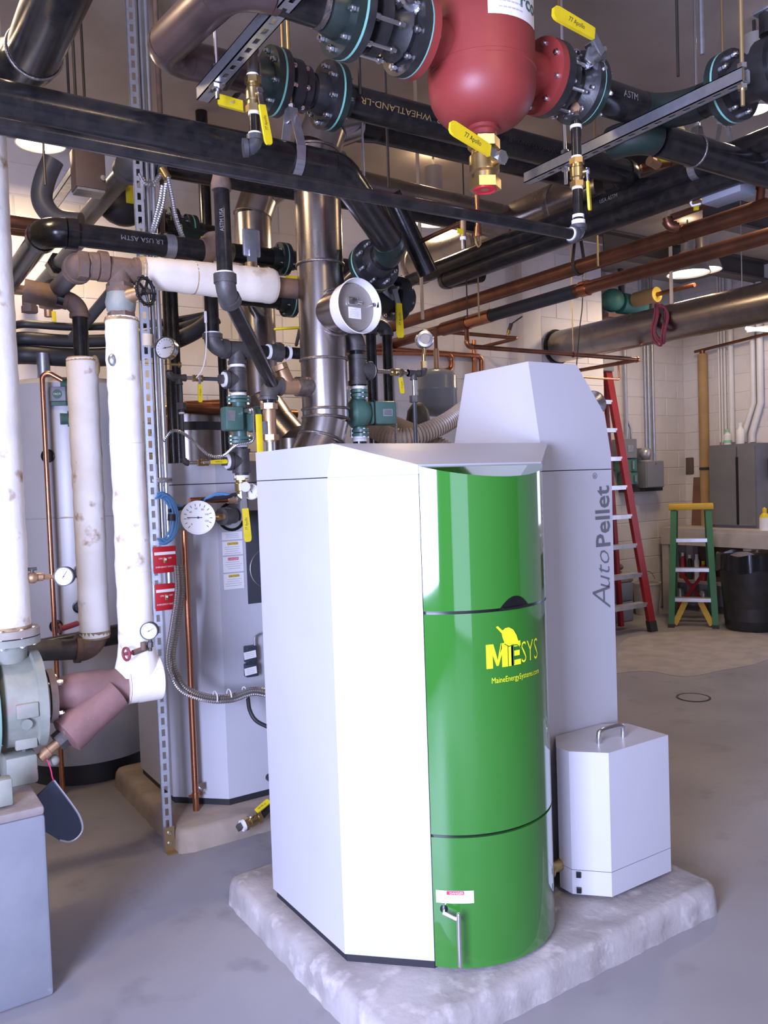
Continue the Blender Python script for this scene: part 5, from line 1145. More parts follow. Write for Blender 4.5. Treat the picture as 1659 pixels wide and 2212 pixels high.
# storage tank behind
cT = A(168, 1100, 4.72); cT = V((cT.x, cT.y, 0)); Rk = .37
T = Thing('storage_tank', 'big grey cylindrical storage tank behind the insulated risers', 'tank', cT)
ztop = on('y', cT.y-Rk, 168, 825).z; T.part('shell', MB().lathe(cT, EZ, [(0, .12), (Rk, .12), (Rk, ztop), (Rk*.9, ztop+.03), (0, ztop+.05)], 56), 'tank_grey')
for z in (1.45, .75): T.part('seam', MB().torus((cT.x, cT.y, z), EZ, Rk, .004, 56), 'tank_grey')
T.part('base', MB().cyl((cT.x, cT.y, 0), (cT.x, cT.y, .125), Rk*.9, n=40), 'plinth')
fd = (CPOS-cT); fd.z = 0; fd.normalize(); sd = fd.cross(EZ)
for px_, py_ in ((104, 985), (172, 1005), (172, 1235), (172, 1310), (122, 1353)):
    # point where the view ray meets the shell
    r_ = ray(px_, py_); ox, oy = CPOS.x-cT.x, CPOS.y-cT.y; A_ = r_.x**2+r_.y**2; B_ = 2*(ox*r_.x+oy*r_.y); C_ = ox*ox+oy*oy-Rk**2; D_ = B_*B_-4*A_*C_
    if D_ > 0:
        p = CPOS+r_*((-B_-math.sqrt(D_))/(2*A_)); nn = V((p.x-cT.x, p.y-cT.y, 0)).normalized(); T.part('port', MB().lathe(p-nn*.01, nn, [(.036, 0), (.036, .018), (.028, .02), (.026, .013), (0, .013)], 20), 'gap_black', label='round black port')
T.part('neck', MB().cyl((cT.x-.17, cT.y-.12, ztop), (cT.x-.17, cT.y-.12, ztop+.18), .035), 'galv')
a = A(88, 800, 4.5); run(Tc := Thing('copper_pipe', 'thin copper tube running down between the left risers', 'pipe', A(118, 1460, 4.25)), [A(135, 822, 4.25), A(90, 797, 4.22), V((A(90, 797, 4.22).x, A(90, 797, 4.22).y, .002))], .013, 'copper', bend=.03)
bx = A(128, 852, 4.33); T = Thing('control_box', 'small grey and green control box on the storage tank', 'control box', bx); T.part('cover', MB().box(bx, (.085, .05, .075), Matrix.Rotation(-.6, 3, 'Z'), bev=.004), 'box_grey'); T.part('base', MB().box(bx-EZ*.05, (.085, .05, .02), Matrix.Rotation(-.6, 3, 'Z')), 'pump_green')
nb_ = V((-.56, -.83, 0)); xb_ = EZ.cross(nb_); T.part('logo', MB().lathe(bx+nb_*.026, nb_, [(.024, 0), (.024, .003), (0, .003)], 20), 'pump_green'); mb = MB(); put_text(mb, 'TACO', bx+nb_*.030-EZ*.005, xb_, EZ, .014); T.part('logo_text', mb, 'paper')
for z_ in (830, 905): c_ = A(143, z_, 4.35); single('pump_fitting', MB().cyl(c_-EX*.03, c_+EX*.04, .03).cyl(c_+EX*.005, c_+EX*.02, .042), 'pump_green', 'green fitting '+('above' if z_ < 870 else 'below')+' the small control box on the tank', 'fitting')
c_ = A(252, 1552, 4.6); v = Thing('valve_lever', 'yellow lever lying level near the floor behind the strainer', 'valve lever', c_); v.part('grip', MB().box(c_, (.125, .012, .035), Matrix.Rotation(-.2, 3, 'Z'), bev=.004), 'yellow'); mb = MB(); put_text(mb, '77 Apollo', c_+V((0, -.008, -.008)), EX, EZ, .02); v.part('print', mb, 'ink'); v.part('body', MB().cyl(c_+V((.02, .04, .05)), c_+V((.14, .04, .06)), .035), 'iron'); v.part('lever', MB().bar(c_+V((-.06, 0, 0)), c_+V((-.11, 0, -.005)), .03, .006), 'zinc')
# brown junction box and tray up left
c_ = A(190, 370, 3.7); T = Thing('junction_box', 'brown metal junction box hanging among the pipes at upper left', 'junction box', c_-EZ*.09); T.part('box', MB().box(c_, (.13, .10, .18), bev=.004), 'box_brown'); T.part('cover_plate', MB().box(c_-EZ*.095, (.12, .09, .012)), 'galv'); T.part('knob', MB().cyl(c_+V((.05, -.05, -.04)), c_+V((.05, -.062, -.04)), .012), 'zinc')
a = A(205, 320, 3.9); b = along(a, EY, px=100); slotted_strut('pale strut channel sloping away beside the junction box', a, b, holes=False, w=.05)
rod_to(c_+EZ*.09, 'threaded rod above the brown junction box', .006, 'rod_dark')
c_ = A(145, 500, 4.6); 
# elbow cluster under stencilled pipe, dark motor housing
c_ = A(265, 445, 4.3); T = Thing('motor_housing', 'dark rounded motor housing behind the strut post', 'motor', c_); T.part('shell', MB().sphere(c_, .13, 20, (1, .7, .8)), 'black_rubber'); T.part('flange', MB().cyl(c_+V((.1, -.03, -.08)), c_+V((.17, -.03, -.09)), .07), 'black_pipe')
c_ = A(279, 400, 3.9); v = Thing('valve_lever', 'yellow lever hanging beside the upper strut post', 'valve lever', c_-EZ*.08); v.part('grip', MB().box(c_, (.036, .01, .17), bev=.004), 'yellow'); v.part('lever', MB().bar(c_+EZ*.08, c_+EZ*.16, .02, .006, up=EY), 'zinc')
c_ = A(455, 517, 4.55); v = Thing('valve_lever', 'yellow lever lying level above the cream pipe', 'valve lever', c_); v.part('grip', MB().box(c_, (.12, .01, .036), Matrix.Rotation(-.1, 3, 'Y'), bev=.004), 'yellow'); v.part('body', MB().cyl(c_+V((-.16, .05, .02)), c_+V((.02, .05, 0)), .055), 'flange_green')
c_ = A(632, 608, 3.4); v = Thing('valve_lever', 'stubby yellow lever at the end of the cream pipe', 'valve lever', c_); v.part('grip', MB().box(c_, (.06, .012, .045), bev=.006), 'yellow'); v.part('stem', MB().cyl(c_, V((xH+.15, yp, zTee)), .008), 'iron')
c_ = A(625, 709, 3.5); v = Thing('valve_lever', 'thin yellow lever seen edge-on left of the welded flue', 'valve lever', c_); v.part('grip', MB().box(c_, (.14, .02, .010), Matrix.Rotation(-.12, 3, 'Y'), bev=.004), 'yellow'); v.part('stem', MB().cyl(c_+V((.05, 0, 0)), OY(3.45, 640, 745), .008), 'iron')
for i, (px_, py_, d_, lab) in enumerate([(180, 512, 4.8, 'left'), (240, 522, 4.8, 'middle'), (300, 535, 4.8, 'right')]):
    pass
for i, (px_, py_) in enumerate([(370, 485), (410, 500), (610, 560), (625, 650)]):
    c_ = A(px_, py_, 4.6); T = Thing('pipe_flange', 'dark green flanged fitting '+['left of the flexible conduits above the cream pipe', 'right of the flexible conduits above the cream pipe', 'between the two flues, higher one', 'between the two flues, lower one'][i], 'flange', c_); flange_pair(T, c_, EX, .09, 'flange_green', 'flange_black', 6, hub=.055); T.part('pipe', MB().cyl(c_-EX*(.14 if i < 2 else .30), c_+EX*(.14 if i < 2 else .45), .05), 'black_pipe')
    if i > 1: T.part('pipe', MB().cyl(c_-EX*.25, V((x_, y_-.05, c_.z)), .04), 'black_pipe')
# ================================================================== strut post with conduits, switches, cables
sx_, sy_ = 1.098, 3.51
T = slotted_strut('tall slotted strut post from floor to ceiling beside the rear boiler', (sx_, sy_, .0), (sx_, sy_, ZC), up=V((.25, 1, 0)).normalized(), pitch=.05)
T.part('foot_bracket', MB().box((sx_+.004, sy_-.006, .055), (.045, .006, .11)).box((sx_+.03, sy_-.02, .003), (.09, .045, .006)), 'rod_gold', label='yellowish foot bracket')
for z in (.04, .085): T.part('bracket_bolt', MB().cyl((sx_+.004, sy_-.004, z), (sx_+.004, sy_-.016, z), .008, n=6), 'zinc')
for i, (dx, lab) in enumerate([(.046, 'bright steel conduit running up beside the strut post, left one'), (.072, 'bright steel conduit running up beside the strut post, right one')]):
    z0_ = 1.36
    single('conduit', MB().cyl((sx_+dx, sy_+.03, z0_), (sx_+dx, sy_+.03, ZC), .011, n=12), 'conduit', lab, 'conduit')
for z in (1.62, 2.2): single('conduit_clamp', MB().box((sx_+.05, sy_+.012, z), (.09, .006, .022), bev=.002), 'zinc', 'zinc clamp holding the conduits, '+('lower' if z < 2 else 'upper')+' one', 'clamp')
for i, (pa_, pb2) in enumerate([((330, 1182), (382, 1235)), ((334, 1263), (384, 1315))]):
    ys = 3.47; a = OY(ys, *pa_); b = OY(ys, *pb2); c_ = (a+b)/2; w_, h_ = b.x-a.x, a.z-b.z
    T = Thing('emergency_switch', ('upper' if i == 0 else 'lower')+' red emergency switch plate on the strut post', 'switch', V((c_.x, ys, b.z)))
    T.part('back_box', MB().box(c_+EY*.03, (w_*.86, .045, h_*.92), bev=.004), 'galv'); T.part('plate', MB().box(c_, (w_, .006, h_), bev=.002), 'switch_red')
    T.part('strip', MB().box(c_+V((0, -.004, h_*.24)), (w_*.92, .002, h_*.11)), 'paper'); T.part('toggle_frame', MB().box(c_+V((0, -.004, -.002)), (w_*.14, .004, h_*.22), bev=.001), 'brass'); T.part('toggle', MB().box(c_+V((0, -.010, .002)), (w_*.07, .012, h_*.08), bev=.001), 'paper')
    mb = MB(); put_text(mb, 'EMERGENCY SWITCH', c_+V((0, -.0035, -h_*.30)), EX, EZ, h_*.085, sx=.9); put_text(mb, 'ON', c_+V((-w_*.2, -.0035, h_*.02)), EX, EZ, h_*.09); put_text(mb, 'OFF', c_+V((w_*.2, -.0035, h_*.02)), EX, EZ, h_*.09); T.part('lettering', mb, 'paper')
    T.part('screw', MB().cyl(c_+V((w_*.4, -.002, -h_*.4)), c_+V((w_*.4, -.006, -h_*.4)), .003, n=8), 'zinc')
single('conduit', MB().cyl((sx_+.05, sy_-.02, OY(3.49, 350, 1263).z), (sx_+.05, sy_-.02, OY(3.49, 350, 1237).z), .016), 'conduit', 'short zinc nipple between the two red switches', 'conduit')
# blue cable coil
cb = OY(3.44, 345, 1120); T = Thing('cable_coil', 'coil of blue cable tied with black tape on the strut post', 'cable', cb-EZ*.1)
for i in range(7):
    rr = .088+.006*(i % 4)-.01; pts = [cb+V(((rr*.62)*math.cos(t_)+.004*i, -.012*(i % 3), rr*1.15*math.sin(t_))) for t_ in [-1.9+3.8*j/20 for j in range(21)]]
    T.part('loop', MB().tube(pts, .0045, 8), 'blue_cable')
T.part('tape', MB().cyl(cb+V((.048, -.012, -.012)), cb+V((.050, -.012, .016)), .019), 'black_rubber')
hose1('blue_cable', 'loose blue cable leading to the valve in front of the rear boiler', 'cable', [cb+V((.03, 0, .08)), OY(3.44, 395, 1095), OY(3.44, 430, 1085), OY(3.43, 470, 1067), OY(3.43, 505, 1072)], .007, 'blue_cable', 8)
hose1('black_cable', 'black sleeved cable leading to the valve in front of the rear boiler', 'cable', [cb+V((.04, 0, .03)), OY(3.44, 400, 1095), OY(3.44, 440, 1080), OY(3.43, 480, 1075), OY(3.43, 510, 1068)], .009, 'black_rubber', 8)
# flexible conduits
for i, (off, lab, r_) in enumerate([((0, 0), 'inner of the armoured cables curving from the red switches', .0105), ((9, 4), 'outer of the armoured cables curving from the red switches', .0105), ((-6, 12), 'thin lowest armoured cable curving to the front boiler', .007)]):
    ox, oy = off; yy = 3.43-.02*i
    flex1('armoured_cable', lab, 'cable', [OY(yy, 384+ox, 1222), OY(yy, 386+ox, 1280), OY(yy, 376+ox, 1350), OY(yy, 366+ox, 1420), OY(yy, 376+ox, 1462), OY(yy, 400+ox*.6, 1485+oy), OY(yy, 450, 1503+oy), OY(yy-.03, 500, 1503+oy), OY(yy-.10, 550, 1488+oy), OY(yy-.18, 600, 1500+oy)], r_, 'flex_steel' if i != 1 else 'flex_dark', .010)
for i, px_ in enumerate((465, 495, 528)): q = OY(3.40, px_, 1506-(px_-465)*.15); single('cable_tie', MB().torus(q, EX, .026, .003, 20), 'ptfe', 'clear cable tie on the armoured cables, '+['first', 'second', 'third'][i]+' from the left', 'cable tie')
hose1('black_cable', 'black cable loop hanging below the armoured cables', 'cable', [OY(3.40, 535, 1505), OY(3.40, 540, 1535), OY(3.38, 555, 1558), OY(3.35, 590, 1575)], .009, 'black_rubber', 10)
# black connector block on the rear boiler front
c_ = OY(3.56, 542, 1433); T = Thing('connector_block', 'black connector block with two white labels on the rear boiler', 'connector', c_-EZ*.08)
T.part('body', MB().box(c_+EZ*.045, (.055, .04, .075), bev=.004).box(c_-EZ*.03, (.06, .04, .06), bev=.004).box(c_+EZ*.005, (.038, .03, .03)), 'dark_plastic'); T.part('cable', MB().tube(spline([c_+V((.02, -.005, .08)), c_+V((.022, -.005, .12)), c_+V((.05, -.005, .135))], 5), .005, 8), 'conduit')
for s, lab in ((.045, 'upper white label'), (-.03, 'lower white label')):
    T.part('tag', MB().box(c_+V((-.012, -.022, s)), (.06, .002, .034), Matrix.Rotation(-.08, 3, 'Y')), 'paper', label=lab); mb = MB()
    for j in range(3): mb.box(c_+V((-.012, -.0236, s+.008-j*.008)), (.04, .0005, .0016))
    T.part('print', mb, 'label_print')
# copper riser in front of the rear boiler's corner
a = OZ(.115, 430, 1738)+V((-.022, -.022, 0)); b = OY(a.y, 413, 1145)
T = Thing('copper_pipe', 'bright vertical copper pipe in front of the rear boiler corner', 'pipe', (a.x, a.y, .115)); T.part('pipe', MB().cyl((a.x, a.y, .101), (a.x, a.y, b.z), .0145), 'copper'); zc_ = OY(a.y, 428, 1716).z; T.part('clamp', MB().cyl((a.x, a.y, zc_-.01), (a.x, a.y, zc_+.01), .018).box((a.x, a.y, zc_), (.065, .006, .014)), 'copper'); T.part('clip_screw', MB().box((a.x+.035, a.y+.012, zc_+.03), (.03, .004, .03)).cyl((a.x+.03, a.y+.03, zc_+.02), (a.x+.03, a.y-.01, zc_+.02), .006), 'zinc')
# ================================================================== pump line before the rear boiler
yq = 3.45; xq = 1.487
def ZQ(py, px=517): return OY(yq, px, py).z
R2 = .031
T = Thing('steel_pipe', 'iron pipe line carrying the left green pump before the rear boiler', 'pipe', (xq, yq, 1.5))
xv = OY(yq, 457, 680).x
T.part('pipe', MB().cyl((xv, yq, ZQ(590, 455)), (xv, yq, ZQ(722, 457)), R2), 'black_pipe'); ring(T, (xv, yq, ZQ(722, 457)), EZ, R2*1.15, .016)
ap, t_ = arc((xv, yq, ZQ(752, 457)), EZ, EX, .05); T.part('elbow', MB().tube(ap, R2*1.25, 18).cyl(ap[0]+EZ*.012, ap[0]-EZ*.008, R2*1.42).cyl(ap[-1]+EX*.008, ap[-1]-EX*.008, R2*1.42), 'iron')
ring(T, (OY(yq, 480, 748).x, yq, ap[-1].z), EX, R2*1.2, .014)
tee(T, (xq, yq, ap[-1].z), EX, -EZ, R2*1.22, .12, .065); zun2 = ap[-1].z
for py_ in (780, 791, 852, 963, 1030): ring(T, (xq, yq, ZQ(py_)), EZ, R2*1.12, .012)
T.part('nipple', MB().cyl((xq, yq, ZQ(775)), (xq, yq, ZQ(860)), R2*.98), 'iron'); tee(T, (xq, yq, ZQ(821)), EZ, -EX, R2*1.2, ZQ(797)-ZQ(845), .062)
tee(T, (xq, yq, ZQ(996)), EZ, -EX, R2*1.2, ZQ(970)-ZQ(1022), .062); T.part('nipple', MB().cyl((xq, yq, ZQ(960)), (xq, yq, ZQ(1035)), R2*.98), 'iron')
for py_ in (821, 996):
    xx = xq-.066; ring(T, (xx, yq, ZQ(py_)), EX, R2*1.1, .010); k = MB(); hexn(k, (xx-.014, yq, ZQ(py_)), EX, .022, .02); T.part('bushing', k, 'iron')
# circulator
def circulator(label, c, mdir, plate_side, wide, tilt=0):
    c = V(c); T = Thing('circulator_pump', label, 'pump', c-EZ*.09); md = V(mdir).normalized(); sd = EZ.cross(md).normalized(); Rm = Matrix((md, sd, EZ)).transposed()
    for s in (-1, 1):
        for k, dz in enumerate((.075, .092)):
            z = c+EZ*s*dz; u = sd; ring_ = []
            for i in range(24): a = 2*math.pi*i/24; ring_.append(z+(md*math.cos(a)*.040+sd*math.sin(a)*(.040+.012*abs(math.sin(a)))))
            T.part('flange', MB().prism([p-EZ*.0065 for p in ring_], EZ*.013), 'pump_green')
        for q in (-1, 1): T.part('bolt', MB().cyl(c+EZ*s*.065+sd*q*.042, c+EZ*s*.102+sd*q*.042, .006, n=6), 'zinc')
        for q in (-1, 1): T.part('bolt', MB().cyl(c+EZ*s*.065+md*q*.036, c+EZ*s*.102+md*q*.036, .006, n=6), 'zinc')
    T.part('neck', MB().cyl(c-EZ*.08, c+EZ*.08, .028), 'pump_green')
    T.part('volute', MB().lathe(c-md*.03, md, [(0, -.02), (.045, -.016), (.062, .0), (.066, .03), (.06, .055), (.045, .07), (0, .07)], 28), 'pump_green')
    mt = T.part('motor', MB().box(c+md*(.045+wide/2), (wide, .095, .10), Rm, bev=.012), 'pump_green'); T.part('motor_joint', MB().box(c+md*.052, (.006, .10, .105), Rm, bev=.002), 'gap_black')
    pn = V(plate_side).normalized(); pc = c+md*(.05+wide*.55)+pn*.0485
    px_ = EZ.cross(pn).normalized(); T.part('name_plate', MB().box(pc, (.045, .002, .030), Matrix((px_, -pn, EZ)).transposed()), 'galv', parent=mt, label='bare metal name plate')
    mb = MB()
    for j in range(4): mb.box(pc+pn*.0013+EZ*(.010-j*.006), (.036, .0005, .002), Matrix((px_, -pn, EZ)).transposed())
    T.part('plate_print', mb, 'ink', parent=mt)
    return T
cp_ = V((xq, yq, ZQ(907)))
T = Thing('circulator_pump', 'left green circulator pump with bright flexible lead before the rear boiler', 'pump', cp_-EZ*.1)
for s in (-1, 1):
    for dz in (.082, .098):
        ring_ = [cp_+EZ*s*dz+V((math.cos(a)*(.042+.014*abs(math.cos(a))), math.sin(a)*.04, 0)) for a in [2*math.pi*i/24 for i in range(24)]]; T.part('flange', MB().prism([p-EZ*.006 for p in ring_], EZ*.012), 'pump_green')
    for q in (-1, 1): T.part('bolt', MB().cyl(cp_+V((q*.045, 0, s*.07)), cp_+V((q*.045, 0, s*.108)), .006, n=6), 'zinc')
T.part('neck', MB().cyl(cp_-EZ*.09, cp_+EZ*.09, .030), 'pump_green'); T.part('volute', MB().lathe(cp_+V((.0, .03, 0)), -EY, [(0, -.01), (.05, 0), (.056, .03), (.05, .06), (0, .07)], 24), 'pump_green')
T.part('capacitor_box', MB().box(cp_+V((-.055, -.045, .0)), (.085, .07, .105), bev=.010), 'pump_green'); T.part('name_plate', MB().box(cp_+V((-.072, -.081, .012)), (.036, .002, .045), Matrix.Rotation(.1, 3, 'Y')), 'galv', label='bare metal name plate')
T.part('motor', MB().box(cp_+V((.045, -.05, -.004)), (.06, .08, .11), bev=.02).box(cp_+V((.085, -.03, .0)), (.03, .07, .10), bev=.006), 'pump_green')
for j in range(4): T.part('fin', MB().box(cp_+V((.075, -.03, .022+.010*j)), (.055, .085, .004)), 'pump_green')
flex(T, [cp_+V((.0, -.10, .03)), cp_+V((.012, -.12, .035)), cp_+V((.015, -.115, -.02)), cp_+V((.01, -.11, -.10)), OY(yq-.1, 510, 962), OY(yq-.1, 480, 985), OY(yq-.09, 450, 982), OY(yq-.07, 420, 955), OY(yq-.06, 392, 934), OY(yq-.05, 370, 932), OY(yq-.05, 352, 955)], .007, 'flex_steel', .008, name='lead')
T.part('conduit_fitting', MB().cyl(cp_+V((0, -.075, .03)), cp_+V((0, -.11, .03)), .012), 'zinc')
# instrument bypass loop
T = Thing('bypass_pipe', 'thin bypass piping with gauge left of the left green pump', 'pipe', (1.25, yq, ZQ(998)))
zu, zl = ZQ(821), ZQ(998); xl_ = OY(yq, 392, 880).x
T.part('pipe', MB().cyl((xq-.08, yq, zu), (OY(yq, 437, 821).x, yq, zu), .0085, n=12), 'grey_pipe'); T.part('pipe', MB().cyl((OY(yq, 415, 821).x, yq, zu), (xl_, yq, zu), .0085, n=12), 'zinc')
tee(T, (xl_-.005, yq, zu), EX, -EZ, .014, .06, .03); xe_ = OY(yq, 365, 815).x; T.part('elbow', MB().tube(arc((xe_, yq, zu), EX, EZ, .022)[0], .015, 12), 'iron'); T.part('pipe', MB().cyl((xe_+.02, yq, zu), (xl_, yq, zu), .009), 'iron')
zn = ZQ(880); T.part('pipe', MB().cyl((xl_, yq, zu-.02), (xl_, yq, zn+.012), .0085, n=12), 'grey_pipe'); k = MB(); hexn(k, (xl_, yq, zn), EZ, .021, .028); T.part('union', k, 'iron'); T.part('pipe', MB().cyl((xl_, yq, zn-.01), (xl_, yq, zl+.02), .0085, n=12), 'grey_pipe'); ring(T, (xl_, yq, zn-.03), EZ, .012, .008)
T.part('elbow', MB().tube(arc((xl_, yq, zl), EZ, EX, .02)[0], .014, 12), 'iron'); T.part('pipe', MB().cyl((xl_+.02, yq, zl), (OY(yq, 425, 998).x, yq, zl), .0085), 'zinc'); T.part('pipe', MB().cyl((OY(yq, 450, 998).x, yq, zl), (xq-.08, yq, zl), .0085), 'zinc')
for z0_ in (zu+.03, zu+.055): T.part('brass_fitting', MB().cyl((xe_, yq, z0_), (xe_, yq, z0_+.022), .014 if z0_ < zu+.04 else .010), 'brass')
T.part('side_cock', MB().cyl((xe_, yq, zu+.055), (xe_+.05, yq, zu+.055), .006).cyl((xe_+.045, yq, zu+.055), (xe_+.055, yq, zu+.055), .011), 'brass')
valve('small ball valve with yellow lever hanging left of the left green pump', (OY(yq, 427, 821).x, yq, zu), EX, -EY, V((0, 0, -1)), r=.013, L=.042, hl=.105, hw=.019, tape=False)
valve('small ball valve with level yellow lever under the left green pump', (OY(yq, 438, 998).x, yq, zl), EX, -EY, V((1, 0, .03)), r=.014, L=.045, hl=.105, hw=.019, tape=False)
g = OY(yq, 358, 752); gauge('shiny round gauge turned away above the bypass piping', g, V((-.75, -.62, .12)), .047, 'zinc', .03, .1, stem=(-EZ, V((xe_, yq, zu+.07))))
hose1('white_wire', 'thin pale wire looping down beside the bypass valve', 'cable', [OY(yq-.03, 444, 672), OY(yq-.04, 446, 720), OY(yq-.04, 444, 770), OY(yq-.04, 436, 800), OY(yq-.03, 424, 816)], .0028, 'white_wire', 6)
c_ = OY(yq-.034, 444, 685); single('wire_tag', MB().box(c_, (.012, .006, .05), bev=.002), 'ptfe', 'small white tag on the vertical black pipe', 'tag')
# valve and gauges below
zv = ZQ(1052, 521); xv2 = OY(yq, 522, 1050).x
v = valve('brass ball valve with yellow lever hanging before the rear boiler front', (xv2, yq-.0, zv), EZ, V((-.25, -.95, 0)), V((.05, 0, -1)), r=.028, L=.10, hl=.245, hw=.034, tape=False, lever=.45, text='77 Apollo')
v.part('disc', MB().cyl((xv2-.012, yq-.064, zv+.0), (xv2-.013, yq-.072, zv+.0), .022), 'ptfe')
v.part('outlet', MB().cyl((xv2, yq, zv-.05), (xv2, yq, zv-.15), .027).cyl((xv2, yq, zv-.10), (xv2, yq+.12, zv-.10), .027), 'iron')
g = OY(yq-.03, 543, 1062); gauge('small silver gauge right of the brass valve before the rear boiler', g, V((-.35, -.93, .0)), .035, 'zinc', .025, 2.0, stem=(V((-1, 0, -.1)), V((xv2+.02, yq, zv-.005))))
T = Thing('copper_pipe', 'short level copper pipe into the brass valve before the rear boiler', 'pipe', OY(yq, 450, 1082)); a = OY(yq, 410, 1084); b = V((xv2-.02, yq, OY(yq, 500, 1078).z)); T.part('pipe', MB().cyl(V((a.x, yq, b.z)), b, .0145), 'copper'); T.part('union', MB().cyl(b, b-EX*.05, .02), 'bronze'); T.part('nut', MB().cyl(b+EX*.02, b-EX*.012, .026, n=6), 'galv')
g = OY(yq-.06, 428, 1118); q = OY(yq-.03, 482, 1116)
gauge('large white dial thermometer in front of the rear boiler', g, V((-.35, -.94, .0)), .070, 'white_paint', .03, math.radians(178), nums=True, stem=(V((1, -.3, 0)), q), ticks=14)
c_ = q; T = Thing('pipe_fittings', 'dark fitting filling the round port of the rear boiler', 'fittings', c_); T.part('body', MB().cyl(c_, c_+V((.06, .02, 0)), .034).cyl(c_+V((.02, .05, 0)), c_+V((.02, -.0, 0)), .04), 'iron'); T.part('tip', MB().cyl(c_-EX*.03, c_+EX*.005, .015), 'bronze')
# floor drain valve between pads
c_ = OY(3.34, 545, 1772); v = valve('brass drain valve with white plug lying near the floor between the pads', c_+V((0, 0, .0)), V((1, .1, .18)), V((-.3, -.5, .8)), V((1, .1, .44)), r=.024, L=.08, hl=.10, hw=.026, tape=False)
a = c_-V((1, .1, .18)).normalized()*.055; v.part('white_band', MB().cyl(a, a+V((1, .1, .18)).normalized()*.014, .025), 'ptfe'); v.part('plug', MB().cyl(a-V((1, .1, .18)).normalized()*.02, a, .018, n=4), 'iron'); b = c_+V((1, .1, .18)).normalized()*.05
v.part('feed_pipe', MB().cyl(b, V((1.62, c_.y+.06, .19)), .018).cyl(V((1.62, c_.y+.06, .19)), V((1.62, 3.60, .19)), .018), 'black_pipe')
# ================================================================== drop from the long pipe to the front boiler
ye = 2.58; xe2 = OY(ye, 482, 500).x
T = Thing('steel_pipe', 'black pipe dropping from the long pipe then slanting to the brass fitting', 'pipe', (xe2, ye, OY(ye, 485, 640).z))
zt2 = OY(ye, 480, 395).z; ze2 = OY(ye, 487, 640).z
T.part('pipe', MB().cyl((xe2, ye, zt2), (xe2, ye, ze2+.06), .0265), 'black_pipe'); T.part('reducer', MB().lathe((xe2, ye, zt2-.005), EZ, [(0, -.02), (.032, -.02), (.034, .0), (.026, .03), (.022, .055), (0, .055)], 18), 'rust_iron'); T.part('nipple', MB().cyl((xe2, ye, zt2+.03), (xe2, ye, z2-.02), .018), 'iron')
ring(T, (xe2, ye, ze2+.075), EZ, .030, .008); pe = V((xe2, ye, ze2+.015)); pq = OY(2.97, 592, 838); dd = (pq-pe).normalized()
ap, t_ = arc(pe, EZ, dd, .06, 8); T.part('elbow', MB().tube(ap, .034, 18).cyl(ap[0]-EZ*.01, ap[0]+EZ*.02, .038).cyl(ap[-1]-dd*.006, ap[-1]+dd*.018, .038), 'iron')
T.part('pipe', MB().cyl(ap[-1], pq, .0265), 'black_pipe'); stencil(T, 'ASTM USA', (xe2, ye, OY(ye, 482, 480).z), EZ, V((-.5, -.85, 0)), .0265, .018, 'stencil_grey')
ym = 2.96; xm = OY(ym, 582, 900).x
T = Thing('check_valve', 'bronze check valve standing behind the front boiler hood at its left', 'valve', (xm, ym, 1.70))
def ZM(py): return OY(ym, 582, py).z
T.part('body', MB().lathe((xm, ym, 0), EZ, [(0, ZM(955)), (.024, ZM(955)), (.025, ZM(945)), (.026, ZM(935)), (.026, ZM(890)), (.024, ZM(880)), (0, ZM(872))], 18), 'bronze')
T.part('hex_end', hexn(MB(), (xm, ym, ZM(878)), EZ, .034, .022), 'bronze'); T.part('hex_end', hexn(MB(), (xm, ym, ZM(945)), EZ, .034, .022), 'bronze'); T.part('plate', MB().box((xm-.03, ym-.015, ZM(925)), (.012, .02, .05)), 'galv')
T.part('nipple', MB().cyl((xm, ym, ZM(875)), (xm, ym, ZM(853)), .024), 'black_pipe'); ring(T, (xm, ym, ZM(857)), EZ, .0255, .010); ring(T, (xm, ym, ZM(873)), EZ, .0255, .007)
T.part('nipple', MB().cyl((xm, ym, ZM(955)), (xm, ym, 1.55), .022), 'zinc')
zk = ZM(832); ap, t_ = arc((xm, ym, zk), -EZ, V((1, .1, -.03)), .045); T.part('elbow', MB().tube(ap, .035, 18).cyl(ap[0], ap[0]-EZ*.012, .039).cyl(ap[-1], ap[-1]+EX*.012, .039), 'iron')
p_ = ap[-1]+EX*.045; T.part('bronze_tee', MB().cyl(ap[-1], ap[-1]+EX*.085, .033).cyl(p_, p_+V((-.03, .0, .065)), .03), 'bronze'); k = MB(); hexn(k, p_+V((-.038, 0, .075)), V((-.4, 0, 1)), .034, .02); T.part('cap', k, 'bronze')
T.part('flue_boss', MB().cyl(ap[-1]+EX*.08, V((xF-.06, yF-.02, zk)), .04), 'weld')
c_ = V((xm-.055, ym-.02, ZM(940))); v = Thing('valve_lever', 'yellow lever standing upright behind the front boiler hood', 'valve lever', c_-EZ*.1); v.part('grip', MB().box(c_, (.026, .010, .16), bev=.004), 'yellow'); v.part('lever', MB().bar(c_-EZ*.08, c_-EZ*.14, .018, .005, up=EY), 'zinc')
# coupling pipe between the flues
a = OY(yq, 575, 745); b = OY(yq, 668, 742); a.z = zun2; T = Thing('steel_pipe', 'level black pipe with grey union between the two flues', 'pipe', a); T.part('pipe', MB().cyl(V((xq+.05, yq, a.z)), V((b.x+.03, yq, a.z)), .027), 'black_pipe'); T.part('union', MB().cyl(V((a.x+.02, yq, a.z)), V((a.x+.08, yq, a.z)), .037).cyl(V((a.x+.045, yq, a.z)), V((a.x+.075, yq, a.z)), .045, n=8), 'iron')
for px_ in (579, 622): ring(T, (OY(yq, px_, 745).x, yq, a.z), EX, .034, .012)
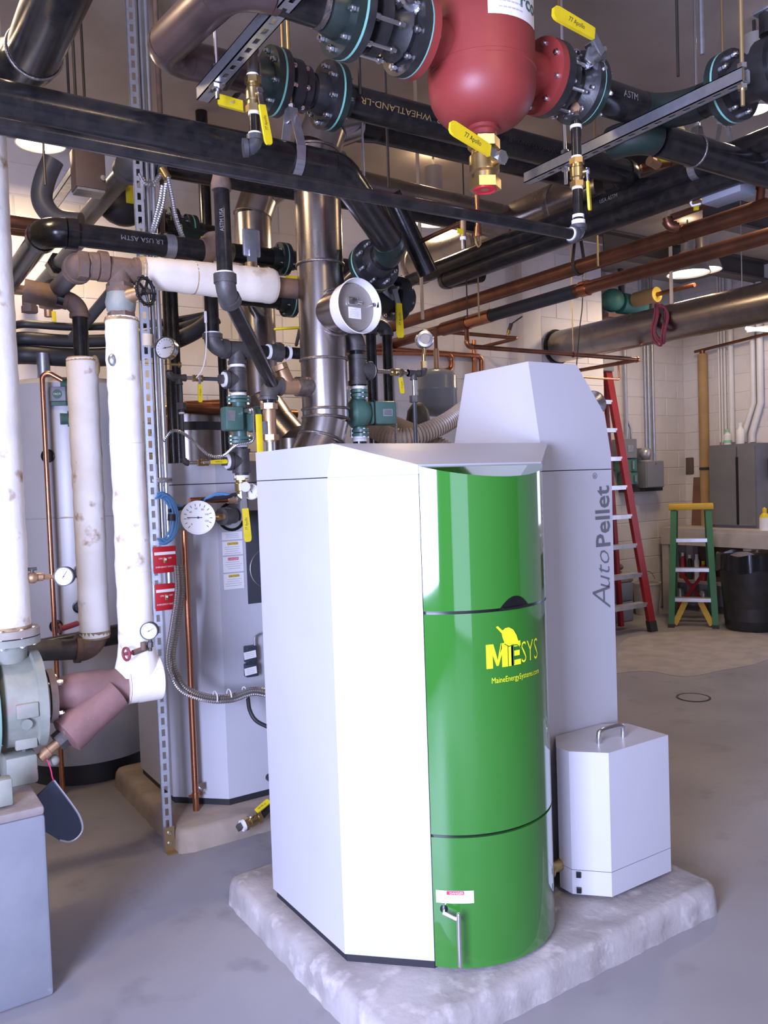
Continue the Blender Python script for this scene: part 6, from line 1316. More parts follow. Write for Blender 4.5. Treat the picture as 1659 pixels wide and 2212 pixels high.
# clip plate on pipe
c_ = OY(3.05, 543, 525); single('bracket_plate', MB().box(c_, (.075, .012, .11), bev=.008).box(c_-EZ*.06, (.03, .03, .06)), 'galv', 'bent metal bracket plate above the end of the cream pipe', 'bracket')
ring_c = OY(3.05, 541, 568); single('brass_fitting', MB().cyl(ring_c, V((ring_c.x, 3.05, zTee+.05)), .022).cyl(ring_c-EZ*.02, ring_c-EZ*.035, .03), 'brass', 'small brass cap on the cream pipe', 'fitting')
# ================================================================== right pump line behind the front boiler
yr = 3.0; xr_ = OY(yr, 774, 850).x
def ZR(py, px=774): return OY(yr, px, py).z
T = Thing('steel_pipe', 'black pipe line carrying the right green pump behind the front boiler', 'pipe', (xr_, yr, 1.72))
ap, t_ = arc((xr_-.005, yr, ZR(722)), -EZ, V((-.9, .4, .1)), .06); T.part('elbow', MB().tube(ap, .042, 18).cyl(ap[0]-EZ*.02, ap[0], .046), 'iron'); T.part('pipe', MB().cyl((xr_, yr, ZR(775)), (xr_, yr, ap[0].z), .032), 'black_pipe')
tee(T, (xr_, yr, ZR(800)), EZ, EX, .037, ZR(768)-ZR(832), .065); 
for py_ in (838, 946, 951): ring(T, (xr_, yr, ZR(py_)), EZ, .033, .012)
ring(T, (xr_+.068, yr, ZR(800)), EX, .033, .014); k = MB(); hexn(k, (xr_+.082, yr, ZR(800)), EX, .022, .016); T.part('bushing', k, 'iron')
T.part('nipple', MB().cyl((xr_, yr, ZR(950)), (xr_, yr, 1.6), .03), 'black_pipe'); T.part('nipple', MB().cyl((xr_, yr, ZR(830)), (xr_, yr, ZR(848)), .03), 'black_pipe')
zr0 = ZR(800); xt_ = OY(yr, 893, 797).x
T.part('pipe', MB().cyl((xr_+.08, yr, zr0), (xt_, yr, zr0), .009, n=12), 'zinc'); tee(T, (xt_, yr, zr0), EX, -EZ, .015, .06, .03); xg = OY(yr, 916, 790).x
T.part('elbow', MB().tube(arc((xg, yr, zr0), -EX, EZ, .022)[0], .015, 12), 'iron'); T.part('brass_fitting', MB().cyl((xg, yr, zr0+.025), (xg, yr, zr0+.055), .014, n=6).cyl((xg, yr, zr0+.055), (xg, yr, zr0+.085), .009), 'brass')
zun = ZR(862, 897); T.part('pipe', MB().cyl((xt_, yr, zr0-.02), (xt_, yr, zun), .009, n=12), 'zinc'); k = MB(); hexn(k, (xt_, yr, zun), EZ, .022, .03); T.part('union', k, 'iron'); T.part('pipe', MB().cyl((xt_, yr, zun), (xt_, yr, 1.6), .009, n=12), 'grey_pipe')
valve('small ball valve with yellow lever hanging right of the right green pump', (OY(yr, 857, 799).x, yr, zr0), EX, -EY, V((.12, 0, -1)), r=.014, L=.055, hl=.095, hw=.019, tape=False)
cR = V((xr_, yr, ZR(893)))
cpump = circulator('right green circulator pump behind the front boiler hood', cR, V((1, -.12, 0)), V((-.12, -1, 0)), .115)
flex(cpump, [cR+V((.155, -.03, -.01)), cR+V((.163, -.035, -.05)), cR+V((.165, -.03, -.10)), cR+V((.172, -.03, -.2))], .007, 'flex_steel', .008, name='lead')
g = OY(yr, 917, 733); T = Thing('pressure_gauge', 'shiny steel gauge seen from behind, above the right pump piping', 'gauge', g); nn = V((.45, .89, 0)); T.part('case', MB().lathe(g, -nn, [(0, -.02), (.040, -.02), (.042, -.015), (.042, .010), (.036, .018), (.024, .019), (.022, .014), (0, .014)], 32), 'zinc'); T.part('dial', MB().lathe(g, nn, [(.039, .0205), (0, .0205)], 28), 'paper'); T.part('stem', MB().cyl(g-EZ*.035, V((xg, yr, zr0+.08)), .008), 'brass')
T.part('back_screws', MB().cyl(g-nn*.014+V((-.006, 0, -.02)), g-nn*.02+V((-.006, 0, -.02)), .003, n=8).cyl(g-nn*.014+V((.004, 0, -.022)), g-nn*.02+V((.004, 0, -.022)), .003, n=8), 'brass')
# ================================================================== flexible conduits up by the post
for i, (pts, r_, lab) in enumerate([([(300, 375), (312, 395), (330, 398), (345, 380), (352, 372)], .012, 'short armoured cable bow under the grey elbow'), ([(362, 382), (372, 430), (382, 480), (405, 530), (440, 555), (478, 560)], .011, 'long armoured cable sweeping down to the cream pipe'), ([(350, 400), (345, 430), (335, 470), (325, 505)], .009, 'left thin armoured cable behind the strut post'), ([(358, 395), (352, 440), (340, 480), (332, 505)], .009, 'right thin armoured cable behind the strut post')]):
    flex1('armoured_cable', lab, 'cable', [A(x, y, 3.5) for x, y in pts], r_, 'flex_steel', .010)
single('cable_connector', MB().cyl(A(362, 385, 3.5), A(350, 365, 3.5), .018), 'brass', 'brass connector at the head of the long armoured cable', 'connector')
# vertical black pipes in the background left of flues
for i, (px_, p0, p1, d_, r_, lab, mm) in enumerate([(369, 600, 1000, 4.75, .030, 'left', 'black_pipe'), (381, 620, 1000, 4.75, .028, 'middle', 'black_pipe'), (352, 870, 1010, 4.6, .022, 'rightmost', 'copper')][:2]):
    a = A(px_+8, p1, d_); b = A(px_-6, p0-120, d_); single('steel_pipe', MB().cyl(a, V((a.x, a.y, b.z)), r_), mm, ('left' if i == 0 else 'right')+' one of the twin black risers behind the post', 'pipe')
a = A(450, 600, 4.9); single('steel_pipe', MB().cyl(a, V((a.x, a.y, ZC)), .035), 'black_pipe', 'black riser behind the hanging black pipe', 'pipe')
for i, (px_, d_) in enumerate([(492, 5.2), (596, 3.6)]):
    a = A(px_, 1000, d_); 
a = A(490, 1015, 4.55); single('steel_pipe', MB().cyl(a, V((a.x, a.y, A(490, 760, 4.55).z)), .024), 'black_pipe', 'thin black riser behind the left green pump', 'pipe')
# black band across behind (vessel strap) and steel jacket behind
c_ = A(440, 925, 5.2); T = Thing('buffer_tank', 'shiny steel jacketed vessel with black band behind the left pump', 'tank', V((c_.x, c_.y, 0))); T.part('shell', MB().cyl((c_.x, c_.y+.2, .12), (c_.x, c_.y+.2, A(440, 900, 5.2).z+.05), .26, n=40), 'flue_steel'); T.part('band', MB().cyl((c_.x, c_.y+.2, A(440, 930, 5.2).z), (c_.x, c_.y+.2, A(440, 912, 5.2).z), .263, n=40), 'black_rubber'); T.part('base', MB().cyl((c_.x, c_.y+.2, 0), (c_.x, c_.y+.2, .12), .24, n=32), 'plinth')
# ================================================================== lamps and rods
def pendant(label, c, R, power, glow='lamp_glow', tiltv=V((0, 0, -1))):
    c = V(c); T = Thing('pendant_lamp', label, 'lamp', c)
    T.part('reflector', MB().lathe(c, EZ, [(R, 0), (R*.97, .01), (R*.85, .08), (R*.5, .17), (.05, .21), (0, .21), (0, .19), (.05, .19), (R*.47, .15), (R*.80, .06), (R*.95, .0), (R, 0)], 40), 'lamp_shell')
    T.part('diffuser', MB().lathe(c, EZ, [(0, .012), (R*.88, .012), (R*.88, .02), (0, .02)], 40), glow, label='glowing lamp opening')
    T.part('housing', MB().cyl(c+EZ*.2, c+EZ*.36, .06), 'lamp_shell'); T.part('stem', MB().cyl(c+EZ*.36, V((c.x, c.y, ZC)), .008, n=8), 'rod_dark')
    l = bpy.data.lights.new('lamp_light', 'AREA'); l.shape = 'DISK'; l.size = R*1.7; l.energy = power; l.color = WARM; o = bpy.data.objects.new('lamp_light', l); COL.objects.link(o); o.parent = T.o; o.location = (0, 0, -.004)
    return T
def bulb(T, P, power, r=.06):
    l = bpy.data.lights.new('bulb_light', 'POINT'); l.energy = power; l.color = WARM; l.shadow_soft_size = r; o = bpy.data.objects.new('bulb_light', l); COL.objects.link(o); o.parent = T.o; o.location = V(P)-T.base
L1 = pendant('blazing warm pendant lamp low at the upper left between the pipes', A(88, 312, 4.6), .135, 24)
L2 = pendant('bright warm round pendant lamp above the exhaust duct', A(1487, 592, 7.3), .19, 18)
L3 = pendant('second warm round pendant lamp overlapping the one above the duct', A(1518, 585, 7.9), .18, 16)
L4 = pendant('warm lamp glowing at the right edge beside the golden rod', A(1632, 238, 4.1), .07, 10)
for T_, pw in ((L1, 22), (L2, 4), (L4, 3)): bulb(T_, T_.base+EZ*.47, pw)
L6 = pendant('warm pendant lamp just beyond the left edge above the risers', (.15, 2.95, 3.3), .15, 30); bulb(L6, L6.base+EZ*.42, 20)
L7 = pendant('warm pendant lamp hidden behind the black twin pipes', A(940, 478, 5.6), .15, 24); bulb(L7, L7.base+EZ*.42, 6)
# lamps of the same kind out of the frame, which light the pipes from above
L5 = pendant('warm pendant lamp overhead behind the camera', (1.2, .2, 3.35), .16, 18); bulb(L5, L5.base+EZ*.36, 5)
a = OX(XR-.22, 1612, 709); b = OX(XR-.22, 1700, 717)
T = Thing('tube_light', 'white fluorescent tube on the right wall', 'light', a); T.part('tube', MB().cyl(a, b, .018), 'tube_glow'); T.part('holder', MB().box((a+b)/2+V((.03, 0, .03)), (.05, abs(b.y-a.y), .04)), 'white_paint')
for px_, py1, d_, r_, m_, lab in [(98, 400, 3.4, .005, 'rod_dark', 'thin dark rod behind the thick black corner pipe'), (150, 230, 3.0, .005, 'rod_dark', 'dark rod above the long black pipe, left of the strut post'), (165, 250, 3.2, .006, 'rod_dark', 'thicker dark rod above the long black pipe, near the strut post'), (612, 130, 3.0, .006, 'rod_gold', 'golden rod right of the left slotted strut'), (778, 205, 2.9, .006, 'rod_dark', 'dark rod left of the red vessel'), (833, 215, 3.0, .006, 'rod_dark', 'dark rod close to the red vessel on its left'), (1208, 45, 3.0, .006, 'rod_gold', 'golden rod right of the red vessel'), (1465, 165, 3.3, .006, 'rod_dark', 'long dark rod between the vessel and the right valve'), (1517, 118, 3.2, .010, 'galv', 'bright steel rod above the right valve'), (840, 405, 3.4, .006, 'rod_dark', 'dark rod below the stencilled pipe'), (786, 380, 3.4, .005, 'galv', 'pale rod below the stencilled pipe'), (1062, 420, 3.9, .004, 'rod_dark', 'thin dark rod above the flue header'), (1010, 690, 4.9, .004, 'rod_dark', 'thin dark rod dropping to the copper mains, left one'), (1035, 690, 4.9, .005, 'rod_gold', 'golden rod dropping to the copper mains'), (913, 690, 4.6, .010, 'tag_wood', 'pale rod dropping to the copper tee'), (1292, 575, 4.6, .006, 'rod_gold', 'golden rod beside the grey elbow at the right')]:
    rod(px_, 0, py1, d_, r_, m_, lab)
# trunking on the ceiling beside the post
a = OY(3.6, 320, 60); single('brown_riser', MB().cyl(OY(3.55, 346, 250), OY(3.55, 335, 0)+EZ*.05, .012, n=10), 'rust_iron', 'rusty brown riser right of the strut post, upper part', 'pipe')
single('brown_riser', MB().cyl(OY(3.62, 352, 520), OY(3.62, 348, 300), .010, n=10), 'rust_iron', 'rusty brown riser right of the strut post, lower part', 'pipe')
hose1('wood_tag', 'small wooden tag hanging on the conduit below the gate valve', 'tag', [OY(3.515, 318, 722), OY(3.515, 318, 748)], .022, 'tag_wood', 10)
# ================================================================== back right: ladders, bench, bin, boxes
# red ladder
def at_floor(px, py): return OZ(0, px, py)
fr = at_floor(1410, 1364); tp_ = OY(fr.y+.50, 1312, 800); Hl = tp_.z
T = Thing('step_ladder', 'tall red step ladder with bright metal treads behind the hopper', 'ladder', fr)
W0, W1 = .66, .40
def rail(s, z):                                   # s 0 right rail, 1 left rail
    k = z/Hl; r0 = fr+(tp_-fr)*k; r0.z = z; return r0-EX*((W0+(W1-W0)*k)*s)
for s in (0, 1):
    a, b = rail(s, 0), rail(s, Hl); T.part('rail', MB().prism([a+V((-.045, -.02, 0)), a+V((.045, -.02, 0)), a+V((.045, .02, 0)), a+V((-.045, .02, 0))], b-a), 'ladder_red'); T.part('foot', MB().prism([a+V((-.05, -.025, 0)), a+V((.05, -.025, 0)), a+V((.05, .025, 0)), a+V((-.05, .025, 0))], (b-a)*.04), 'foot_black')
    a, b = rail(s, 0)+V((0, .40, 0)), rail(s, Hl-.05)+V((0, .06, 0)); T.part('rear_rail', MB().prism([a+V((-.025, -.02, 0)), a+V((.025, -.02, 0)), a+V((.025, .02, 0)), a+V((-.025, .02, 0))], b-a), 'ladder_red')
for i in range(8):
    z = .27+i*.292
    if z > Hl-.15: break
    a, b = rail(0, z), rail(1, z); T.part('tread', MB().bar(a+V((-.03, .03, 0)), b+V((.03, .03, 0)), .10, .042), 'aluminium')
a, b = rail(0, Hl), rail(1, Hl); T.part('top_cap', MB().box((a+b)/2+V((.0, .06, .02)), ((a-b).length+.10, .22, .07), bev=.01), 'box_grey')
# green stepladder
fl_, fr2 = at_floor(1450, 1356), at_floor(1546, 1356)
T = Thing('step_ladder', 'short green step ladder with yellow top in front of the bench', 'ladder', fl_)
mid = (fl_+fr2)/2; bk = V((mid.x, mid.y, 0)).normalized(); wv = V((bk.y, -bk.x, 0)); W0 = abs((fr2-fl_).dot(wv)); Hg = 1.19; W1 = W0*.80
def g_rail(s, k, back=False):
    w_ = (W0+(W1-W0)*k)*(1 if not back else .84); m_ = mid+bk*(.30*k if not back else .78-.38*k); return m_+wv*(w_/2)*(1 if s else -1)+EZ*(Hg*k)
for s in (0, 1):
    for bkf in (False, True):
        a, b = g_rail(s, 0, bkf), g_rail(s, 1 if not bkf else .98, bkf); u = bk*.035; q = wv*(.030 if not bkf else .014); T.part('rail' if not bkf else 'rear_rail', MB().prism([a-u-q, a+u-q, a+u+q, a-u+q], b-a), 'ladder_green')
        if not bkf: T.part('foot', MB().prism([a-u*1.1-q*1.1, a+u*1.1-q*1.1, a+u*1.1+q*1.1, a-u*1.1+q*1.1], (b-a)*.03), 'foot_black')
for k in (.23, .48, .73): T.part('tread', MB().bar(g_rail(0, k)+bk*.02, g_rail(1, k)+bk*.02, .10, .036), 'aluminium')
T.part('top_cap', MB().box((g_rail(0, 1)+g_rail(1, 1))/2+bk*.06+EZ*.02, (W1+.10, .22, .06), Matrix((wv, bk, EZ)).transposed(), bev=.008), 'ladder_yellow', label='yellow plastic top step')
for s in (0, 1):
    a = g_rail(s, .02)+wv*(.03 if s == 0 else -.03)+bk*.03; b = (g_rail(0, .21)+g_rail(1, .21))/2+wv*(.07 if s else -.07)+bk*.04; T.part('brace', MB().bar(a, b, .055, .012, up=bk), 'ladder_yellow')
    a = g_rail(s, .04, True); b = g_rail(1-s, .46, True); T.part('rear_brace', MB().bar(a+bk*.012*s, b+bk*.012*s, .035, .01, up=bk), 'ladder_red')
# black bin
c_ = at_floor(1612, 1362); c_ = OX(7.44, 1622, 1280); c_ = V((7.44, c_.y, 0)); T = Thing('rubbish_bin', 'round black rubbish bin lined with a black bag at the right edge', 'bin', c_)
hz = OY(c_.y-.2, 1600, 1205).z; T.part('barrel', MB().lathe(c_, EZ, [(0, 0), (.23, 0), (.24, .02), (.285, hz*.8), (.30, hz*.82), (.30, hz*.86), (.29, hz*.88), (.295, hz-.02), (.28, hz-.02), (.25, .1), (0, .1)], 40), 'bin_black')
mb = MB(); ng = 56; r1 = []; r2 = []; r3 = []
for i in range(ng):
    a = 2*math.pi*i/ng; w_ = .008*math.sin(9*a)+.006*math.sin(17*a+1); r1.append(c_+V((math.cos(a)*(.312+w_), math.sin(a)*(.312+w_), hz-.16+.02*math.sin(5*a)))); r2.append(c_+V((math.cos(a)*(.308+w_*.6), math.sin(a)*(.308+w_*.6), hz+.012*math.sin(7*a)))); r3.append(c_+V((math.cos(a)*.27, math.sin(a)*.27, hz-.10)))
mb.add(r1+r2+r3, [(i, (i+1) % ng, ng+(i+1) % ng, ng+i) for i in range(ng)]+[(ng+i, ng+(i+1) % ng, 2*ng+(i+1) % ng, 2*ng+i) for i in range(ng)]); T.part('bag', mb, 'bag_black', label='shiny black bag over the rim')
mb = MB(); mb.sphere(c_+V((-.10, .02, hz-.05)), .14, 14, (1.1, .9, .5)); T.part('rubbish', mb, 'cloth_dark')
# bench
xb = 7.8; yb0, yb1 = 6.2, 3.2; zt_ = .945
T = Thing('workbench', 'white wooden workbench with shelf along the right wall', 'bench', ((xb+XR)/2, (yb0+yb1)/2, 0))
T.part('top', MB().box(((xb+XR)/2-.02, (yb0+yb1)/2, zt_-.02), (XR-xb-.06, yb0-yb1, .04)), 'wood_white'); T.part('apron', MB().box((xb+.02, (yb0+yb1)/2, zt_-.115), (.03, yb0-yb1, .15)), 'wood_white'); T.part('shelf', MB().box(((xb+XR)/2, (yb0+yb1)/2, .34), (XR-xb-.12, yb0-yb1-.1, .03)), 'wood_shelf')
for yy in (yb0-.05, OX(xb, 1612, 1200).y, yb1+.05): T.part('leg', MB().box((xb+.06, yy, zt_/2-.02), (.09, .09, zt_-.04)), 'wood_white'); T.part('leg', MB().box((XR-.1, yy, zt_/2-.02), (.09, .09, zt_-.04)), 'wood_white')
T.part('back_board', MB().box((XR-.04, (yb0+yb1)/2, .6), (.02, yb0-yb1-.1, .5)), 'brown_board')
# cabinet on the bench
ya_, yb_ = OX(8.05, 1530, 1000).y, OX(8.05, 1632, 1000).y; z1_ = OX(8.05, 1575, 960).z
T = Thing('metal_cabinet', 'dark grey metal wall cabinet standing on the bench', 'cabinet', (8.2, (ya_+yb_)/2, zt_)); T.part('body', MB().box((8.22, (ya_+yb_)/2, (zt_+z1_)/2), (.30, ya_-yb_, z1_-zt_)), 'cabinet_grey'); yd_ = ya_-(ya_-yb_)*.62
T.part('door', MB().box((8.06, (ya_+yd_)/2, (zt_+z1_)/2), (.02, ya_-yd_-.02, z1_-zt_-.06)), 'cabinet_grey'); T.part('door', MB().box((8.06, (yb_+yd_)/2, (zt_+z1_)/2), (.02, yd_-yb_-.02, z1_-zt_-.06)), 'cabinet_grey'); T.part('door_gap', MB().box((8.055, yd_, (zt_+z1_)/2-.05), (.02, .028, (z1_-zt_)*.8)), 'gap_black')
for px_, py_, m_, lab in ((1572, 945, 'white_plastic', 'small white bottle with green cap on the cabinet'), (1600, 935, 'white_plastic', 'tall white bottle on the cabinet')):
    q = OX(8.15, px_, 960); q.z = z1_; t = Thing('bottle', lab, 'bottle', q); h_ = .14 if px_ < 1590 else .2; t.part('body', MB().lathe(q, EZ, [(0, 0), (.04, 0), (.042, .02), (.042, h_*.75), (.02, h_*.9), (.02, h_), (0, h_)], 16), m_); t.part('cap', MB().cyl(q+EZ*h_, q+EZ*(h_+.03), .022), 'mint' if px_ < 1590 else 'white_plastic'); 
    if px_ < 1590: t.part('label', MB().cyl(q+EZ*.02, q+EZ*.05, .0425), 'mint')
q = OX(7.9, 1652, 1132); q.z = zt_; t = Thing('bottle', 'yellow-topped squeeze bottle on the bench at the right edge', 'bottle', q); t.part('body', MB().lathe(q, EZ, [(0, 0), (.05, 0), (.052, .02), (.052, .13), (0, .14)], 18), 'paper'); t.part('cap', MB().lathe(q, EZ, [(.052, .13), (.045, .15), (.02, .18), (.022, .22), (0, .24)], 18), 'yellow')
q = OX(8.33, 1664, 1010); t = Thing('towel_holder', 'dark holder with white towel roll on the right wall', 'holder', q-EZ*.2); t.part('holder', MB().box(q, (.12, .22, .2), bev=.01), 'foot_black'); t.part('towel', MB().box(q-EZ*.25, (.02, .12, .3)), 'paper')
q = OX(8.1, 1487, 1103); t = Thing('board', 'brown wooden board leaning on the wall behind the green ladder', 'board', V((q.x, q.y, zt_))); t.part('plank', MB().box(V((8.3, q.y, zt_+.28)), (.03, .16, .56), Matrix.Rotation(.1, 3, 'Y')), 'brown_board')
# shelf contents
for i, (px_, py_, w_, h_, m_, lab) in enumerate([(1462, 1195, .028, .22, 'can_silver', 'grey spray can'), (1475, 1200, .026, .26, 'can_red', 'tall red can'), (1490, 1200, .028, .24, 'foot_black', 'black bottle'), (1505, 1198, .028, .25, 'white_plastic', 'white tub'), (1519, 1205, .03, .18, 'can_red', 'red can with yellow cap')]):
    q = OX(7.95, px_, py_); q.z = .355; t = Thing('can', lab+' on the bench shelf behind the green ladder', 'can', q); t.part('body', MB().lathe(q, EZ, [(0, 0), (w_, 0), (w_, h_*.85), (w_*.6, h_), (0, h_)], 16), m_); t.part('cap', MB().cyl(q+EZ*h_, q+EZ*(h_+.04), w_*.6), 'yellow' if i == 4 else 'white_plastic')
for i, (px_, py_) in enumerate([(1470, 1300), (1520, 1290)]):
    q = OX(7.98, px_, py_); q.z = 0; t = Thing('can', ('left' if i == 0 else 'right')+' silver can on the floor under the bench', 'can', q); t.part('body', MB().lathe(q, EZ, [(0, 0), (.05, 0), (.05, .2), (.03, .24), (0, .24)], 16), 'can_silver'); t.part('band', MB().cyl(q+EZ*.03, q+EZ*.08, .051), 'can_red')
# bucket and stored things under electrical boxes
q = at_floor(1420, 1300); q = V((7.42, 6.10, 0)); t = Thing('bucket', 'white plastic bucket behind the red ladder', 'bucket', q); t.part('pail', MB().lathe(q, EZ, [(0, 0), (.12, 0), (.15, .34), (.155, .34), (.155, .36), (.14, .36), (.115, .02), (0, .02)], 28), 'wood_white'); t.part('bail', MB().torus(q+EZ*.33, EY, .15, .004, 20, a0=.3, a1=2.8), 'galv')
for i, (x_, z_, w_, h_, m_) in enumerate([(6.75, .0, .5, .22, 'clear_blue'), (6.75, .22, .5, .2, 'clear_blue'), (6.78, .42, .46, .1, 'wood_shelf')]):
    single('storage_box', MB().box((x_, 6.10, z_+h_/2), (w_, .34, h_-.002), bev=.015), m_, ['lowest blue storage box behind the red ladder', 'second blue storage box behind the red ladder', 'pale flat box on the blue storage boxes'][i], 'box')
c_ = V((6.78, 6.10, .575)); single('cloth_heap', MB().sphere(c_, .2, 16, (1.1, .7, .30)), 'cloth_dark', 'heap of dark cloth on the boxes behind the red ladder', 'cloth')
c_ = at_floor(1385, 1318); single('boot_pile', MB().sphere(c_+EZ*.06, .12, 14, (1.5, .8, .5)).sphere(c_+V((.16, .03, .07)), .09, 12, (1, 1, .8)), 'foot_black', 'dark crumpled thing on the floor beside the red ladder', 'clutter')
# electrical gear on the far wall
yw = YB2-.02
def wall_box(label, p0, p1, m, dep=.14, name='electrical_box', y=yw):
    a, b = OY(y-dep, *p0), OY(y-dep, *p1); c_ = (a+b)/2; T = Thing(name, label, 'electrical box', V((c_.x, y, b.z))); T.part('enclosure', MB().box((c_.x, y-dep/2, c_.z), (abs(b.x-a.x), dep, a.z-b.z), bev=.006), m); T.part('cover', MB().box((c_.x, y-dep-.004, c_.z), (abs(b.x-a.x)*.92, .008, (a.z-b.z)*.93)), m); return T, c_, abs(b.x-a.x), a.z-b.z
T, c_, w_, h_ = wall_box('grey disconnect switch box with lever on the far wall', (1345, 948), (1376, 990), 'box_grey', .16); T.part('lever', MB().box((c_.x+w_*.5, yw-.12, c_.z+h_*.3), (.03, .05, .05)), 'foot_black'); T.part('label', MB().box((c_.x, yw-.17, c_.z), (w_*.4, .004, h_*.35)), 'galv')
T, c_, w_, h_ = wall_box('upper green switch box under the disconnect on the far wall', (1347, 991), (1376, 1018), 'box_green', .14); T.part('lever', MB().box((c_.x+.02, yw-.155, c_.z), (.03, .03, .09)), 'galv')
T, c_, w_, h_ = wall_box('lower green switch box under the disconnect on the far wall', (1355, 1022), (1378, 1046), 'box_green', .14); T.part('lever', MB().box((c_.x+.02, yw-.155, c_.z), (.03, .03, .07)), 'galv')
T, c_, w_, h_ = wall_box('square dark grey junction box at the right of the switches', (1395, 996), (1435, 1052), 'box_grey', .2); T.part('screw', MB().cyl((c_.x, yw-.21, c_.z+h_*.4), (c_.x, yw-.215, c_.z+h_*.4), .01), 'zinc')
T, c_, w_, h_ = wall_box('round-topped grey meter above the square junction box', (1383, 968), (1405, 993), 'box_grey', .14); T.part('dome', MB().sphere((c_.x-.03, yw-.16, c_.z), .07, 16), 'can_silver')
single('backboard', MB().box(OY(yw-.05, 1385, 1056), (.62, .10, .06)), 'foot_black', 'black shelf rail under the electrical boxes', 'rail')
T, c_, w_, h_ = wall_box('small dark box on the wall left of the yellow pipe', (1496, 988), (1514, 1024), 'box_brown', .1)
# conduits on far wall (into the boxes)
for i, (px_, p0, p1, r_) in enumerate([(1307, 800, 990, .014), (1350, 560, 945, .018), (1393, 560, 970, .012), (1400, 560, 970, .016), (1410, 560, 1000, .018)]):
    a = OY(yw-.03, px_+(4 if i else 0), p1); single('conduit', MB().cyl((a.x, yw-.03, a.z), (a.x, yw-.03, ZC), r_, n=10), 'conduit', ['thin conduit behind the red ladder on the far wall', 'conduit down to the disconnect switch', 'leftmost of three conduits over the square junction box', 'middle of three conduits over the square junction box', 'right of three conduits over the square junction box'][i], 'conduit')
a = OY(yw-.03, 1355, 910); single('conduit', MB().tube([V((a.x+.01, yw-.03, a.z)), a+V((.05, 0, -.08)), a+V((.06, 0, -.22))], .012, 8), 'conduit', 'forked conduit branch above the disconnect switch', 'conduit')
# motors on the far wall shelf
c_ = OY(yw-.35, 1340, 655); T = Thing('green_motor', 'green motor on a wall bracket above the exhaust duct', 'motor', c_); T.part('shell', MB().sphere(c_+V((-.12, 0, .02)), .15, 18, (.9, .8, .8)), 'box_green'); T.part('body', MB().cyl(c_, c_+V((.28, -.05, -.03)), .11), 'box_green'); T.part('bracket', MB().box(c_+V((.0, .15, -.16)), (.6, .5, .04)), 'brown_board'); 
for s in (-.25, .25): T.part('bracket_arm', MB().box(c_+V((s, .2, .55)), (.04, .04, 1.4)), 'joist')
a = OY(YB2-.5, 1372, 648); b = along(a, -EY, px=1418); T = Thing('cardboard_tube', 'yellowish lagged pipe end above the exhaust duct', 'pipe', a); T.part('lagging', MB().cyl(a, b, .075), 'yellow_insul'); T.part('end_face', MB().cyl(b, b-EY*.01, .077), 'label_yellow'); T.part('pipe', MB().cyl(b, along(b, -EY, px=1500), .022), 'copper_dull')
# yellow corner pipe and conduits on the right wall
a = OX(XR-.10, 1524, 1090); b = OX(XR-.10, 1516, 765); T = Thing('insulated_pipe', 'tan insulated pipe standing in the far right corner', 'pipe', V((a.x, a.y, zt_))); T.part('lagging', MB().cyl((a.x, a.y, zt_), (a.x, a.y, b.z), .055), 'yellow_insul'); T.part('top_cap', MB().cyl((a.x, a.y, b.z), (a.x, a.y, b.z+.04), .03), 'copper_dull')
T.part('pipe', MB().cyl((a.x, a.y+.1, b.z+.04), (a.x, a.y-2.4, b.z+.20), .016), 'copper_dull'); T.part('clamp', MB().cyl((a.x, a.y, OX(XR-.1, 1522, 1015).z), (a.x, a.y, OX(XR-.1, 1522, 1015).z+.03), .06), 'foot_black')
for i, (px_, p1, r_) in enumerate([(1556, 955, .012), (1562, 955, .010), (1569, 955, .012), (1582, 955, .030), (1608, 955, .030), (1625, 955, .034)]):
    a = OX(XR-.05, px_, p1); z0_ = a.z
    if i < 3: single('conduit', MB().cyl((XR-.05, a.y, z0_), (XR-.05, a.y, ZC), r_, n=10), 'white_paint', ['first', 'second', 'third'][i]+' thin painted conduit from the corner above the cabinet', 'conduit')
    else:
        o_ = .0 if i == 3 else .12*(1 if i == 4 else .9); pts = [V((XR-.05, a.y, z0_)), V((XR-.05, a.y, z0_+.10)), V((XR-.05, a.y-o_, z0_+.42)), V((XR-.05, a.y-o_, ZC))]
        single('conduit', MB().tube(pts, r_, 14), 'white_paint', ['left', 'middle', 'right'][i-3]+' one of three thick painted conduits above the cabinet', 'conduit')
# duct-side details at right edge: grey control box and copper cluster
c_ = A(1573, 410, 3.5); R_ = Matrix.Rotation(math.radians(90), 3, 'Z'); T = Thing('control_box', 'small grey control box with white handle among the pipes at the right', 'control box', c_); T.part('cover', MB().box(c_, (.11, .185, .085), bev=.004), 'box_grey'); T.part('lid', MB().box(c_+EZ*.046, (.115, .19, .012)), 'tag_wood'); e_ = c_+V((-.055, .095, -.01)); T.part('handle', MB().tube([e_, e_+V((-.004, .04, .0)), e_+V((-.004, .048, -.012)), e_+V((-.004, .04, -.026)), e_+V((0, 0, -.028))], .004, 8), 'ptfe')
for i, (pts, r_, lab) in enumerate([([(1450, 470), (1560, 430), (1640, 400)], .016, 'rusty copper line below the control box'), ([(1385, 365), (1450, 350), (1540, 320)], .020, 'rusty copper line above the black twin pipes'), ([(1640, 300), (1645, 400), (1638, 470)], .02, 'dark copper riser at the right edge'), ([(1440, 470), (1446, 490), (1465, 490)], .02, 'copper elbow ending in the air below the twin pipes')]):
    T = Thing('copper_pipe', lab, 'pipe', A(*pts[0], 3.9)); run(T, [A(x, y, 3.9+.0*k) for k, (x, y) in enumerate(pts)], r_, 'copper_dull', bend=.03, em='copper_dull', collar=True)
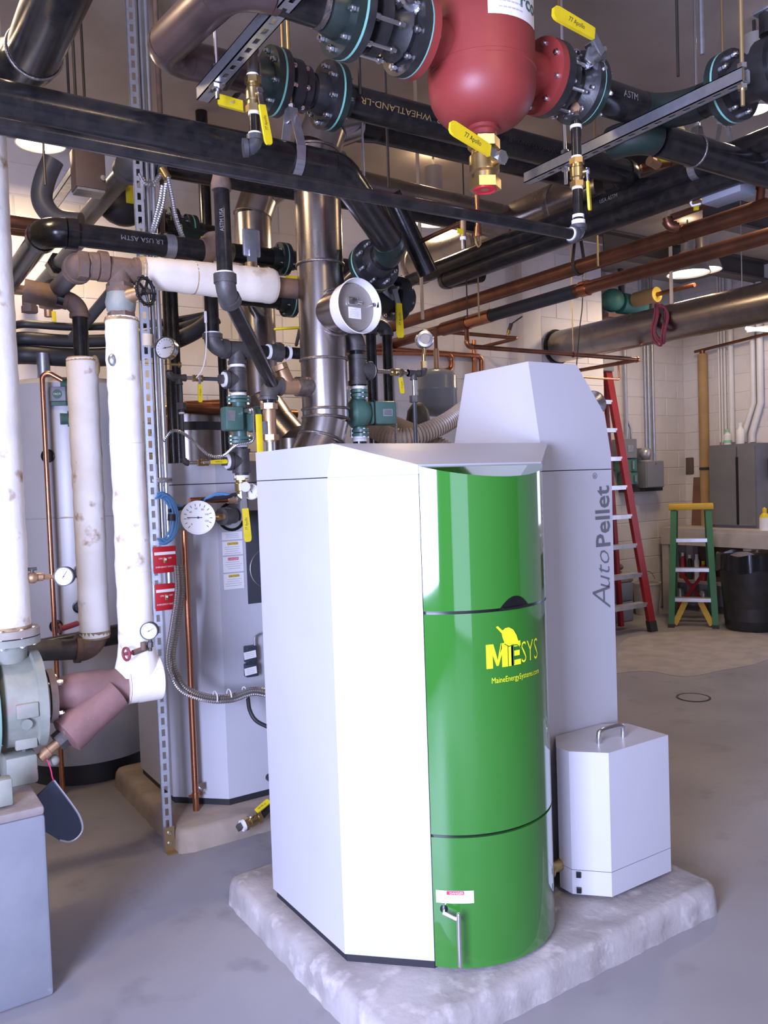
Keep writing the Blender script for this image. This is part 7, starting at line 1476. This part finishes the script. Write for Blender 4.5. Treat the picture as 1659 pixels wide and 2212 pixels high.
for i, (px_, py_, dx, dy, lab) in enumerate([(1415, 345, 55, -2, 'level yellow lever behind the right slotted strut'), (1502, 428, 2, 26, 'short yellow lever hanging left of the control box')]):
    a = A(px_, py_, 3.8); b = A(px_+dx, py_+dy, 3.8); v = Thing('valve_lever', lab, 'valve lever', b); v.part('grip', MB().bar(a, b, .022, .012, up=-_f), 'yellow'); v.part('body', MB().cyl(a+V((-.04, 0, -.01)), a+V((.02, 0, -.02)), .022).cyl(a+V((-.01, 0, -.01)), A(px_+(5 if i == 0 else 0), py_+(12 if i == 0 else -30), 3.9), .014), 'bronze')
c_ = A(1440, 335, 4.0); T = Thing('gate_valve', 'dark gate valve with rusty stem behind the right slotted strut', 'valve', c_); T.part('body', MB().cyl(c_-EZ*.06, c_+EZ*.03, .035), 'iron'); T.part('wheel', MB().torus(c_+EZ*.06, EZ, .05, .008, 20).cyl(c_+EZ*.0, c_+EZ*.12, .008), 'rod_dark')
c_ = A(1400, 345, 4.2); single('motor_housing', MB().cyl(c_+V((0, -.15, .05)), c_+V((0, .15, .05)), .12), 'black_rubber', 'dark round housing behind the right slotted strut', 'motor')
c_ = A(1285, 870, 5.5); t = Thing('work_light', 'silver clamp work light hanging by the red ladder', 'lamp', c_); t.part('reflector', MB().lathe(c_, V((-.3, -.9, .2)), [(0, -.09), (.03, -.085), (.06, -.05), (.085, 0), (.08, 0), (.055, -.045), (0, -.06)], 28), 'zinc'); t.part('socket', MB().cyl(c_+V((.02, .08, .0)), c_+V((.03, .16, .02)), .025), 'foot_black'); t.part('cord', MB().tube(spline([c_+V((.03, .16, .02)), c_+V((0, .16, .2)), c_+V((-.02, .1, .5)), c_+V((.02, .1, .8)), V((c_.x+.02, c_.y+.1, ZC))], 6), .004, 6), 'rod_dark')
T = Thing('copper_pipe', 'thin copper tube with right angle beside the ladder top', 'pipe', OY(5.3, 1330, 818)); run(T, [OY(5.3, 1335, 780), OY(5.3, 1338, 820), OY(5.3, 1250, 814)], .010, 'copper', bend=.02)
a = OY(YB-.03, 1245, 517); b = OY(YB-.03, 1300, 530); single('conduit', MB().cyl(V((a.x-1.0, YB-.03, b.z+.02)), V((b.x, YB-.03, b.z+.02)), .022), 'white_paint', 'white painted conduit along the top of the block wall end', 'conduit')
